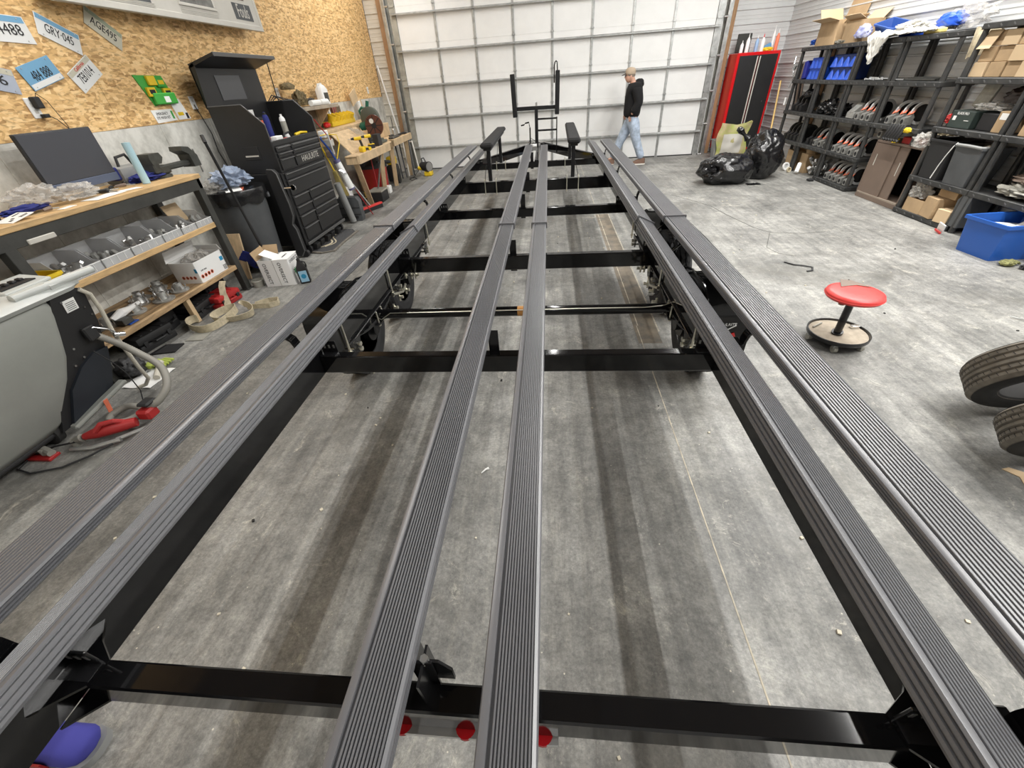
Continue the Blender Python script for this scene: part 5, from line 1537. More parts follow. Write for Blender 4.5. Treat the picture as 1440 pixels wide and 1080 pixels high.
q = MB(); q.cyl((-3.68, 7.30, 1.585), (-3.68, 7.60, 1.585), .038, n=20); solo('filter_roll', q, M_paper, 'white rolled filter on the board shelf, nearer one', 'roll')
q = MB(); q.cyl((-3.70, 7.66, 1.585), (-3.68, 7.88, 1.585), .040, n=20); solo('filter_roll', q, M_paper, 'white rolled filter beside the white jug', 'roll')
crumple((-3.82, 7.58, 1.60), (.07, .14, .055), 45, M_black, 'black_cloth', 'black cloth lying on the board shelf behind the rolls', 'cloth')
# tool holders hanging at the shelf end
t = thing('tool_rack', 'white and dark red wall rack of small tools at the shelf end', 'rack', (XL, 8.4, 1.45))
q = MB(); q.box(XL + .01, XL + .05, 8.25, 8.42, 1.33, 1.52, .004); part('white_pocket', q, M_paper, t)
q = MB(); q.prism([(8.46, 1.53), (8.68, 1.53), (8.62, 1.30), (8.55, 1.30)], 'x', XL + .01, XL + .05); part('red_pocket', q, mat('dark_red_plastic', (.28, .05, .04), .5), t)
for k in range(4):
    q = MB(); q.cyl((XL + .055, 8.28 + k * .10, 1.51), (XL + .055, 8.33 + k * .085, 1.36), .005, n=6); part('blade', q, M_galv if k > 1 else M_ink, t)

# rear plywood top / block bench along the wall
t = thing('lumber_bench', 'long pale lumber bench top built against the wall', 'workbench', (-3.6, 8.0, 0))
for k in range(5):
    q = MB(); q.box(-3.90, -3.52, 7.30 + k * .26, 7.545 + k * .26, 1.0, 1.18, .004); part('timber_block', q, M_lumber, t)
q = MB(); q.box(-3.95, -3.50, 7.0, 8.75, 1.182, 1.22, .003); part('top_board', q, M_lumber, t)
q = MB(); q.prism([(-3.52, 1.18), (-3.50, 1.18), (-3.22, .876), (-3.24, .876)], 'y', 7.28, 8.36); part('sloping_board', q, M_lumber, t)
q = MB(); q.box(-3.24, -3.05, 7.00, 8.36, .86, .875, .002); q.box(-3.50, -3.05, 8.362, 8.80, .86, .884, .002); part('low_top', q, M_lumber, t)
q = MB(); q.box(-3.245, -3.045, 7.02, 7.06, .755, .86, .003); part('end_board', q, M_lumber, t)
q = MB(); q.box(-3.045, -3.00, 7.0, 8.56, .76, .885, .004); part('front_board', q, M_lumber, t)
for y0, y1 in ((7.10, 7.74), (8.30, 8.51)):
    q = MB(); q.bar((-3.12, y0, .76), (-3.30, y1, .0), .085, .045, .003); part('leg', q, M_lumber, t)
for y in (7.2, 8.9):
    q = MB(); q.box(-3.94, -3.86, y, y + .05, 0, 1.0, .003); part('back_leg', q, M_lumber, t)
q = MB(); q.bar((-3.12, 8.3, .76), (-3.28, 8.0, .02), .03, .012); part('metal_brace', q, M_galv, t)
# second bench with saw table beyond
t = thing('lumber_bench', 'smaller pale lumber bench beyond the chop saw by the door', 'workbench', (-3.5, 9.7, 0))
q = MB(); q.box(-3.9, -3.12, 9.05, 10.25, .82, .86, .003); part('top_board', q, M_lumber, t)
q = MB(); q.box(-3.12, -3.07, 9.02, 10.28, .77, .885, .003); part('front_board', q, M_lumber, t)
q = MB(); q.box(-3.9, -3.1, 9.02, 9.06, .75, .86, .003); part('end_board', q, M_lumber, t)
q = MB(); q.prism([(-3.93, .86), (-3.86, .86), (-3.86, 1.22), (-3.93, 1.22)], 'y', 9.0, 10.35); q.box(-3.9, -3.55, 9.6, 10.30, .865, 1.10, .004); part('back_board', q, M_lumber, t)
for y0, y1 in ((9.1, 9.33), (10.15, 10.5)):
    q = MB(); q.bar((-3.18, y0, .78), (-3.32, y1, .0), .085, .045, .003); part('leg', q, M_lumber, t)

# chop saw
t = thing('chop_saw', 'dark green chop saw with rust-brown blade guard on the lumber bench', 'saw', (-3.3, 8.5, .87))
c = Vector((-3.22, 8.55, 1.20)); ax_ = Matrix.Translation(c) @ Matrix.Rotation(PI / 2, 4, 'X')
q = MB(); q.lathe([(.0, -.04), (.15, -.04), (.17, -.03), (.17, .04), (.15, .05), (0, .05)], n=36, m=Matrix.Translation((-3.28, 8.60, 1.29)) @ Matrix.Rotation(PI / 2, 4, 'X')); part('upper_guard', q, M_olive, t)
M_rust = mat('rust_brown_guard', (.12, .04, .025), .4)
q = MB(); q.lathe([(0, -.012), (.165, -.012), (.17, 0), (.165, .012), (0, .012)], n=36, m=Matrix.Translation((-3.21, 8.52, 1.17)) @ Matrix.Rotation(PI / 2, 4, 'X')); g_ = part('lower_guard', q, M_rust, t)
q = MB()
for k in range(8):
    a = k * PI / 4
    q.boxm(Matrix.Translation((-3.21, 8.503, 1.17)) @ Matrix.Rotation(a, 4, 'Y') @ Matrix.Translation((.09, 0, 0)), (.13, .004, .012))
q.cyl((-3.21, 8.50, 1.17), (-3.21, 8.515, 1.17), .045, n=20)
part('guard_rib', q, M_ink, g_)
q = MB(); q.lathe([(.04, 0), (.04, .004), (0, .004)], n=20, m=Matrix.Translation((-3.24, 8.50, 1.24)) @ Matrix.Rotation(PI / 2, 4, 'X')); part('badge', q, M_paper, g_)
q = MB(); q.cyl((-3.46, 8.6, 1.16), (-3.30, 8.6, 1.22), .07, n=24); q.cyl((-3.50, 8.6, 1.145), (-3.45, 8.6, 1.165), .055, n=24); part('motor', q, M_dkgreen, t)
q = MB(); q.tube([(-3.42, 8.6, 1.26), (-3.46, 8.6, 1.40), (-3.40, 8.6, 1.45), (-3.32, 8.6, 1.42)], .022, n=10); part('handle', q, M_dkgreen, t)
q = MB(); q.cyl((-3.30, 8.6, 1.44), (-3.27, 8.6, 1.54), .03, n=14); part('dust_port', q, M_dkgreen, t)
q = MB(); q.box(-3.42, -3.10, 8.40, 8.75, .885, .93, .01); q.lathe([(.14, 0), (.14, .03), (0, .03)], c=(-3.25, 8.58, .93), n=28); q.prism([(-3.40, .93), (-3.34, .93), (-3.30, 1.2), (-3.36, 1.24)], 'y', 8.56, 8.64); part('base', q, M_olive, t)

def drill(x, y, z, rz, label, lying=False):
    t = thing('cordless_drill', label, 'drill', (0, 0, 0))
    q = MB(); q.cyl((-.03, 0, .185), (.09, 0, .185), .028, .024, n=16); part('motor_housing', q, M_yellow, t)
    q = MB(); q.cyl((.09, 0, .185), (.14, 0, .185), .021, .014, n=14); part('chuck', q, M_ink, t)
    q = MB(); q.cyl((.14, 0, .185), (.19, 0, .185), .004, n=8); part('bit', q, M_galv, t)
    q = MB(); q.bar((.0, 0, .17), (-.02, 0, .06), .03, .04, .008); part('grip', q, M_ink, t)
    q = MB(); q.box(-.07, .04, -.035, .035, 0, .055, .008); part('battery', q, M_yellow if lying else M_ink, t)
    q = MB(); q.box(-.065, .035, -.036, .036, .055, .07, .004); part('battery_clip', q, M_yellow, t)
    t.location = (x, y, z); t.rotation_euler = (PI / 2 if lying else 0, 0, rz)
    return t
drill(-3.17, 7.60, .876, 3.6, 'yellow cordless drill standing upright, nearer the tool chest')
drill(-3.13, 7.92, .876, 4.0, 'yellow cordless drill standing beside the black block')
drill(-3.13, 7.42, .912, 2.6, 'yellow and black cordless driver lying on the bench edge', True)
q = MB(); q.box(-3.16, -3.06, 8.15, 8.33, .876, 1.06, .006); solo('black_block', q, M_black, 'upright black box on the lumber bench under the saw blade', 'box')
# yellow organiser bin row on top board
t = thing('organiser_bins', 'yellow scalloped organiser bin strip on the lumber bench', 'organiser', (-3.8, 8.4, 1.22))
q = MB(); q.box(-3.90, -3.72, 7.95, 8.95, 1.221, 1.30, .01); part('tray', q, M_yellow, t)
for k in range(6):
    q = MB(); q.lathe([(.06, 0), (.075, .10), (.07, .105), (.055, .01), (0, .01)], n=20, m=Matrix.Translation((-3.78, 8.05 + k * .16, 1.29)) @ Matrix.Rotation(.35, 4, 'Y')); part('cup', q, M_yellow, t)
q = MB(); q.blob((-3.76, 7.80, 1.265), (.05, .10, .045), 6, .15, 3, 3); solo('red_bottle', q, M_redp, 'glossy red sprayer bottle lying left of the yellow organiser', 'bottle')
q = MB()
for k in range(6): q.cyl((-3.47 + .015 * k, 7.95 + .05 * k, 1.20 - .01 * k), (-3.36 + .015 * k, 8.02 + .055 * k, 1.085 - .01 * k), .005, n=6)
solo('chisel_set', q, M_galv, 'fan of bare steel chisels and punches on the sloping board', 'chisels', kind='stuff')
t = thing('wood_offcuts', 'pale plywood offcuts propped against the wall beyond the saw', 'lumber', (-3.85, 9.4, 1.2))
q = MB(); q.boxm(Matrix.Translation((-3.85, 9.45, 1.60)) @ Matrix.Rotation(.3, 4, 'X'), (.02, .34, .20), .002); part('square_piece', q, M_lumber, t)
q = MB(); q.boxm(Matrix.Translation((-3.84, 9.72, 1.36)) @ Matrix.Rotation(.25, 4, 'X'), (.02, .16, .40), .002); part('upright_piece', q, M_yellow if False else M_lumber, t)
q = MB(); q.boxm(Matrix.Translation((-3.82, 9.60, 1.42)) @ Matrix.Rotation(.1, 4, 'X'), (.02, .10, .22), .002); part('paper_piece', q, M_paper, t)
t = thing('router', 'grey metal trim router standing on the smaller lumber bench', 'router', (-3.28, 9.75, .86))
q = MB(); q.lathe([(.06, 0), (.062, .02), (.035, .04), (.035, .14), (.02, .16), (0, .16)], c=(-3.28, 9.75, .861), n=22); part('body', q, M_stainless, t)
q = MB(); q.cyl((-3.28, 9.75, 1.02), (-3.28, 9.75, 1.22), .007, n=8); part('spindle', q, M_ink, t)
q = MB(); q.tube([(-3.24, 9.9, .885), (-3.20, 10.10, .90), (-3.16, 10.2, .885)], .022, n=8); solo('hand_saw', q, M_ink, 'black hand plane at the far end of the smaller bench', 'tool')
q = MB(); q.box(-3.20, -3.10, 9.10, 9.55, .886, .92, .01); q.tube([(-3.22, 9.25, .93), (-3.20, 9.45, .93)], .015, n=8); solo('miter_gauge', q, M_benchmetal, 'dark metal clamp bar on the near end of the smaller bench', 'clamp')

# broom, lamp and cables between chest and bench
t = thing('straw_broom', 'straw broom standing bristles down behind the work lamp', 'broom', (-3.25, 6.8, 0))
q = MB()
rnd = random.Random(4)
for k in range(70):
    a, r_ = rnd.random() * 2 * PI, rnd.random() ** .5
    q.cyl((-3.36 + .035 * r_ * math.cos(a), 6.78 + .04 * r_ * math.sin(a), .72), (-3.34 + .07 * r_ * math.cos(a), 6.86 + .13 * r_ * math.sin(a), .33), .0035, n=4)
o = part('bristles', q, mat('straw', (.42, .34, .12), .8), t); o['kind'] = 'stuff'
q = MB(); q.cyl((-3.36, 6.78, .70), (-3.52, 6.70, 1.45), .012, n=8); part('handle', q, M_yellow, t)
t = thing('work_lamp', 'white tubular work lamp hanging upright by the tool chest', 'lamp', (-3.0, 6.6, .3))
q = MB(); q.cyl((-3.16, 6.55, .86), (-3.08, 6.60, .50), .048, n=20); part('tube', q, M_white, t)
q = MB(); q.cyl((-3.17, 6.545, .90), (-3.16, 6.55, .86), .052, n=20); q.cyl((-3.08, 6.60, .50), (-3.075, 6.605, .48), .05, n=20); part('end_cap', q, mat('purple_grey', (.12, .11, .22), .5), t)
q = MB(); q.tube([(-3.17, 6.54, .90), (-3.21, 6.50, 1.05), (-3.25, 6.42, 1.18), (-3.22, 6.38, 1.20)], .014, n=8); part('blue_cable', q, M_blue, t)
q = MB(); q.tube([(-3.16, 6.56, .90), (-3.10, 6.66, 1.10), (-3.14, 6.72, 1.20), (-3.24, 6.60, 1.22), (-3.26, 6.45, 1.22)], .007, n=6); part('yellow_cable', q, M_yellow, t)
q = MB(); q.cyl((-3.10, 6.36, 1.25), (-3.16, 6.52, .98), .012, n=10); solo('white_tube_brush', q, M_white, 'thin white tube hanging on the side of the tool chest', 'tube')
q = MB(); q.cyl((-3.06, 6.70, .45), (-2.98, 6.92, .02), .008, n=8); q.cyl((-3.22, 6.34, 1.42), (-3.14, 6.50, 1.16), .008, n=8); solo('red_rod', q, M_red, 'thin red rod leaning beside the work lamp', 'rod')
q = MB(); q.cyl((-3.22, 6.45, .60), (-3.16, 6.52, .02), .05, n=16); solo('grey_pipe', q, M_grey, 'grey plastic pipe standing behind the black moulded case', 'pipe')
q = MB()
for k in range(3): q.tube([(-3.10, 6.38 + k * .03, .78), (-3.05, 6.42 + k * .03, .74), (-3.08, 6.50 + k * .03, .70)], .009, n=6)
solo('hose_fitting', q, M_chrome, 'chrome quick-connect fittings hanging by the tool chest', 'fitting', kind='stuff')
t = thing('junction_boxes', 'white and grey small boxes mounted beyond the tool chest', 'boxes', (-3.3, 6.8, 1.0))
for k, (y, z, m_) in enumerate(((6.66, 1.22, M_paper), (6.76, 1.10, M_offw), (6.72, .96, M_brown))):
    q = MB(); q.box(-3.36, -3.26, y - .06, y + .07, z - .045, z + .045, .008); part('box', q, m_, t)
t = thing('tool_case', 'black moulded power-tool case standing upright by the broom', 'case', (-3.2, 6.55, 0))
q = MB(); q.prism([(-3.40, 0), (-3.05, 0), (-3.03, .05), (-3.03, .30), (-3.07, .36), (-3.20, .365), (-3.38, .345), (-3.42, .30), (-3.42, .05)], 'y', 6.60, 6.72); part('shell', q, M_greybin, t)
q = MB()
for z in (.10, .20): q.box(-3.41, -3.04, 6.592, 6.60, z, z + .012, .003)
q.box(-3.36, -3.09, 6.59, 6.60, .05, .08, .003)
part('rib', q, M_black, t)
q = MB(); q.tube([(-3.36, 6.65, .345), (-3.34, 6.65, .375), (-3.25, 6.65, .385), (-3.22, 6.65, .365)], .011, n=8); part('handle', q, M_black, t)
# push broom head
t = thing('push_broom', 'push broom with a red block and black bristles on the floor', 'broom', (-3.15, 7.2, 0))
q = MB(); q.bar((-3.22, 6.98, .075), (-3.02, 7.50, .075), .06, .03, .004); part('block', q, M_redvinyl, t)
q = MB(); q.bar((-3.22, 6.98, .03), (-3.02, 7.50, .03), .055, .058, .003); part('bristles', q, M_ink, t)
q = MB(); q.cyl((-3.13, 7.24, .09), (-3.44, 7.10, .75), .012, n=8); part('handle', q, M_galv, t)
t = thing('storage_box', 'dusty black storage box on the floor beside the bench leg', 'box', (-3.2, 7.95, 0))
q = MB(); q.box(-3.36, -3.10, 7.82, 8.18, 0, .17, .015, 2); part('box', q, M_black, t)
q = MB(); q.box(-3.37, -3.09, 7.81, 8.19, .17, .20, .01); part('lid', q, mat('dusty_lid', (.34, .32, .27), .9), t)
hardcase(-3.55, 7.75, 0, .26, .36, .16, M_black, 'black case on the floor behind the dusty storage box', .3)
q = MB(); q.box(-3.66, -3.44, 7.60, 8.35, .0, .09, .01); solo('yellow_level', q, M_yellow, 'yellow tool lying on the floor under the lumber bench', 'tool')
t = thing('white_canister', 'white and black canister under the near end of the lumber bench', 'canister', (-3.55, 7.35, 0))
q = MB(); q.lathe([(0, 0), (.11, 0), (.11, .30), (.08, .36), (.05, .38), (0, .38)], c=(-3.55, 7.35, 0), n=26); part('body', q, M_white, t)
q = MB(); q.cyl((-3.55, 7.35, .12), (-3.55, 7.35, .22), .112, n=26, cap=False); part('band', q, M_ink, t)
t = thing('shop_vacuum', 'red wet and dry shop vacuum under the lumber bench', 'vacuum', (-3.54, 8.72, 0))
q = MB(); q.lathe([(0, .02), (.25, .02), (.26, .08), (.29, .46), (.30, .48), (.27, .50), (0, .50)], c=(-3.54, 8.72, 0), n=32); part('drum', q, M_red, t)
q = MB(); q.lathe([(.31, .47), (.31, .52), (.22, .60), (.12, .66), (.10, .72), (0, .74)], c=(-3.54, 8.72, 0), n=32); part('motor_head', q, M_black, t)
ribhose([(-3.34, 8.56, .56), (-3.26, 8.72, .55), (-3.22, 8.92, .52), (-3.34, 9.0, .50)], .03, M_ink, t, 'hose', .02)
for a in (0.5, 2.2, 3.9, 5.4):
    q = MB(); q.cyl((-3.54 + .24 * math.cos(a), 8.72 + .24 * math.sin(a) - .015, .03), (-3.54 + .24 * math.cos(a), 8.72 + .24 * math.sin(a) + .015, .03), .03, n=12); part('caster', q, M_black, t)
q = MB(); q.box(-3.34, -3.20, 8.54, 8.70, 0, .14, .02, 2); solo('white_pack', q, M_paper, 'white wrapped packet on the floor under the lumber bench', 'packet')
q = MB(); q.cyl((-3.32, 8.25, .10), (-3.34, 8.30, .66), .010, n=8); solo('red_lever', q, M_red, 'upright red jack handle under the lumber bench', 'handle')
q = MB(); q.box(-3.40, -3.24, 8.16, 8.40, 0, .10, .02); solo('floor_jack', q, M_ink, 'low black trolley jack on the floor beneath the bench', 'jack')
t = thing('vacuum', 'black and yellow wheeled vacuum beside the far bench leg', 'vacuum', (-3.4, 9.7, 0))
q = MB(); q.box(-3.56, -3.34, 9.55, 9.85, .03, .36, .05, 2); part('body', q, M_black, t)
q = MB(); q.box(-3.54, -3.36, 9.60, 9.82, .36, .52, .04, 2); part('top', q, M_yellow, t)
q = MB(); q.cyl((-3.33, 9.6, .08), (-3.30, 9.6, .08), .08, n=18); part('wheel', q, M_black, t)
# trim stock leaning by the door
trims = [(-3.42, 9.85, .0, -3.50, 10.05, .86, M_ink), (-3.36, 9.98, 0, -3.47, 10.2, .88, M_ink), (-3.30, 10.1, 0, -3.42, 10.35, .86, M_black), (-3.28, 10.25, 0, -3.40, 10.6, .84, M_offw), (-3.20, 10.4, 0, -3.36, 10.9, .78, M_ink), (-3.10, 10.55, 0, -3.30, 11.0, .66, M_offw)]
for k, (x0, y0, z0, x1, y1, z1, m_) in enumerate(trims):
    q = MB(); q.bar((x0, y0, z0 + .02), (x1, y1, z1), .03, .02, .002)
    solo('trim_length', q, m_, 'long narrow %s leaning by the door jamb, %s' % ('black strip' if m_ is not M_offw else 'pale strip', ('first from the vacuum', 'second from the vacuum', 'third from the vacuum', 'just right of the black strips', 'second last before the door', 'nearest the door')[k]), 'strip')
q = MB(); q.bar((-3.62, 10.9, 0.02), (-3.72, 11.0, .70), .09, .04, .003); solo('grey_plank', q, mat('grey_weathered_plank', (.30, .28, .25), .8, var=.3), 'grey weathered plank leaning at the door jamb', 'plank')
q = MB(); q.cyl((-3.66, 11.30, .72), (-3.90, 11.38, 2.12), .018, n=10); solo('white_pipe', q, M_white, 'long white pipe leaning in the corner by the door', 'pipe')
# yellow work light on the floor
t = thing('work_light', 'yellow and black floor work light beside the door', 'work light', (-2.85, 10.3, 0))
q = MB(); q.box(-2.92, -2.74, 10.22, 10.42, 0, .10, .02); part('base', q, M_yellow, t)
q = MB(); q.cyl((-2.98, 10.40, .19), (-2.78, 10.26, .19), .09, .11, n=28); part('head', q, M_black, t)
q = MB(); q.cyl((-2.782, 10.262, .19), (-2.772, 10.256, .19), .095, n=28); part('lens', q, M_stainless, t)
q = MB(); q.tube([(-2.96, 10.38, .27), (-2.97, 10.38, .35), (-2.90, 10.34, .37), (-2.86, 10.31, .29)], .012, n=8); part('handle', q, M_ink, t)
q = MB(); q.box(-3.08, -2.94, 10.30, 10.44, .12, .20, .02); part('battery_box', q, M_yellow, t)
q = MB(); q.tube([(-3.04, 10.3, .15), (-3.14, 10.2, .02), (-3.20, 9.95, .006), (-3.10, 9.8, .006), (-3.02, 9.95, .006), (-3.12, 10.12, .006), (-3.24, 10.1, .006)], .005, n=6); part('cord', q, M_ink, t)

# ================================================================== RIGHT SIDE
# black plastic shelving units along the right wall
SX = 4.56      # front of the units
def shelving(y0, y1, levels, label, zfoot=0.0, ztop=1.83, rowhole=6):
    t = thing('shelving_unit', label, 'shelving', ((SX + XR) / 2, (y0 + y1) / 2, zfoot), 'black plastic shelving units')
    xb = XR - .03
    for z in levels:
        q = MB()
        q.box(SX, xb, y0, y1, z - .055, z, .006)
        part('shelf', q, M_plasticblk, t)
        q = MB()
        n = rowhole
        for k in range(n):
            y = y0 + .08 + (y1 - y0 - .16) * k / (n - 1)
            q.boxm(Matrix.Translation((SX - .001, y, z - .03)) @ Matrix.Rotation(.6, 4, 'X'), (.003, .035, .010))
        part('moulded_rib', q, M_chestedge, t)
    zs = sorted([zfoot] + [z for z in levels if z > zfoot + .08])
    for y in (y0 + .035, y1 - .035):
        for x in (SX + .035, xb - .035):
            for a, b2 in zip(zs, zs[1:]):
                q = MB(); q.cyl((x, y, a), (x, y, b2 - .054), .030, .027, n=10); part('post', q, M_plasticblk, t)
    return t
LV = [.06, .455, .905, 1.375, 1.83]
P_ = .885
shelving(8.865, 9.745, [.455, .905, 1.375, 1.83], 'black plastic shelving unit nearest the overhead door, with blue crates')
shelving(7.985, 8.86, [.455, .905, 1.375, 1.83], 'second black shelving unit from the door, cardboard box on top')
shelving(7.075, 7.98, LV, 'third black shelving unit from the door, full of brake discs')
shelving(6.17, 7.07, [.905, 1.375, 1.83], 'fourth black shelving unit, standing over the brown cabinet', .73)
shelving(5.07, 5.97, [.06, .44, .955, 1.415, 1.87], 'black shelving unit right of the brown cabinet, brown cartons on top shelf')
shelving(3.96, 5.06, [.44, .955, 1.415, 1.87], 'black shelving unit nearest the camera, behind the blue tote')

# brake discs: disc ring, caliper block, orange tag
def make_brake(dark=False, tagc=True):
    t = thing('brake_disc', 'x', 'brake disc', (0, 0, 0))
    q = MB(); q.lathe([(.096, -.011), (.128, -.011), (.128, .011), (.096, .011), (.096, -.011)], n=36, m=Matrix.Translation((.06, 0, .130)) @ Matrix.Rotation(PI / 2, 4, 'X'))
    part('disc_ring', q, M_benchmetal if dark else M_ring, t)
    q = MB(); q.lathe([(0, -.03), (.04, -.03), (.05, -.004), (.097, -.004), (.097, .004), (.05, .006), (0, .006)], n=28, m=Matrix.Translation((.06, 0, .130)) @ Matrix.Rotation(PI / 2, 4, 'X'))
    part('hub_bell', q, M_gloss2 if not dark else M_black, t)
    q = MB(); q.prism([(-.13, .004), (-.03, .004), (-.02, .09), (-.05, .13), (-.09, .095), (-.13, .085)], 'y', -.036, .036)
    c_ = part('caliper', q, M_castgrey if not dark else M_black, t)
    q = MB(); q.lathe([(.022, 0), (.026, .003), (.014, .004), (.012, .001), (0, .001)], n=18, m=Matrix.Translation((-.130, 0, .045)) @ Matrix.Rotation(-PI / 2, 4, 'Y')); part('piston_cap', q, M_ink, c_)
    if tagc:
        q = MB(); q.boxm(Matrix.Translation((-.055, 0, .142)) @ Matrix.Rotation(-.6, 4, 'Y') @ Matrix.Rotation(.6, 4, 'Z'), (.075, .066, .004)); part('tag', q, M_orange, t)
    return t
brk = make_brake(); brkd = make_brake(True, False)
def row(src, ys, z, x, label, group, first=None, tilt=.0):
    for k, y in enumerate(ys):
        o = src if (first and k == 0) else dup(src)
        o.location = (x, y, z); o.rotation_euler = (0, 0, tilt + .06 * math.sin(k * 2.3))
        o['label'] = label + (', %s from the door side' % ('first', 'second', 'third', 'fourth', 'fifth')[len(ys) - 1 - k] if len(ys) > 1 else ''); o['group'] = group
row(brk, [7.20, 7.36, 7.50, 7.64, 7.79], .456, 4.72, 'bright brake disc with orange tag, second shelf up', 'bright brake discs on the second shelf', True)
row(brk, [8.14, 8.30, 8.46], .456, 4.76, 'dim tagged brake disc left of the bright row', 'brake discs left of the bright row')
row(brk, [7.22, 7.36, 7.50, 7.62, 7.76], .061, 4.74, 'tagged brake disc on the bottom shelf', 'brake discs on the bottom shelf')
row(brk, [7.25, 7.38, 7.51], .906, 4.72, 'tagged brake disc, middle shelf, third unit', 'brake discs on the middle shelf')
row(brk, [6.58, 6.72, 6.86], .906, 4.74, 'brake disc on the middle shelf above brown cabinet', 'brake discs above the brown cabinet')
row(brk, [6.95], .731, 4.78, 'single brake disc half hidden behind the brown cabinet top', 'single brake disc')
row(brkd, [9.0, 9.13, 9.26, 9.40, 9.52], .456, 4.74, 'plain black brake disc, second shelf, first unit', 'black brake discs', True)
row(brkd, [8.56, 8.70], .456, 4.76, 'plain black brake disc, second shelf, second unit', 'black brake discs by the post')
row(brkd, [9.30, 9.44, 9.58], .906, 4.76, 'black disc on the middle shelf, first unit', 'black coiled discs')
# caliper box without disc, middle shelf
q = MB(); q.box(4.60, 4.82, 7.62, 7.80, .906, .99, .01); q.prism([(4.60, .99), (4.80, .99), (4.72, 1.10)], 'y', 7.64, 7.78); solo('gearbox', q, M_castgrey, 'grey cast housing left of the tagged discs on the middle shelf', 'housing')
# black round bags and straps
for k, (y, z, r, lab) in enumerate(((9.28, 1.05, .13, 'black round bag lying on the discs of the middle shelf near the door'), (8.66, 1.0, .12, 'black strap bundle left of the post on the middle shelf'), (8.40, 1.0, .14, 'large black strap bundle in the middle of the second unit'), (8.15, 1.0, .10, 'small black strap bundle at the right post of the second unit'))):
    if k == 0: crumple((4.74, y, 1.16), (.11, .13, .08), 50, M_gloss2, 'black_bag', lab, 'bag', amp=.15, fold=.05, z=-.08)
    else: crumple((4.74, y, .906 + r * .62), (.14, r, r), 50 + k, M_bag, 'strap_bundle', lab, 'bundle', amp=.4, fold=.25, z=-r * .6)
# jumble of clear fittings on the floor under the second unit
rnd = random.Random(9)
q = MB()
for k in range(42):
    x, y, z = rnd.uniform(4.68, 4.84), rnd.uniform(8.14, 8.48), rnd.uniform(.03, .22)
    if k % 3: q.boxm(Matrix.Translation((x, y, z)) @ Euler((rnd.random() * 3, rnd.random() * 3, rnd.random())).to_matrix().to_4x4(), (.10, .05, .04), .008)
    else: q.cyl((x, y, z), (x + rnd.uniform(-.05, .05), y + rnd.uniform(-.05, .05), z + .05), .03, n=12)
solo('fittings_pile', q, M_stainless, 'pile of grey metal fittings on the floor under the second unit', 'fittings', kind='stuff')
for k, (x, y, r, lab) in enumerate(((4.50, 8.88, .07, 'white ring gasket on the floor at the corner of the shelving'), (4.48, 8.70, .045, 'small cream ring on the floor beside the white ring gasket'))):
    q = MB(); q.lathe([(r * .66, -.012), (r, -.012), (r, .012), (r * .66, .012), (r * .66, -.012)], n=28, m=Matrix.Translation((x, y, r)) @ Matrix.Rotation(1.3, 4, 'X') @ Matrix.Rotation(.3, 4, 'Y')); solo('ring', q, (M_white, M_strap)[k], lab, 'ring')
q = MB(); q.cyl((4.52, 8.50, .03), (4.58, 8.58, .16), .035, n=14); solo('roll', q, M_paper, 'white paper roll leaning at the floor fittings pile', 'roll')
q = MB(); q.box(4.44, 4.52, 7.86, 7.96, 0, .035, .008); solo('black_block', q, M_ink, 'small black block on the floor before the shelving', 'block')
q = MB(); q.tray((4.78, 9.10, 0), (.28, .34, .30), .05, .005, 0); solo('carton', q, M_card, 'open brown carton on the floor beside the black bags', 'box')
q = MB(); q.cyl((4.77, 8.66, .30), (4.77, 8.66, .399), .095, n=22); q.box(4.66, 4.87, 8.55, 8.78, 0, .30, .004); solo('carton', q, M_card, 'brown carton with a dark drum on it under the second unit', 'box')
q = MB(); q.box(4.9515, 4.9595, 9.35, 9.47, 0, 1.83, .001); solo('stud_board', q, M_jamb, 'tall brown timber board upright behind the first shelving unit', 'board')
q = MB(); q.box(4.9515, 4.9595, 8.90, 9.26, .40, 1.80, .002); solo('white_sheet', q, M_white, 'tall white panel standing behind the first shelving unit', 'panel')

# blue crates: stacked egg-cup like trays
def bluetray(x, y0, y1, z0, h, label, m_, n, rows):
    t = thing('cone_tray', label, 'tray', (x, (y0 + y1) / 2, z0), 'blue moulded trays')
    q = MB(); q.box(x, x + .22, y0, y1, z0, z0 + h, .01); part('tray_block', q, m_, t)
    for r in range(rows):
        for k in range(n):
            y = y0 + (y1 - y0) * (k + .5) / n
            z = z0 + h * r / rows
            q = MB(); q.lathe([((y1 - y0) / n * .5, 0), ((y1 - y0) / n * .30, h / rows * .45), ((y1 - y0) / n * .12, h / rows * .78), (0, h / rows * .8)], c=(x + .0, y, z + .004), n=14, squash=(.6, 1)); part('cone', q, M_blue2, t)
bluetray(4.66, 8.96, 9.44, 1.376, .30, 'bright blue tray block with two rows of cones, nearer the door', M_blue2, 4, 2)
bluetray(4.65, 8.10, 8.76, 1.376, .32, 'dark blue tray block with two rows of cones on the second unit', mat('deep_blue_plastic', (.008, .03, .16), .5), 4, 2)
q = MB(); q.boxm(Matrix.Translation((4.70, 9.58, 1.51)) @ Matrix.Rotation(-.12, 4, 'X'), (.12, .10, .26), .01); solo('blue_box', q, mat('navy_blue_box', (.02, .03, .30), .5), 'tall purple-blue box at the door end of the crate shelf', 'box')
q = MB(); q.boxm(Matrix.Translation((4.74, 9.49, 1.50)) @ Matrix.Rotation(-.15, 4, 'X'), (.02, .04, .22)); solo('board_strip', q, M_card, 'brown strip between the purple-blue box and bright blue trays', 'strip')
q = MB(); q.box(4.90, 4.94, 8.2, 8.5, 1.70, 1.77); solo('white_strip', q, M_paper, 'white strip under the top shelf behind the dark blue trays', 'strip')

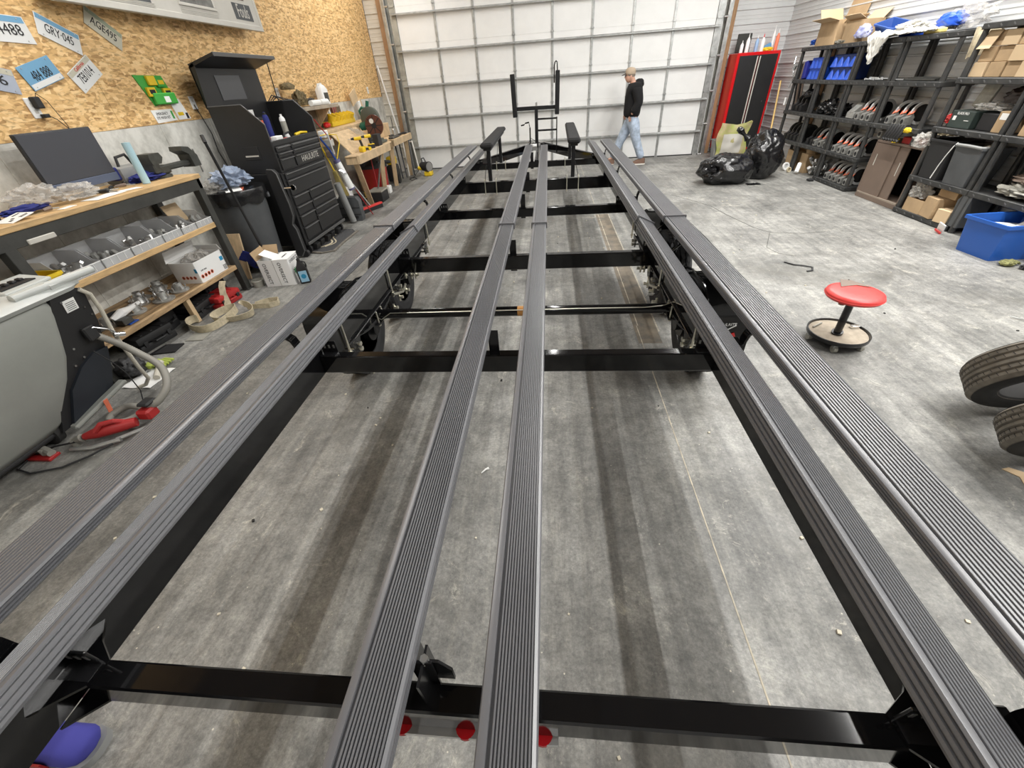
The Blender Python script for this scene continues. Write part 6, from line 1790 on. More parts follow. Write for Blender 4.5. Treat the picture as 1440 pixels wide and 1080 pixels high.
# rods and bolts flat on the fourth level
for k, (y, z) in enumerate(((7.55, 1.39), (7.35, 1.39), (7.20, 1.40), (7.45, 1.405), (6.95, 1.39))):
    q = MB(); q.cyl((4.60, y - .1, z), (4.60, y + .08, z + .002), .013, n=10); q.cyl((4.60, y + .08, z + .002), (4.60, y + .10, z + .002), .021, n=6)
    solo('axle_bolt', q, M_chrome, ('bright axle bolt on the upper shelf, furthest left', 'bright axle bolt, second along the upper shelf', 'bright axle bolt lying nearest the double posts', 'bright axle bolt stacked on the others', 'dull axle bolt right of the double posts')[k], 'bolt')
q = MB()
for k in range(4): q.bar((4.62 + k * .03, 6.35, 1.392 + .004 * k), (4.62 + k * .03, 6.85, 1.392 + .004 * k), .022, .018)
solo('rod_bundle', q, M_benchmetal, 'dark flat rods lying along the upper shelf over the cabinet', 'rods', kind='stuff')

# on top of the shelving: open carton, bags, blue baskets, cloth
t = thing('carton', 'large open brown carton with raised flaps on top of the shelving', 'box', (4.75, 9.1, 1.83))
q = MB(); q.tray((4.76, 9.10, 1.831), (.36, .56, .30), 0, .006, 0); part('box', q, M_card, t)
q = MB(); q.boxm(Matrix.Translation((4.52, 9.10, 2.145)) @ Matrix.Rotation(.25, 4, 'Y'), (.20, .54, .005)); q.boxm(Matrix.Translation((4.76, 9.45, 2.22)) @ Matrix.Rotation(.9, 4, 'X'), (.35, .22, .005)); part('near_flap', q, M_cardpale, t)
q = MB(); q.boxm(Matrix.Translation((4.96, 9.10, 2.26)) @ Matrix.Rotation(-1.4, 4, 'Y'), (.26, .54, .005)); part('back_flap', q, M_card, t)
t = thing('carton', 'smaller brown carton with folded flaps right of the large one', 'box', (4.78, 8.5, 1.83))
q = MB(); q.tray((4.78, 8.48, 1.831), (.30, .46, .26), 0, .006, 0); part('box', q, M_card, t)
q = MB(); q.boxm(Matrix.Translation((4.64, 8.50, 2.12)) @ Matrix.Rotation(.5, 4, 'Y'), (.18, .42, .005)); q.boxm(Matrix.Translation((4.78, 8.74, 2.13)) @ Matrix.Rotation(-.7, 4, 'X'), (.28, .14, .005)); q.boxm(Matrix.Translation((4.92, 8.45, 2.14)) @ Matrix.Rotation(-.9, 4, 'Y'), (.15, .42, .005)); part('flap', q, M_cardpale, t)
crumple((4.66, 9.52, 1.885), (.08, .10, .055), 61, M_blue, 'blue_bag', 'blue plastic bag at the door end of the shelving top', 'bag')
M_bluefilm = mat('blue_in_clear_film', (.22, .25, .62), .3, var=.5, vscale=9, col2=(.62, .64, .78))
crumple((4.62, 8.15, 1.93), (.05, .18, .10), 62, M_bluefilm, 'film_pack', 'film-wrapped blue parts leaning at the brown cartons', 'pack', amp=.25, fold=.1)
crumple((4.66, 8.75, 1.855), (.06, .22, .03), 63, M_galvdusty, 'loose_parts', 'small loose grey parts on the shelving top before the cartons', 'parts')
t = thing('basket', 'blue plastic basket tipped on the shelving top', 'basket', (0, 0, 0))
q = MB(); q.tray((0, 0, 0), (.24, .40, .11), .15, .008, rim=.01); part('basket', q, mat('mid_blue_plastic', (.03, .09, .33), .45), t)
t.location = (4.80, 7.83, 1.90); t.rotation_euler = (.20, -.25, 0)
q = MB(); q.tray((4.84, 7.45, 1.831), (.20, .26, .10), .15, .006, rim=.008); solo('basket', q, M_blue2, 'second blue basket half covered by the white cloth', 'basket')
M_cloth = mat('white_cloth', (.60, .59, .55), .9, bump=.6, bscale=18)
t = thing('white_cloth', 'crumpled white cloth draped over the front of the shelving top', 'cloth', (4.6, 7.5, 1.83))
def drape(u, v):
    y = 7.80 - 1.15 * u
    w_ = max(0.0, 1 - ((u - .22) / .20) ** 2)
    top = .27
    s_ = v * (top + .012 + .30 * w_ + .02 * noise.noise(Vector((u * 9, 0, 3))))
    r1 = noise.noise(Vector((u * 14, v * 5, 2))); r2 = abs(noise.noise(Vector((u * 6, v * 7, 8))))
    if s_ < top: return (4.82 - s_ + .01 * r1, y + .02 * r1, 1.852 + .09 * r2 + .02 * r1 + .012)
    d = s_ - top
    pl = .030 * math.sin(u * 62 + 3 * r1) + .02 * r1
    return (4.535 - .022 - abs(pl) * .9, 7.56 + (y - 7.56) * (1 - min(.55, d * 1.8)) + .01 * r1, 1.872 - d)
q = MB(); q.sheet(90, 40, drape, .005); part('cloth', q, M_cloth, t, ang=60)
crumple((4.72, 7.30, 1.92), (.14, .26, .075), 66, M_cloth, 'white_cloth', 'bunched white cloth lying on the shelving top', 'cloth', amp=.4, fold=.3)
crumple((4.76, 6.72, 1.935), (.10, .20, .09), 67, M_blue2, 'blue_bundle', 'royal blue plastic bundle in clear film on the shelving top', 'bundle', amp=.2, fold=.1)
q = MB(); q.box(4.60, 4.68, 6.60, 6.88, 1.831, 1.878, .012); solo('yellow_sponge', q, mat('pale_yellow_foam', (.72, .60, .22), .85), 'pale yellow foam strip below the royal blue bundle', 'foam')
q = MB(); q.blob((4.82, 6.55, 1.96), (.10, .34, .12), 68, .4, 3, 4, flat=-.11, fold=.25); solo('clear_film', q, M_clearbag, 'large sheet of clear film heaped on the shelving top end', 'film', ang=60)
q = MB(); q.sheet(14, 10, lambda u, v: (4.64 + u * .26, 6.14 - .05 * v + .02 * math.sin(u * 9), 1.84 - .27 * v * (1 - .3 * u) + .02 * noise.noise(Vector((u * 5, v * 5, 0)))), .004); solo('hanging_cloth', q, M_strap, 'pale cloth hanging from the end of the shelving top', 'cloth')

# hanging tools beside the fourth unit
t = thing('tool_bag', 'black strap and tool bundle hanging above the brown cabinet', 'tools', (4.5, 6.45, .75))
q = MB()
for k in range(6): q.tube([(4.53, 6.62 - k * .05, .93), (4.51, 6.60 - k * .05, .86), (4.50, 6.63 - k * .05, .78), (4.51, 6.60 - k * .05, .755)], .018, n=6)
part('straps', q, M_black, t)
q = MB(); q.blob((4.53, 6.30, .885), (.03, .055, .03), 70, .3, 3, 3); part('yellow_tool', q, M_yellow, t)

# brown sliding-door cabinet
t = thing('cabinet', 'low brown laminate cabinet with sliding doors, one side open', 'cabinet', (4.75, 6.4, 0))
cy0, cy1, cx0, cx1 = 5.985, 6.86, 4.60, 4.94
q = MB(); q.box(cx0, cx1, cy0, cy1, .695, .722, .003); part('top', q, M_brown, t)
q = MB(); q.box(cx0, cx1, cy0, cy1, .0, .06, .003); part('plinth', q, M_brown, t)
q = MB(); q.box(cx0, cx1, cy1 - .018, cy1, .06, .695); part('side_panel', q, M_brown, t)
q = MB(); q.box(cx0, cx1, cy0, cy0 + .018, .06, .695); part('side_panel', q, M_brown, t)
q = MB(); q.box(cx1 - .012, cx1, cy0, cy1, .06, .695); part('back_panel', q, M_ink, t)
q = MB(); q.box(cx0 + .004, cx0 + .018, 6.40, 6.845, .065, .69, .002); d_ = part('sliding_door', q, M_brown, t)
q = MB(); q.box(cx0 + .0, cx0 + .004, 6.74, 6.755, .42, .56, .001); part('handle', q, M_offw, d_)
q = MB(); q.box(cx0 + .022, cx0 + .036, 6.23, 6.50, .065, .69, .002); d_ = part('sliding_door', q, M_brown, t)
q = MB(); q.box(cx0 + .018, cx0 + .022, 6.28, 6.293, .36, .52, .001); part('handle', q, M_offw, d_)
q = MB(); q.box(cx0, cx0 + .04, cy0, cy1, .055, .075, .002); part('track', q, mat('pale_brown_edge', (.30, .25, .20), .5), t)
q = MB(); q.box(4.62, 4.80, 6.20, 6.44, .723, .80, .008); t = solo('red_case', q, M_red, 'small red case on top of the brown cabinet', 'case')
q = MB(); q.cyl((4.60, 6.52, .723), (4.60, 6.52, .775), .04, n=18); solo('tape_measure', q, M_yellow, 'yellow and black tape roll beside the small red case', 'tape')
q = MB(); q.blob((4.58, 6.02, .80), (.09, .13, .09), 72, .4, 3, 4, flat=-.075, fold=.25); solo('white_bag', q, M_clearbag, 'crumpled white plastic bag at the end of the cabinet top', 'bag', ang=60)
q = MB()
rnd = random.Random(3)
for k in range(16): q.tube([(4.62 + rnd.uniform(-.06, .06), 5.78 + rnd.uniform(-.1, .1), .885 + rnd.uniform(-.01, .02)) for _ in range(4)], .004, n=5)
solo('yellow_cord', q, M_strap, 'tangle of thin yellow cord on the black bin', 'cord', kind='stuff')
crumple((4.70, 5.92, 1.02), (.07, .10, .06), 74, M_redvinyl, 'red_cloth', 'dark red cloth on the shelf left of the black tool box', 'cloth')

# unit to the right: cartons, boxes, bins
rows_ = [(1.416, 3), (1.416 + .128, 3), (1.416 + .256, 3)]
lab_r = ('bottom row', 'middle row', 'top row')
for r, (z, n) in enumerate(rows_):
    for k in range(5):
        y1 = 5.90 - k * .185 - .012 * r
        q = MB()
        q.boxm(Matrix.Translation((4.76 + .012 * ((k + r) % 3), y1 - .09, z + .0635)) @ Matrix.Rotation(.04 * ((k * 7 + r * 3) % 3 - 1), 4, 'Z'), (.30, .178, .125), .003)
        solo('carton', q, M_card if (k + r) % 3 else M_cardpale, 'brown carton, %s of the carton stack, %s from the door side' % (lab_r[r], ('first', 'second', 'third', 'fourth', 'fifth')[k]), 'box', 'cartons on the upper right shelf')
q = MB(); q.boxm(Matrix.Translation((4.60, 5.84, 1.73)) @ Matrix.Rotation(.35, 4, 'Y'), (.006, .16, .16)); solo('paper_flap', q, M_cardpale, 'loose pale cardboard flap before the top row of cartons', 'cardboard')
t = thing('clear_bag', 'clear bag of brass fittings on top of the right shelving unit', 'bag', (4.75, 5.3, 1.87))
q = MB(); q.blob((4.76, 5.40, 1.99), (.14, .30, .13), 76, .35, 3, 4, flat=-.11, fold=.2); part('film', q, M_clearbag, t, ang=60)
rnd = random.Random(5)
q = MB()
for k in range(40): q.boxm(Matrix.Translation((4.76 + rnd.uniform(-.10, .08), 5.40 + rnd.uniform(-.22, .22), 1.90 + rnd.uniform(0, .14))) @ Euler((k, k * 2, 0)).to_matrix().to_4x4(), (.05, .03, .02), .006)
o = part('brass_fittings', q, mat('brass', (.50, .38, .10), .35, metal=.8), t); o['kind'] = 'stuff'
t = thing('tool_box', 'dark green and black tool carton with white lettering on the right shelf', 'box', (4.7, 5.68, .955))
q = MB(); q.box(4.60, 4.84, 5.54, 5.84, .956, 1.12, .006); part('box', q, mat('dark_green_print', (.035, .05, .045), .45), t)
letter('BLADE PRO', .035, M_paper, t, plane_m((4.5985, 5.69, 1.095), (0, -1, 0), (0, 0, 1)), wide=.85)
q = MB(); q.box(4.5975, 4.60, 5.76, 5.80, 1.03, 1.07); q.box(4.5975, 4.60, 5.58, 5.64, 1.03, 1.035); part('print', q, M_paper, t)
q = MB(); q.boxm(Matrix.Translation((4.74, 5.68, 1.27)) @ Matrix.Rotation(.25, 4, 'X'), (.03, .18, .28), .004); solo('sheet_metal', q, M_galvdusty, 'grey sheet standing behind the dark green carton', 'sheet')
crumple((4.72, 5.50, 1.16), (.12, .20, .05), 78, M_clearbag, 'plastic_bag', 'clear plastic bag lying over the dark green carton', 'bag')
crumple((4.76, 5.28, 1.25), (.10, .18, .09), 79, mat('black_brown_leather', (.03, .02, .016), .5), 'leather_bag', 'black and brown leather tool pouch hanging under the carton shelf', 'pouch', amp=.3, fold=.15)
q = MB(); q.box(4.64, 4.90, 5.30, 5.50, .956, 1.11, .006); solo('black_box', q, M_ink, 'black box right of the dark green carton', 'box')
t = thing('carton', 'small brown carton with a white sticker right of the black box', 'box', (4.75, 5.2, .955))
q = MB(); q.box(4.62, 4.88, 5.13, 5.28, .956, 1.14, .004); part('box', q, M_card, t)
q = MB(); q.box(4.617, 4.62, 5.17, 5.25, 1.07, 1.125); part('sticker', q, M_paper, t)
q = MB(); q.box(4.60, 4.90, 4.30, 4.95, .956, 1.16, .006); solo('carton', q, M_card, 'brown carton on the nearest right-hand shelf', 'box')
# big plastic bins
def bigbin(x, y, z, w, d, h, label, m_, rim, rz=0.0, name='storage_bin'):
    t = thing(name, label, 'bin', (x, y, z))
    q = MB(); q.tray((x, y, z), (w, d, h), .16, .006, rz, rim=.014, rimh=.02); part('tub', q, m_, t)
    return t
bigbin(4.70, 5.72, .442, .30, .34, .40, 'black storage bin with a dusty side on the right shelf', M_black, 0)
gb_ = t = bigbin(4.70, 5.33, .442, .30, .36, .38, 'open grey-rimmed storage bin holding red and white things', M_greybin, 0)
q = MB(); q.tube([(4.57, 5.50, .80), (4.54, 5.48, .825), (4.53, 5.32, .83), (4.54, 5.17, .825), (4.60, 5.15, .825)], .014, n=8); part('rolled_rim', q, M_grey, t)
crumple((4.66, 5.40, .73), (.06, .07, .05), 81, M_redvinyl, 'red_ball', 'red crumpled packet in the grey-rimmed bin', 'packet', amp=.2)
crumple((4.74, 5.30, .78), (.06, .06, .05), 82, M_paper, 'white_packet', 'white crumpled packet in the grey-rimmed bin', 'packet', amp=.2)
q = MB(); q.tube([(4.55, 5.50, .84), (4.54, 5.52, .80), (4.54, 5.56, .70), (4.55, 5.60, .60), (4.545, 5.62, .46)], .005, n=6); part('cord', q, M_paper, gb_)
crumple((4.72, 4.62, .50), (.14, .30, .07), 84, M_galvdusty, 'black_hoses', 'grey and white tangled fittings on the nearest right shelf', 'fittings', amp=.5, fold=.3)
crumple((4.78, 4.60, .60), (.12, .28, .06), 85, M_brown, 'brown_bag', 'brown leather-like bag on the nearest right shelf', 'bag', amp=.4, fold=.2)
# bottom level: cartons, black case
t = thing('carton', 'open brown carton with a clear bag on the bottom right shelf', 'box', (4.7, 5.70, .06))
q = MB(); q.tray((4.70, 5.70, .061), (.26, .30, .15), 0, .005, 0); part('box', q, M_card, t)
crumple((4.66, 5.78, .28), (.10, .13, .12), 86, M_clearbag, 'clear_bag', 'clear plastic bag bulging over the open brown carton', 'bag', amp=.45, fold=.3)
for k, (x, y, z, w, d, h, lab) in enumerate(((4.68, 5.44, .061, .24, .20, .22, 'brown carton at the middle of the bottom right shelf'), (4.76, 5.40, .283, .20, .26, .10, 'flat brown carton stacked on the bottom shelf cartons'), (4.66, 5.22, .061, .22, .16, .14, 'low pale brown carton by the black folder'))):
    q = MB(); q.boxm(Matrix.Translation((x, y, z + h / 2)) @ Matrix.Rotation(.12 * (k - 1), 4, 'Z'), (w, d, h), .004); solo('carton', q, M_card if k != 2 else M_cardpale, lab, 'box')
q = MB(); q.prism([(4.98 + .0, .065), (5.10, .065), (5.14, .33), (5.10, .385), (4.98, .385)], 'x', 4.57, 4.80); solo('black_case', q, M_greybin, 'black soft case on end behind the blue tote', 'case')
t = thing('paper_box', 'white and red printed leaflet leaning on the shelving foot', 'leaflet', (4.42, 5.0, 0))
q = MB(); q.boxm(Matrix.Translation((4.46, 5.02, .058)) @ Matrix.Rotation(-.3, 4, 'Y') @ Matrix.Rotation(.25, 4, 'X'), (.012, .09, .115), .002); part('leaflet', q, M_paper, t)
q = MB(); q.boxm(Matrix.Translation((4.447, 5.025, .022)) @ Matrix.Rotation(-.3, 4, 'Y') @ Matrix.Rotation(.25, 4, 'X'), (.006, .092, .025)); part('red_band', q, M_redvinyl, t)
# blue tote
t = thing('storage_tote', 'blue plastic storage tote with a round sticker and papers inside', 'tote', (4.55, 4.4, 0))
q = MB(); q.tray((4.53, 4.36, 0), (.58, .42, .34), .14, .007, .08, rim=.018, rimh=.03); part('tub', q, mat('tote_blue', (.018, .10, .42), .38), t)
q = MB(); m_ = plane_m((4.262, 4.44, .19), (0, -1, .0), (-.12, 0, 1)); q.boxm(m_, (.075, .11, .002)); st_ = part('sticker', q, M_offw, t)
q = MB(); q.lathe([(.03, 0), (.03, .002), (.02, .002), (.02, 0)], n=24, m=m_ @ Matrix.Translation((0, 0, .001))); part('sticker_ring', q, M_cyan, st_)
q = MB(); q.boxm(Matrix.Translation((4.56, 4.36, .25)) @ Matrix.Rotation(.1, 4, 'Y'), (.40, .30, .02)); q.boxm(Matrix.Translation((4.70, 4.30, .30)) @ Matrix.Rotation(-.5, 4, 'Y'), (.20, .26, .01)); part('papers', q, M_paper, t)
t = thing('glove', 'yellow and black work glove on the floor beside the blue tote', 'glove', (4.36, 4.05, 0))
q = MB(); q.blob((4.36, 4.04, .03), (.06, .05, .03), 88, .25, 3, 3); part('palm', q, mat('dull_yellow_black', (.30, .30, .12), .85, var=.8, vscale=40), t)
for k in range(4):
    q = MB(); q.tube([(4.40, 4.02 + k * .02, .03), (4.44, 4.03 + k * .022, .035), (4.47, 4.04 + k * .024, .015)], .010, n=8); part('finger', q, bpy.data.materials['dull_yellow_black'], t)
crumple((4.44, 3.94, .022), (.05, .04, .02), 89, M_black, 'black_rag', 'black rag on the floor beside the yellow glove', 'cloth')

# red cabinet by the door
t = thing('storage_cabinet', 'tall red steel cabinet with black double doors', 'cabinet', (4.3, 11.0, 0))
kx0, kx1, ky0, ky1 = 3.86, 4.70, 10.86, 11.38
q = MB(); q.box(kx0, kx1, ky0, ky1, .10, 1.84, .008); part('carcass', q, M_redp, t)
for a, b2 in ((kx0 + .05, (kx0 + kx1) / 2 - .004), ((kx0 + kx1) / 2 + .004, kx1 - .05)):
    q = MB(); q.box(a, b2, ky0 - .018, ky0 - .001, .15, 1.79, .004); d_ = part('door', q, M_chest, t)
    xh = b2 - .022 if a < 4.2 else a + .022
    q = MB(); q.box(xh - .010, xh + .010, ky0 - .034, ky0 - .018, .18, 1.77, .003); part('full_height_handle', q, M_offw, d_)
q = MB(); q.cyl((4.56, ky0 - .022, 1.0), (4.56, ky0 - .017, 1.0), .012, n=12); part('lock', q, M_chrome, t)
for x in (kx0 + .08, kx1 - .08):
    for y in (ky0 + .08, ky1 - .08):
        q = MB(); q.cyl((x - .015, y, .05), (x + .015, y, .05), .05, n=16); part('caster', q, M_black, t)
# glossy red acrylic-like side face reflecting ribs, as thin slats
q = MB(); q.box(kx0 - .004, kx0 - .0005, ky0 + .01, ky1 - .01, .14, 1.80); part('side_sheet', q, M_redp, t)
q = MB(); q.boxm(Matrix.Translation((4.05, 11.22, 2.0)), (.28, .03, .31), .01); solo('black_sheet', q, mat('dark_grey_panel', (.03, .032, .028), .6), 'dark square panel standing on top of the red cabinet', 'panel')
def bottle(x, y, z, r, h, m_, label, cap=M_white):
    t = thing('bottle', label, 'bottle', (x, y, z))
    q = MB(); q.lathe([(0, 0), (r, 0), (r, h * .62), (r * .45, h * .78), (r * .3, h * .80), (0, h * .80)], c=(x, y, z), n=20); part('body', q, m_, t)
    q = MB(); q.cyl((x, y, z + h * .80), (x, y, z + h), r * .28, r * .12, n=12); part('spout', q, cap, t)
bottle(3.96, 11.02, 1.841, .032, .20, M_white, 'short white bottle on the red cabinet, leftmost')
bottle(4.06, 11.00, 1.841, .036, .30, M_white, 'tall pointed white bottle before the dark panel')
bottle(4.26, 11.06, 1.841, .034, .27, mat('pale_blue_bottle', (.30, .45, .68), .4), 'pale blue bottle right of the dark panel')
bottle(4.35, 11.00, 1.841, .038, .28, M_white, 'white and red bottle on the middle of the red cabinet', M_redvinyl)
bottle(4.63, 11.02, 1.841, .034, .34, M_orange, 'orange bottle at the right end of the red cabinet')
bottle(4.57, 11.08, 1.841, .030, .40, M_white, 'tall white spray bottle at the right end of the red cabinet')
q = MB(); q.boxm(Matrix.Translation((4.47, 11.04, 1.90)) @ Matrix.Rotation(-.4, 4, 'Y'), (.14, .10, .10), .01); solo('blue_packet', q, mat('sky_blue_packet', (.12, .30, .55), .5), 'blue packet lying tilted on the red cabinet', 'packet')
q = MB(); q.blob((4.47, 10.98, 1.87), (.10, .05, .035), 90, .3, 3, 3, flat=-.028); solo('yellow_rag', q, M_yellow, 'yellow-brown rag before the blue packet', 'cloth')
t = thing('waste_basket', 'small grey waste basket between the door track and red cabinet', 'bin', (3.86, 10.5, 0))
q = MB(); q.tray((3.80, 10.58, 0), (.32, .26, .37), .2, .006, 0, rim=.012); part('tub', q, M_grey, t)
q = MB(); q.box(3.84, 3.86, 10.425, 10.435, .12, .34, .003); part('moulded_groove', q, M_greybin, t)
q = MB(); q.cyl((3.74, 10.58, .10), (3.72, 10.60, .42), .02, n=12); solo('black_can', q, M_ink, 'black can sticking out of the grey waste basket', 'can')
t = thing('soil_bag', 'green and tan bag with white panel standing before the red cabinet', 'bag', (4.0, 10.3, 0))
q = MB()
def bagf(u, v):
    y = 10.40 - .05 * math.sin(v * PI) * math.sin(u * PI) - .04 * noise.noise(Vector((u * 4, v * 4, 5)))
    return (3.66 + .62 * u + .03 * math.sin(v * 8), y, .02 + .62 * v + .05 * (abs(u - .5) * 2) * v)
q.sheet(18, 18, bagf, .05); part('bag', q, mat('bag_green', (.33, .38, .08), .6, var=.4, vscale=7, col2=(.45, .36, .22)), t, ang=60)
q = MB(); q.sheet(12, 12, lambda u, v: (3.76 + .42 * u, bagf(.16 + .68 * u, .15 + .55 * v)[1] - .008, .12 + .36 * v), .004); part('front_panel', q, M_offw, t, ang=60)
q = MB(); q.cyl((4.52, 9.95, .55), (4.62, 10.35, 1.35), .016, n=10); q.loft([[(4.50 + a, 9.88 + .0, .52) for a in (-.02, .02)] + [(4.50 + a, 9.90, .52) for a in (.02, -.02)], [(4.46, 9.72, .2), (4.58, 9.72, .2), (4.58, 9.74, .2), (4.46, 9.74, .2)], [(4.46, 9.68, .03), (4.56, 9.68, .03), (4.56, 9.70, .03), (4.46, 9.70, .03)]])
solo('paddle', q, mat('varnished_wood', (.60, .40, .14), .4), 'wooden canoe paddle leaning between red cabinet and shelving', 'paddle')
t = thing('hanging_tools', 'dark brown straps hanging in the corner left of the shelving', 'straps', (4.7, 10.3, .9))
for k in range(4):
    q = MB(); q.tube([(4.945, 10.35 - .08 * k, 1.60), (4.92, 10.30 - .08 * k, 1.30), (4.945, 10.25 - .08 * k, 1.0), (4.93, 10.2 - .08 * k, .85)], .018, n=8); part('strap', q, M_brown if k % 2 else M_gloss2, t)
q = MB(); q.tube([(4.60, 9.95, 1.72), (4.58, 9.90, 1.55), (4.62, 9.86, 1.40), (4.60, 9.90, 1.25)], .012, n=8); q.cyl((4.60, 9.9, 1.54), (4.60, 9.86, 1.60), .04, n=12); solo('chrome_hooks', q, M_chrome, 'bright hooks on a chain hanging by the first shelving unit', 'hooks')
q = MB(); q.cyl((4.58, 9.84, .98), (4.58, 9.84, 1.10), .02, n=12); solo('white_bottle', q, M_white, 'small white tube hanging at the first shelving unit', 'tube')

# black rubbish bags
def trashbag(c, r, seed, label, knot, m4=None):
    t = thing('trash_bag', label, 'rubbish bag', (c[0], c[1], 0))
    q = MB()
    res = bmesh.ops.create_icosphere(q.bm, subdivisions=5, radius=1.0)
    kd = (Vector(knot) - Vector(c)); kd = Vector((kd.x / r[0], kd.y / r[1], kd.z / r[2])).normalized()
    off = Vector((seed, seed * 2.1, seed * .7))
    for v in res['verts']:
        d = v.co.normalized()
        ang = d.angle(kd)
        side = (d - kd * d.dot(kd))
        az = math.atan2(side.cross(kd).dot(Vector((.3, .5, .8))), side.dot(Vector((.8, -.5, .1))) + 1e-6)
        pl = math.exp(-ang * 1.6)
        k = 1 + .16 * noise.noise(d * 2.0 + off) - .10 * abs(noise.noise(d * 4.5 + off)) - .05 * abs(noise.noise(d * 10 + off))
        k += pl * .12 * math.sin(az * 13 + 2 * noise.noise(d * 2))
        k -= .28 * math.exp(-(ang / .35) ** 2)
        p = Vector((d.x * r[0] * k, d.y * r[1] * k, d.z * r[2] * k))
        z = c[2] + p.z
        if z < .012: z = .012 + (z - .012) * .04
        v.co = Vector((c[0] + p.x, c[1] + p.y, z))
    part('bag', q, M_bag, t, ang=70)
    kk = Vector(knot)
    dd = (kk - Vector(c)).normalized()
    q = MB(); q.tube([kk - dd * .14, kk - dd * .06, kk - dd * .02, kk + dd * .05], [.06, .025, .03, .055], n=12)
    q.blob(kk + dd * .07, (.055, .055, .05), seed + 3, .4, 3, 3, fold=.2)
    part('knot', q, M_bag, t, ang=70)
    return t
trashbag((3.10, 8.10, .20), (.48, .33, .27), 3.3, 'low black rubbish bag lying on its side, nearer the trailer', (2.72, 7.86, .25))
trashbag((3.80, 8.40, .34), (.33, .33, .41), 7.1, 'upright black rubbish bag with a tied neck', (3.36, 8.40, .72))
q = MB(); q.sheet(8, 6, lambda u, v: (3.42 + .22 * u, 7.80 + .12 * v, .008 + .02 * abs(noise.noise(Vector((u * 4, v * 4, 9))))), .002); solo('plastic_scrap', q, M_bag, 'torn black plastic scrap on the floor before the bags', 'scrap')

# red rolling stool
t = thing('rolling_stool', 'round red vinyl mechanic stool on a wheeled tray base', 'stool', (2.12, 2.72, 0))
sx_, sy_ = 2.118, 2.715
q = MB(); q.lathe([(0, .385), (.13, .388), (.160, .397), (.168, .415), (.162, .432), (.14, .441), (.06, .444), (0, .444)], c=(2.045, 2.64, 0), n=48); s_ = part('seat', q, M_redvinyl, t, ang=60)
q = MB(); q.lathe([(.1675, .408), (.1705, .413), (.1675, .418), (.165, .413), (.1675, .408)], c=(2.045, 2.64, 0), n=48); part('piping', q, M_redvinyl, s_)
q = MB(); q.cyl((sx_ - .02, sy_ - .02, .085), (2.06, 2.655, .386), .024, n=18); q.cyl((sx_ - .02, sy_ - .02, .085), (sx_ - .023, sy_ - .023, .10), .036, n=18); part('column', q, M_gloss2, t)
q = MB(); q.tube([(2.06, 2.655, .37), (2.01, 2.63, .362), (1.985, 2.615, .362)], .007, n=8); q.lathe([(0, 0), (.02, 0), (.02, .006), (0, .006)], n=12, m=Matrix.Translation((1.97, 2.61, .359))); part('height_lever', q, M_galvdusty, t)
q = MB(); q.lathe([(0, .062), (.192, .062), (.196, .07), (.196, .092), (.188, .092), (.186, .078), (0, .076)], c=(sx_, sy_, 0), n=48); b_ = part('tray_base', q, M_gloss2, t)
q = MB(); q.lathe([(0, .0765), (.184, .0775), (.184, .079), (0, .079)], c=(sx_, sy_, 0), n=40); part('dusty_tray_floor', q, mat('dusty_tan', (.36, .31, .24), .85, var=.3, vscale=12), b_)
for a in (.4, 1.66, 2.9, 4.2, 5.4):
    x, y = sx_ + .165 * math.cos(a), sy_ + .165 * math.sin(a)
    q = MB(); q.cyl((x - .012, y, .026), (x + .012, y, .026), .026, n=16); c_ = part('caster', q, M_galvdusty, t)
    q = MB(); q.box(x - .016, x + .016, y - .012, y + .012, .034, .063, .003); part('fork', q, M_galv, c_)
q = MB(); q.box(sx_ + .115, sx_ + .175, sy_ + .045, sy_ + .075, .08, .10, .003); solo('socket', q, M_chrome, 'chrome socket lying in the stool tray', 'socket')
q = MB(); q.cyl((sx_ - .14, sy_ + .07, .087), (sx_ - .05, sy_ + .13, .087), .006, n=8); solo('small_bit', q, M_galvdusty, 'small metal drill bit lying in the stool tray', 'bit')
q = MB(); q.prism([(1.98, 2.70), (2.09, 2.72), (2.16, 2.68), (2.10, 2.80), (2.04, 2.82)], 'z', .4445, .447); solo('brown_card', q, M_brown, 'dark brown card lying at the back of the stool seat', 'card')

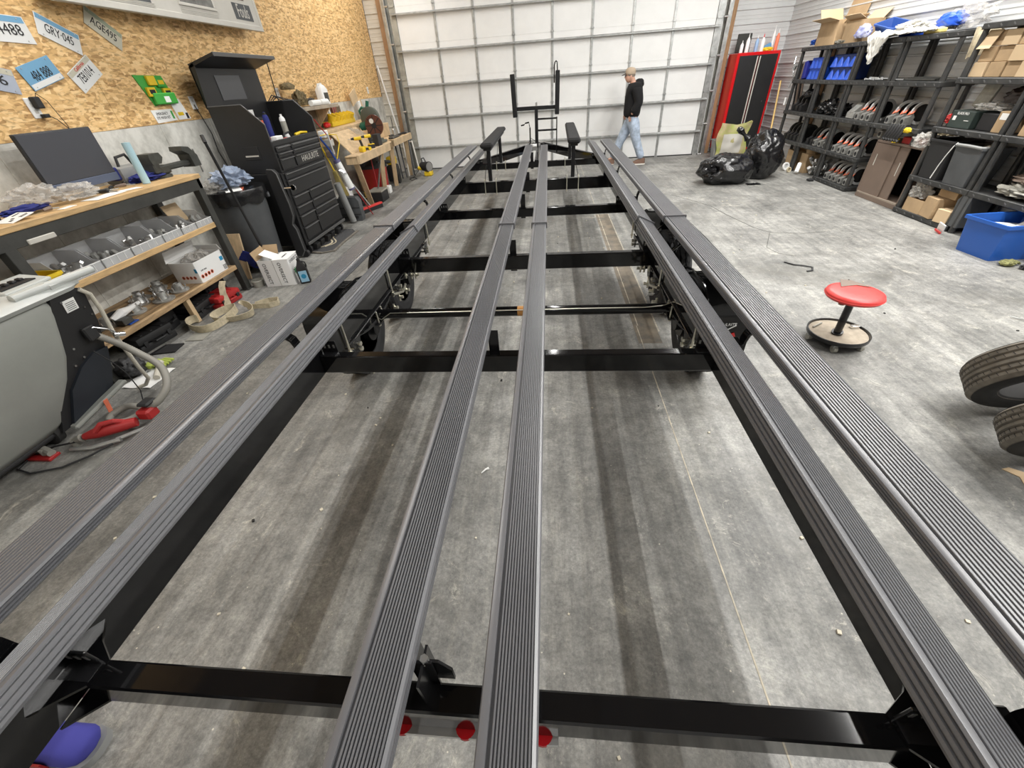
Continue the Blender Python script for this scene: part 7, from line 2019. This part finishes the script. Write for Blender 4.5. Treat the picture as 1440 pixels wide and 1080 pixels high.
# old tyres at the right edge
def oldtyre(x, y, z, rot, r, w, label):
    t = thing('old_tyre', label, 'tyre', (0, 0, 0))
    h = w / 2
    pr = [(r * .62, -h * .80), (r * .72, -h * .98), (r * .86, -h), (r * .95, -h * .90), (r * .985, -h * .78)]
    zc = -h * .76
    st = h * 1.52 / 5
    for k in range(5):
        pr += [(r, zc + .004), (r, zc + st - .010), (r - .010, zc + st - .008), (r - .010, zc + st - .002)]
        zc += st
    pr += [(r * .985, h * .78), (r * .95, h * .90), (r * .86, h), (r * .72, h * .98), (r * .62, h * .80), (r * .62, -h * .80)]
    q = MB(); q.lathe(pr[:6] + pr[6:-6] + pr[-6:-1], n=64)
    for f in list(q.bm.faces):
        if len(f.verts) > 4: q.bm.faces.remove(f)
    m2 = MB(); m2.lathe([(r * .62, -h * .80), (r * .60, 0), (r * .62, h * .80)], n=64)
    for f in list(m2.bm.faces):
        if len(f.verts) > 4: m2.bm.faces.remove(f)
    me = m2.mesh('liner')
    o = part('casing', q, M_oldrub, t, ang=25)
    me.materials.append(M_oldwall); l_ = bpy.data.objects.new('liner', me); COL.objects.link(l_); l_.parent = t
    for s in (-1, 1):
        q = MB(); q.lathe([(r * .60, s * h * .70), (r * .63, s * (h * .82)), (r * .72, s * (h + .001)), (r * .86, s * (h + .0025)), (r * .945, s * h * .93)], n=64)
        for f in list(q.bm.faces):
            if len(f.verts) > 4: q.bm.faces.remove(f)
        part('sidewall', q, M_oldwall, t, ang=60)
    q = MB()
    for k in range(54):
        a = 2 * PI * k / 54
        for j in range(5):
            if j == 2: continue
            zz = -h * .76 + st * (j + .5)
            q.boxm(Matrix.Rotation(a + .05 * j, 4, 'Z') @ Matrix.Translation((r - .001, 0, zz)) @ Matrix.Rotation(.35, 4, 'X'), (.004, .0022, st * .60))
    oo = part('tread_sipes', q, M_ink, t); oo['kind'] = 'stuff'
    t.location = (x, y, z); t.rotation_euler = rot
    return t
oldtyre(2.58, 1.85, .330, (-1.02, .20, 0), .31, .19, 'worn dusty tyre tilted towards the camera at the right edge, farther one')
oldtyre(2.45, 1.47, .310, (-1.02, .20, 0), .30, .18, 'worn dusty tyre tilted towards the camera at the right edge, nearer one')

# hairline cracks in the slab
M_crack = mat('dark_hairline_crack', (.07, .068, .06), .9)
q = MB(); q.tube([(2.05, 7.4, .0), (2.30, 6.9, .0), (2.437, 6.58, .0), (2.50, 6.1, .0), (2.625, 5.485, .0), (2.75, 5.25, .0), (3.09, 5.19, 0), (3.35, 5.22, 0)], .01, flat=(.010, .0016)); struct('trim_7', q, M_crack)
q = MB(); q.tube([(2.72, 5.25, .0), (2.60, 5.0, .0), (2.48, 4.75, .0), (2.52, 4.55, 0), (2.66, 4.45, 0)], .01, flat=(.006, .0016)); struct('trim_8', q, M_crack)
# debris on the floor
t_ = [(2.50, 4.30, .26, .3), (2.60, 4.12, .12, 1.4)]
q = MB(); q.tube([(2.46, 4.28, .008), (2.52, 4.20, .008), (2.60, 4.16, .010), (2.66, 4.12, .008), (2.62, 4.04, .008), (2.56, 4.02, .008)], .01, flat=(.016, .006)); solo('cable_tie', q, M_ink, 'bent black strip lying on the open floor', 'strip')
q = MB(); q.prism([(2.26, 1.34), (2.30, 1.36), (2.36, 1.46), (2.30, 1.50), (2.26, 1.49), (2.30, 1.44)], 'z', .001, .004); solo('torn_cardboard', q, M_cardpale, 'torn tan paper scrap on the floor at the right edge', 'scrap')
t = thing('ballpoint', 'small yellow screwdriver on the floor at the right edge', 'screwdriver', (3.62, 2.98, 0))
q = MB(); q.cyl((3.56, 3.03, .01), (3.62, 2.97, .012), .004, n=8); part('shaft', q, M_galv, t)
q = MB(); q.cyl((3.62, 2.97, .014), (3.70, 2.90, .014), .013, n=10); part('handle', q, M_yellow, t)
rnd = random.Random(11)
q = MB()
for k in range(150):
    x, y = rnd.uniform(-2.6, 3.4), rnd.uniform(.2, 8.5)
    s = rnd.uniform(.003, .008)
    q.boxm(Matrix.Translation((x, y, s * .5)) @ Euler((0, 0, rnd.random() * 3)).to_matrix().to_4x4(), (s * 2, s * rnd.uniform(1, 2.5), s))
solo('floor_crumbs', q, M_debris, 'scattered pale crumbs and chips on the concrete floor', 'debris', kind='stuff')
q = MB()
for k in range(36):
    x, y = rnd.uniform(-2.4, 4.0), rnd.uniform(.4, 7.5)
    s = rnd.uniform(.004, .009)
    q.boxm(Matrix.Translation((x, y, s * .5)) @ Euler((0, 0, rnd.random() * 3)).to_matrix().to_4x4(), (s * 2, s * 1.5, s))
solo('dark_crumbs', q, M_ink, 'scattered black crumbs on the concrete floor', 'debris', kind='stuff')
q = MB(); q.prism([(-.115, .955), (-.06, .965), (-.045, .99), (-.09, 1.005)], 'z', .001, .004); solo('leaf_scrap', q, M_debris, 'pale tan flake on the floor between the centre bunks', 'scrap')
q = MB(); q.tube([(-.372, 1.40, .006), (-.35, 1.425, .008), (-.335, 1.435, .006)], [.003, .005, .008], n=6); solo('white_screw', q, M_paper, 'small white plastic screw on the floor under the left centre bunk', 'screw')
# blue-and-red shoe below the left rail at the frame corner
t = thing('shoe', 'blurred blue and red trainer on the floor at the bottom left corner', 'shoe', (-1.62, .2, 0))
q = MB(); q.loft([sring(-1.75, -1.50, .15, .25, .03, .045), sring(-1.75, -1.49, .145, .255, .055, .045), sring(-1.74, -1.51, .155, .245, .085, .04), sring(-1.72, -1.58, .165, .235, .12, .03)]); part('upper', q, mat('blue_mesh_fabric', (.05, .05, .30), .8), t, ang=60)
q = MB(); q.loft([sring(-1.76, -1.485, .142, .258, 0, .045), sring(-1.76, -1.485, .142, .258, .03, .045)]); part('sole', q, M_grey, t)
q = MB(); q.boxm(Matrix.Translation((-1.64, .142, .065)), (.09, .006, .04)); part('side_flash', q, M_red, t)

# ================================================================== the person
def skin_mesh(name, verts, edges, radii, m_, parent, root=0, sub=2, label=None):
    org = ORI[parent.name]
    me = bpy.data.meshes.new(name)
    me.from_pydata([tuple(Vector(v) - org) for v in verts], edges, [])
    o = bpy.data.objects.new(name, me)
    COL.objects.link(o)
    o.modifiers.new('Skin', 'SKIN')
    sv = me.skin_vertices[0].data
    for i, r in enumerate(radii):
        sv[i].radius = r if isinstance(r, tuple) else (r, r)
        sv[i].use_root = (i == root)
    s = o.modifiers.new('Subdivision', 'SUBSURF'); s.levels = sub; s.render_levels = sub
    bpy.context.view_layer.update()
    me2 = bpy.data.meshes.new_from_object(o.evaluated_get(bpy.context.evaluated_depsgraph_get()))
    bpy.data.objects.remove(o); bpy.data.meshes.remove(me)
    me2.name = name
    me2.shade_smooth()
    me2.materials.append(m_)
    o = bpy.data.objects.new(name, me2); COL.objects.link(o); o.parent = parent; ORI[o.name] = org
    if label: o['label'] = label
    return o

PY = 10.42
pt = thing('person', 'person in a black hoodie, light jeans and tan cap walking left past the door', 'person', (1.78, PY, 0))
# facing -x; right foot planted behind (x 2.08), left foot forward (x 1.42)
hipx = 1.80
J = [
    (hipx, PY, .94),                       # 0 pelvis
    (hipx + .0, PY, 1.10),                 # 1 waist
    (hipx - .015, PY, 1.28),               # 2 chest
    (hipx - .015, PY, 1.42),               # 3 upper chest
    (hipx - .065, PY, 1.50),               # 4 neck
    (hipx - .125, PY, 1.60),               # 5 head
    (hipx - .135, PY, 1.67),                # 6 crown
    (hipx + .0, PY - .09, .88),            # 7 near hip
    (hipx + .10, PY - .10, .50),           # 8 near knee
    (hipx + .27, PY - .10, .13),           # 9 near ankle
    (hipx + .19, PY - .10, .05),           # 10 near toe
    (hipx - .02, PY + .09, .88),           # 11 far hip
    (hipx - .20, PY + .09, .50),           # 12 far knee
    (hipx - .36, PY + .09, .12),           # 13 far ankle
    (hipx - .50, PY + .09, .05),           # 14 far toe
    (hipx, PY - .19, 1.40),                # 15 near shoulder
    (hipx + .06, PY - .22, 1.14),          # 16 near elbow
    (hipx - .07, PY - .19, .95),           # 17 near wrist
    (hipx, PY + .19, 1.40),                # 18
    (hipx - .01, PY + .22, 1.14),
    (hipx - .12, PY + .20, .96)]
E_ = [(0, 1), (1, 2), (2, 3), (3, 4), (4, 5), (5, 6), (0, 7), (7, 8), (8, 9), (9, 10), (0, 11), (11, 12), (12, 13), (13, 14), (3, 15), (15, 16), (16, 17), (3, 18), (18, 19), (19, 20)]
Rr = [(.09, .10), (.08, .09), (.08, .09), (.06, .08), .05, .075, .055, .08, .055, .038, .03, .08, .055, .038, .03, .035, .032, .027, .035, .032, .027]
skin_mesh('body', J, E_, Rr, M_skin, pt)
skin_mesh('hoodie', [(hipx - .04, PY, .86), (hipx - .03, PY, 1.02), (hipx - .02, PY, 1.22), (hipx - .01, PY, 1.38), (hipx - .03, PY, 1.50), (hipx + .0, PY - .16, 1.39), (hipx + .065, PY - .215, 1.15), (hipx - .06, PY - .20, .97), (hipx + .0, PY + .16, 1.39), (hipx - .0, PY + .215, 1.15), (hipx - .11, PY + .20, .97)],
          [(0, 1), (1, 2), (2, 3), (3, 4), (3, 5), (5, 6), (6, 7), (3, 8), (8, 9), (9, 10)], [(.21, .19), (.20, .19), (.18, .20), (.155, .19), (.10, .11), .12, .095, .075, .12, .095, .075], M_hoodie, pt)
q = MB(); q.blob((hipx + .06, PY, 1.47), (.10, .13, .085), 5, .12, 2, 3); part('hood', q, M_hoodie, pt)
skin_mesh('jeans', [(hipx, PY, .96), (hipx, PY, .88), (hipx + .01, PY - .095, .80), (hipx + .095, PY - .10, .50), (hipx + .20, PY - .10, .26), (hipx + .27, PY - .10, .10), (hipx - .02, PY + .095, .80), (hipx - .19, PY + .09, .50), (hipx - .28, PY + .09, .28), (hipx - .35, PY + .09, .11)],
          [(0, 1), (1, 2), (2, 3), (3, 4), (4, 5), (1, 6), (6, 7), (7, 8), (8, 9)], [(.17, .17), (.17, .18), .135, .10, .086, .09, .135, .10, .086, .09], M_jeans, pt)
for sx, sy, a in ((hipx + .215, PY - .10, .0), (hipx - .44, PY + .09, .12)):
    m_ = Matrix.Translation((sx, sy, .0)) @ Matrix.Rotation(a, 4, 'Y')
    q = MB(); q.loft([[m_ @ Vector(p) for p in sring(-.17, .14, -.055, .055, z, .045)] for z in (0, .022)]); so = part('sole', q, M_sole, pt)
    q = MB(); q.loft([[m_ @ Vector(p) for p in r_] for r_ in (sring(-.145, .135, -.047, .047, .022, .042), sring(-.14, .135, -.045, .045, .05, .04), sring(-.08, .13, -.04, .04, .085, .035), sring(.02, .13, -.036, .036, .12, .03))]); part('shoe', q, M_shoe, pt, ang=60)
# hands
for hx, hy, hz in ((hipx - .075, PY - .185, .93), (hipx - .125, PY + .195, .94)):
    vs = [(hx, hy, hz), (hx - .015, hy, hz - .045)]; es = [(0, 1)]; rs = [.024, .026]
    for k in range(4):
        b0 = len(vs)
        vs += [(hx - .03 + k * .012, hy - .0, hz - .075 - .004 * (k % 3)), (hx - .026 + k * .012, hy + .01, hz - .10)]
        es += [(1, b0), (b0, b0 + 1)]; rs += [.009, .007]
    b0 = len(vs); vs += [(hx - .04, hy, hz - .035), (hx - .05, hy, hz - .06)]; es += [(0, b0), (b0, b0 + 1)]; rs += [.011, .008]
    skin_mesh('hand', vs, es, rs, M_skin, pt, sub=1)
# head details: ear, nose, eyes, mouth, hair, cap
hx, hz = hipx - .14, 1.60
q = MB(); q.blob((hx - .005, PY, hz + .0), (.095, .074, .112), 1, .02, 1, 3); hd = part('face', q, M_skin, pt)
q = MB(); q.loft([[(hx - .085, PY - .012, hz + .01), (hx - .085, PY + .012, hz + .01), (hx - .09, PY, hz + .012)], [(hx - .085, PY - .016, hz - .028), (hx - .085, PY + .016, hz - .028), (hx - .118, PY, hz - .024)]]); part('nose', q, M_skin, hd)
q = MB()
for s in (-1, 1): q.lathe([(0, -.006), (.02, -.004), (.026, .0), (.012, .006), (0, .006)], n=12, m=Matrix.Translation((hx + .01, PY + s * .076, hz - .005)) @ Matrix.Rotation(PI / 2, 4, 'X'), squash=(.8, 1.2))
part('ear', q, M_skin, hd)
q = MB()
for s in (-1, 1): q.cyl((hx - .088, PY + s * .03, hz + .01), (hx - .082, PY + s * .03, hz + .01), .010, n=10)
part('eye', q, M_ink, hd)
q = MB(); q.box(hx - .092, hx - .084, PY - .022, PY + .022, hz - .055, hz - .049, .001); part('mouth', q, mat('lip', (.35, .12, .10), .6), hd)
q = MB(); q.lathe([(.085, -.03), (.094, .0), (.09, .02)], c=(hx + .008, PY, hz + .02), n=24, squash=(1.05, .86)); part('hair', q, mat('short_grey_hair', (.22, .18, .14), .9), pt)
q = MB(); q.lathe([(.098, .0), (.101, .03), (.095, .07), (.07, .098), (.03, .11), (0, .112)], c=(hx + .004, PY, hz + .035), n=28, squash=(1.04, .86)); cp_ = part('cap', q, M_cap, pt)
q = MB(); q.loft([[(hx - .085, PY - .062, hz + .045), (hx - .10, PY, hz + .052), (hx - .085, PY + .062, hz + .045), (hx - .085, PY + .06, hz + .037), (hx - .10, PY, hz + .044), (hx - .085, PY - .06, hz + .037)], [(hx - .15, PY - .045, hz + .022), (hx - .175, PY, hz + .020), (hx - .15, PY + .045, hz + .022), (hx - .15, PY + .045, hz + .016), (hx - .175, PY, hz + .014), (hx - .15, PY - .045, hz + .016)]]); part('brim', q, M_capdk, cp_)
q = MB(); q.box(hx - .100, hx - .088, PY - .05, PY + .05, hz + .0, hz + .022, .003); q.tube([(hx - .09, PY - .065, hz + .012), (hx + .0, PY - .078, hz + .012)], .003, n=6); part('glasses', q, M_ink, hd)
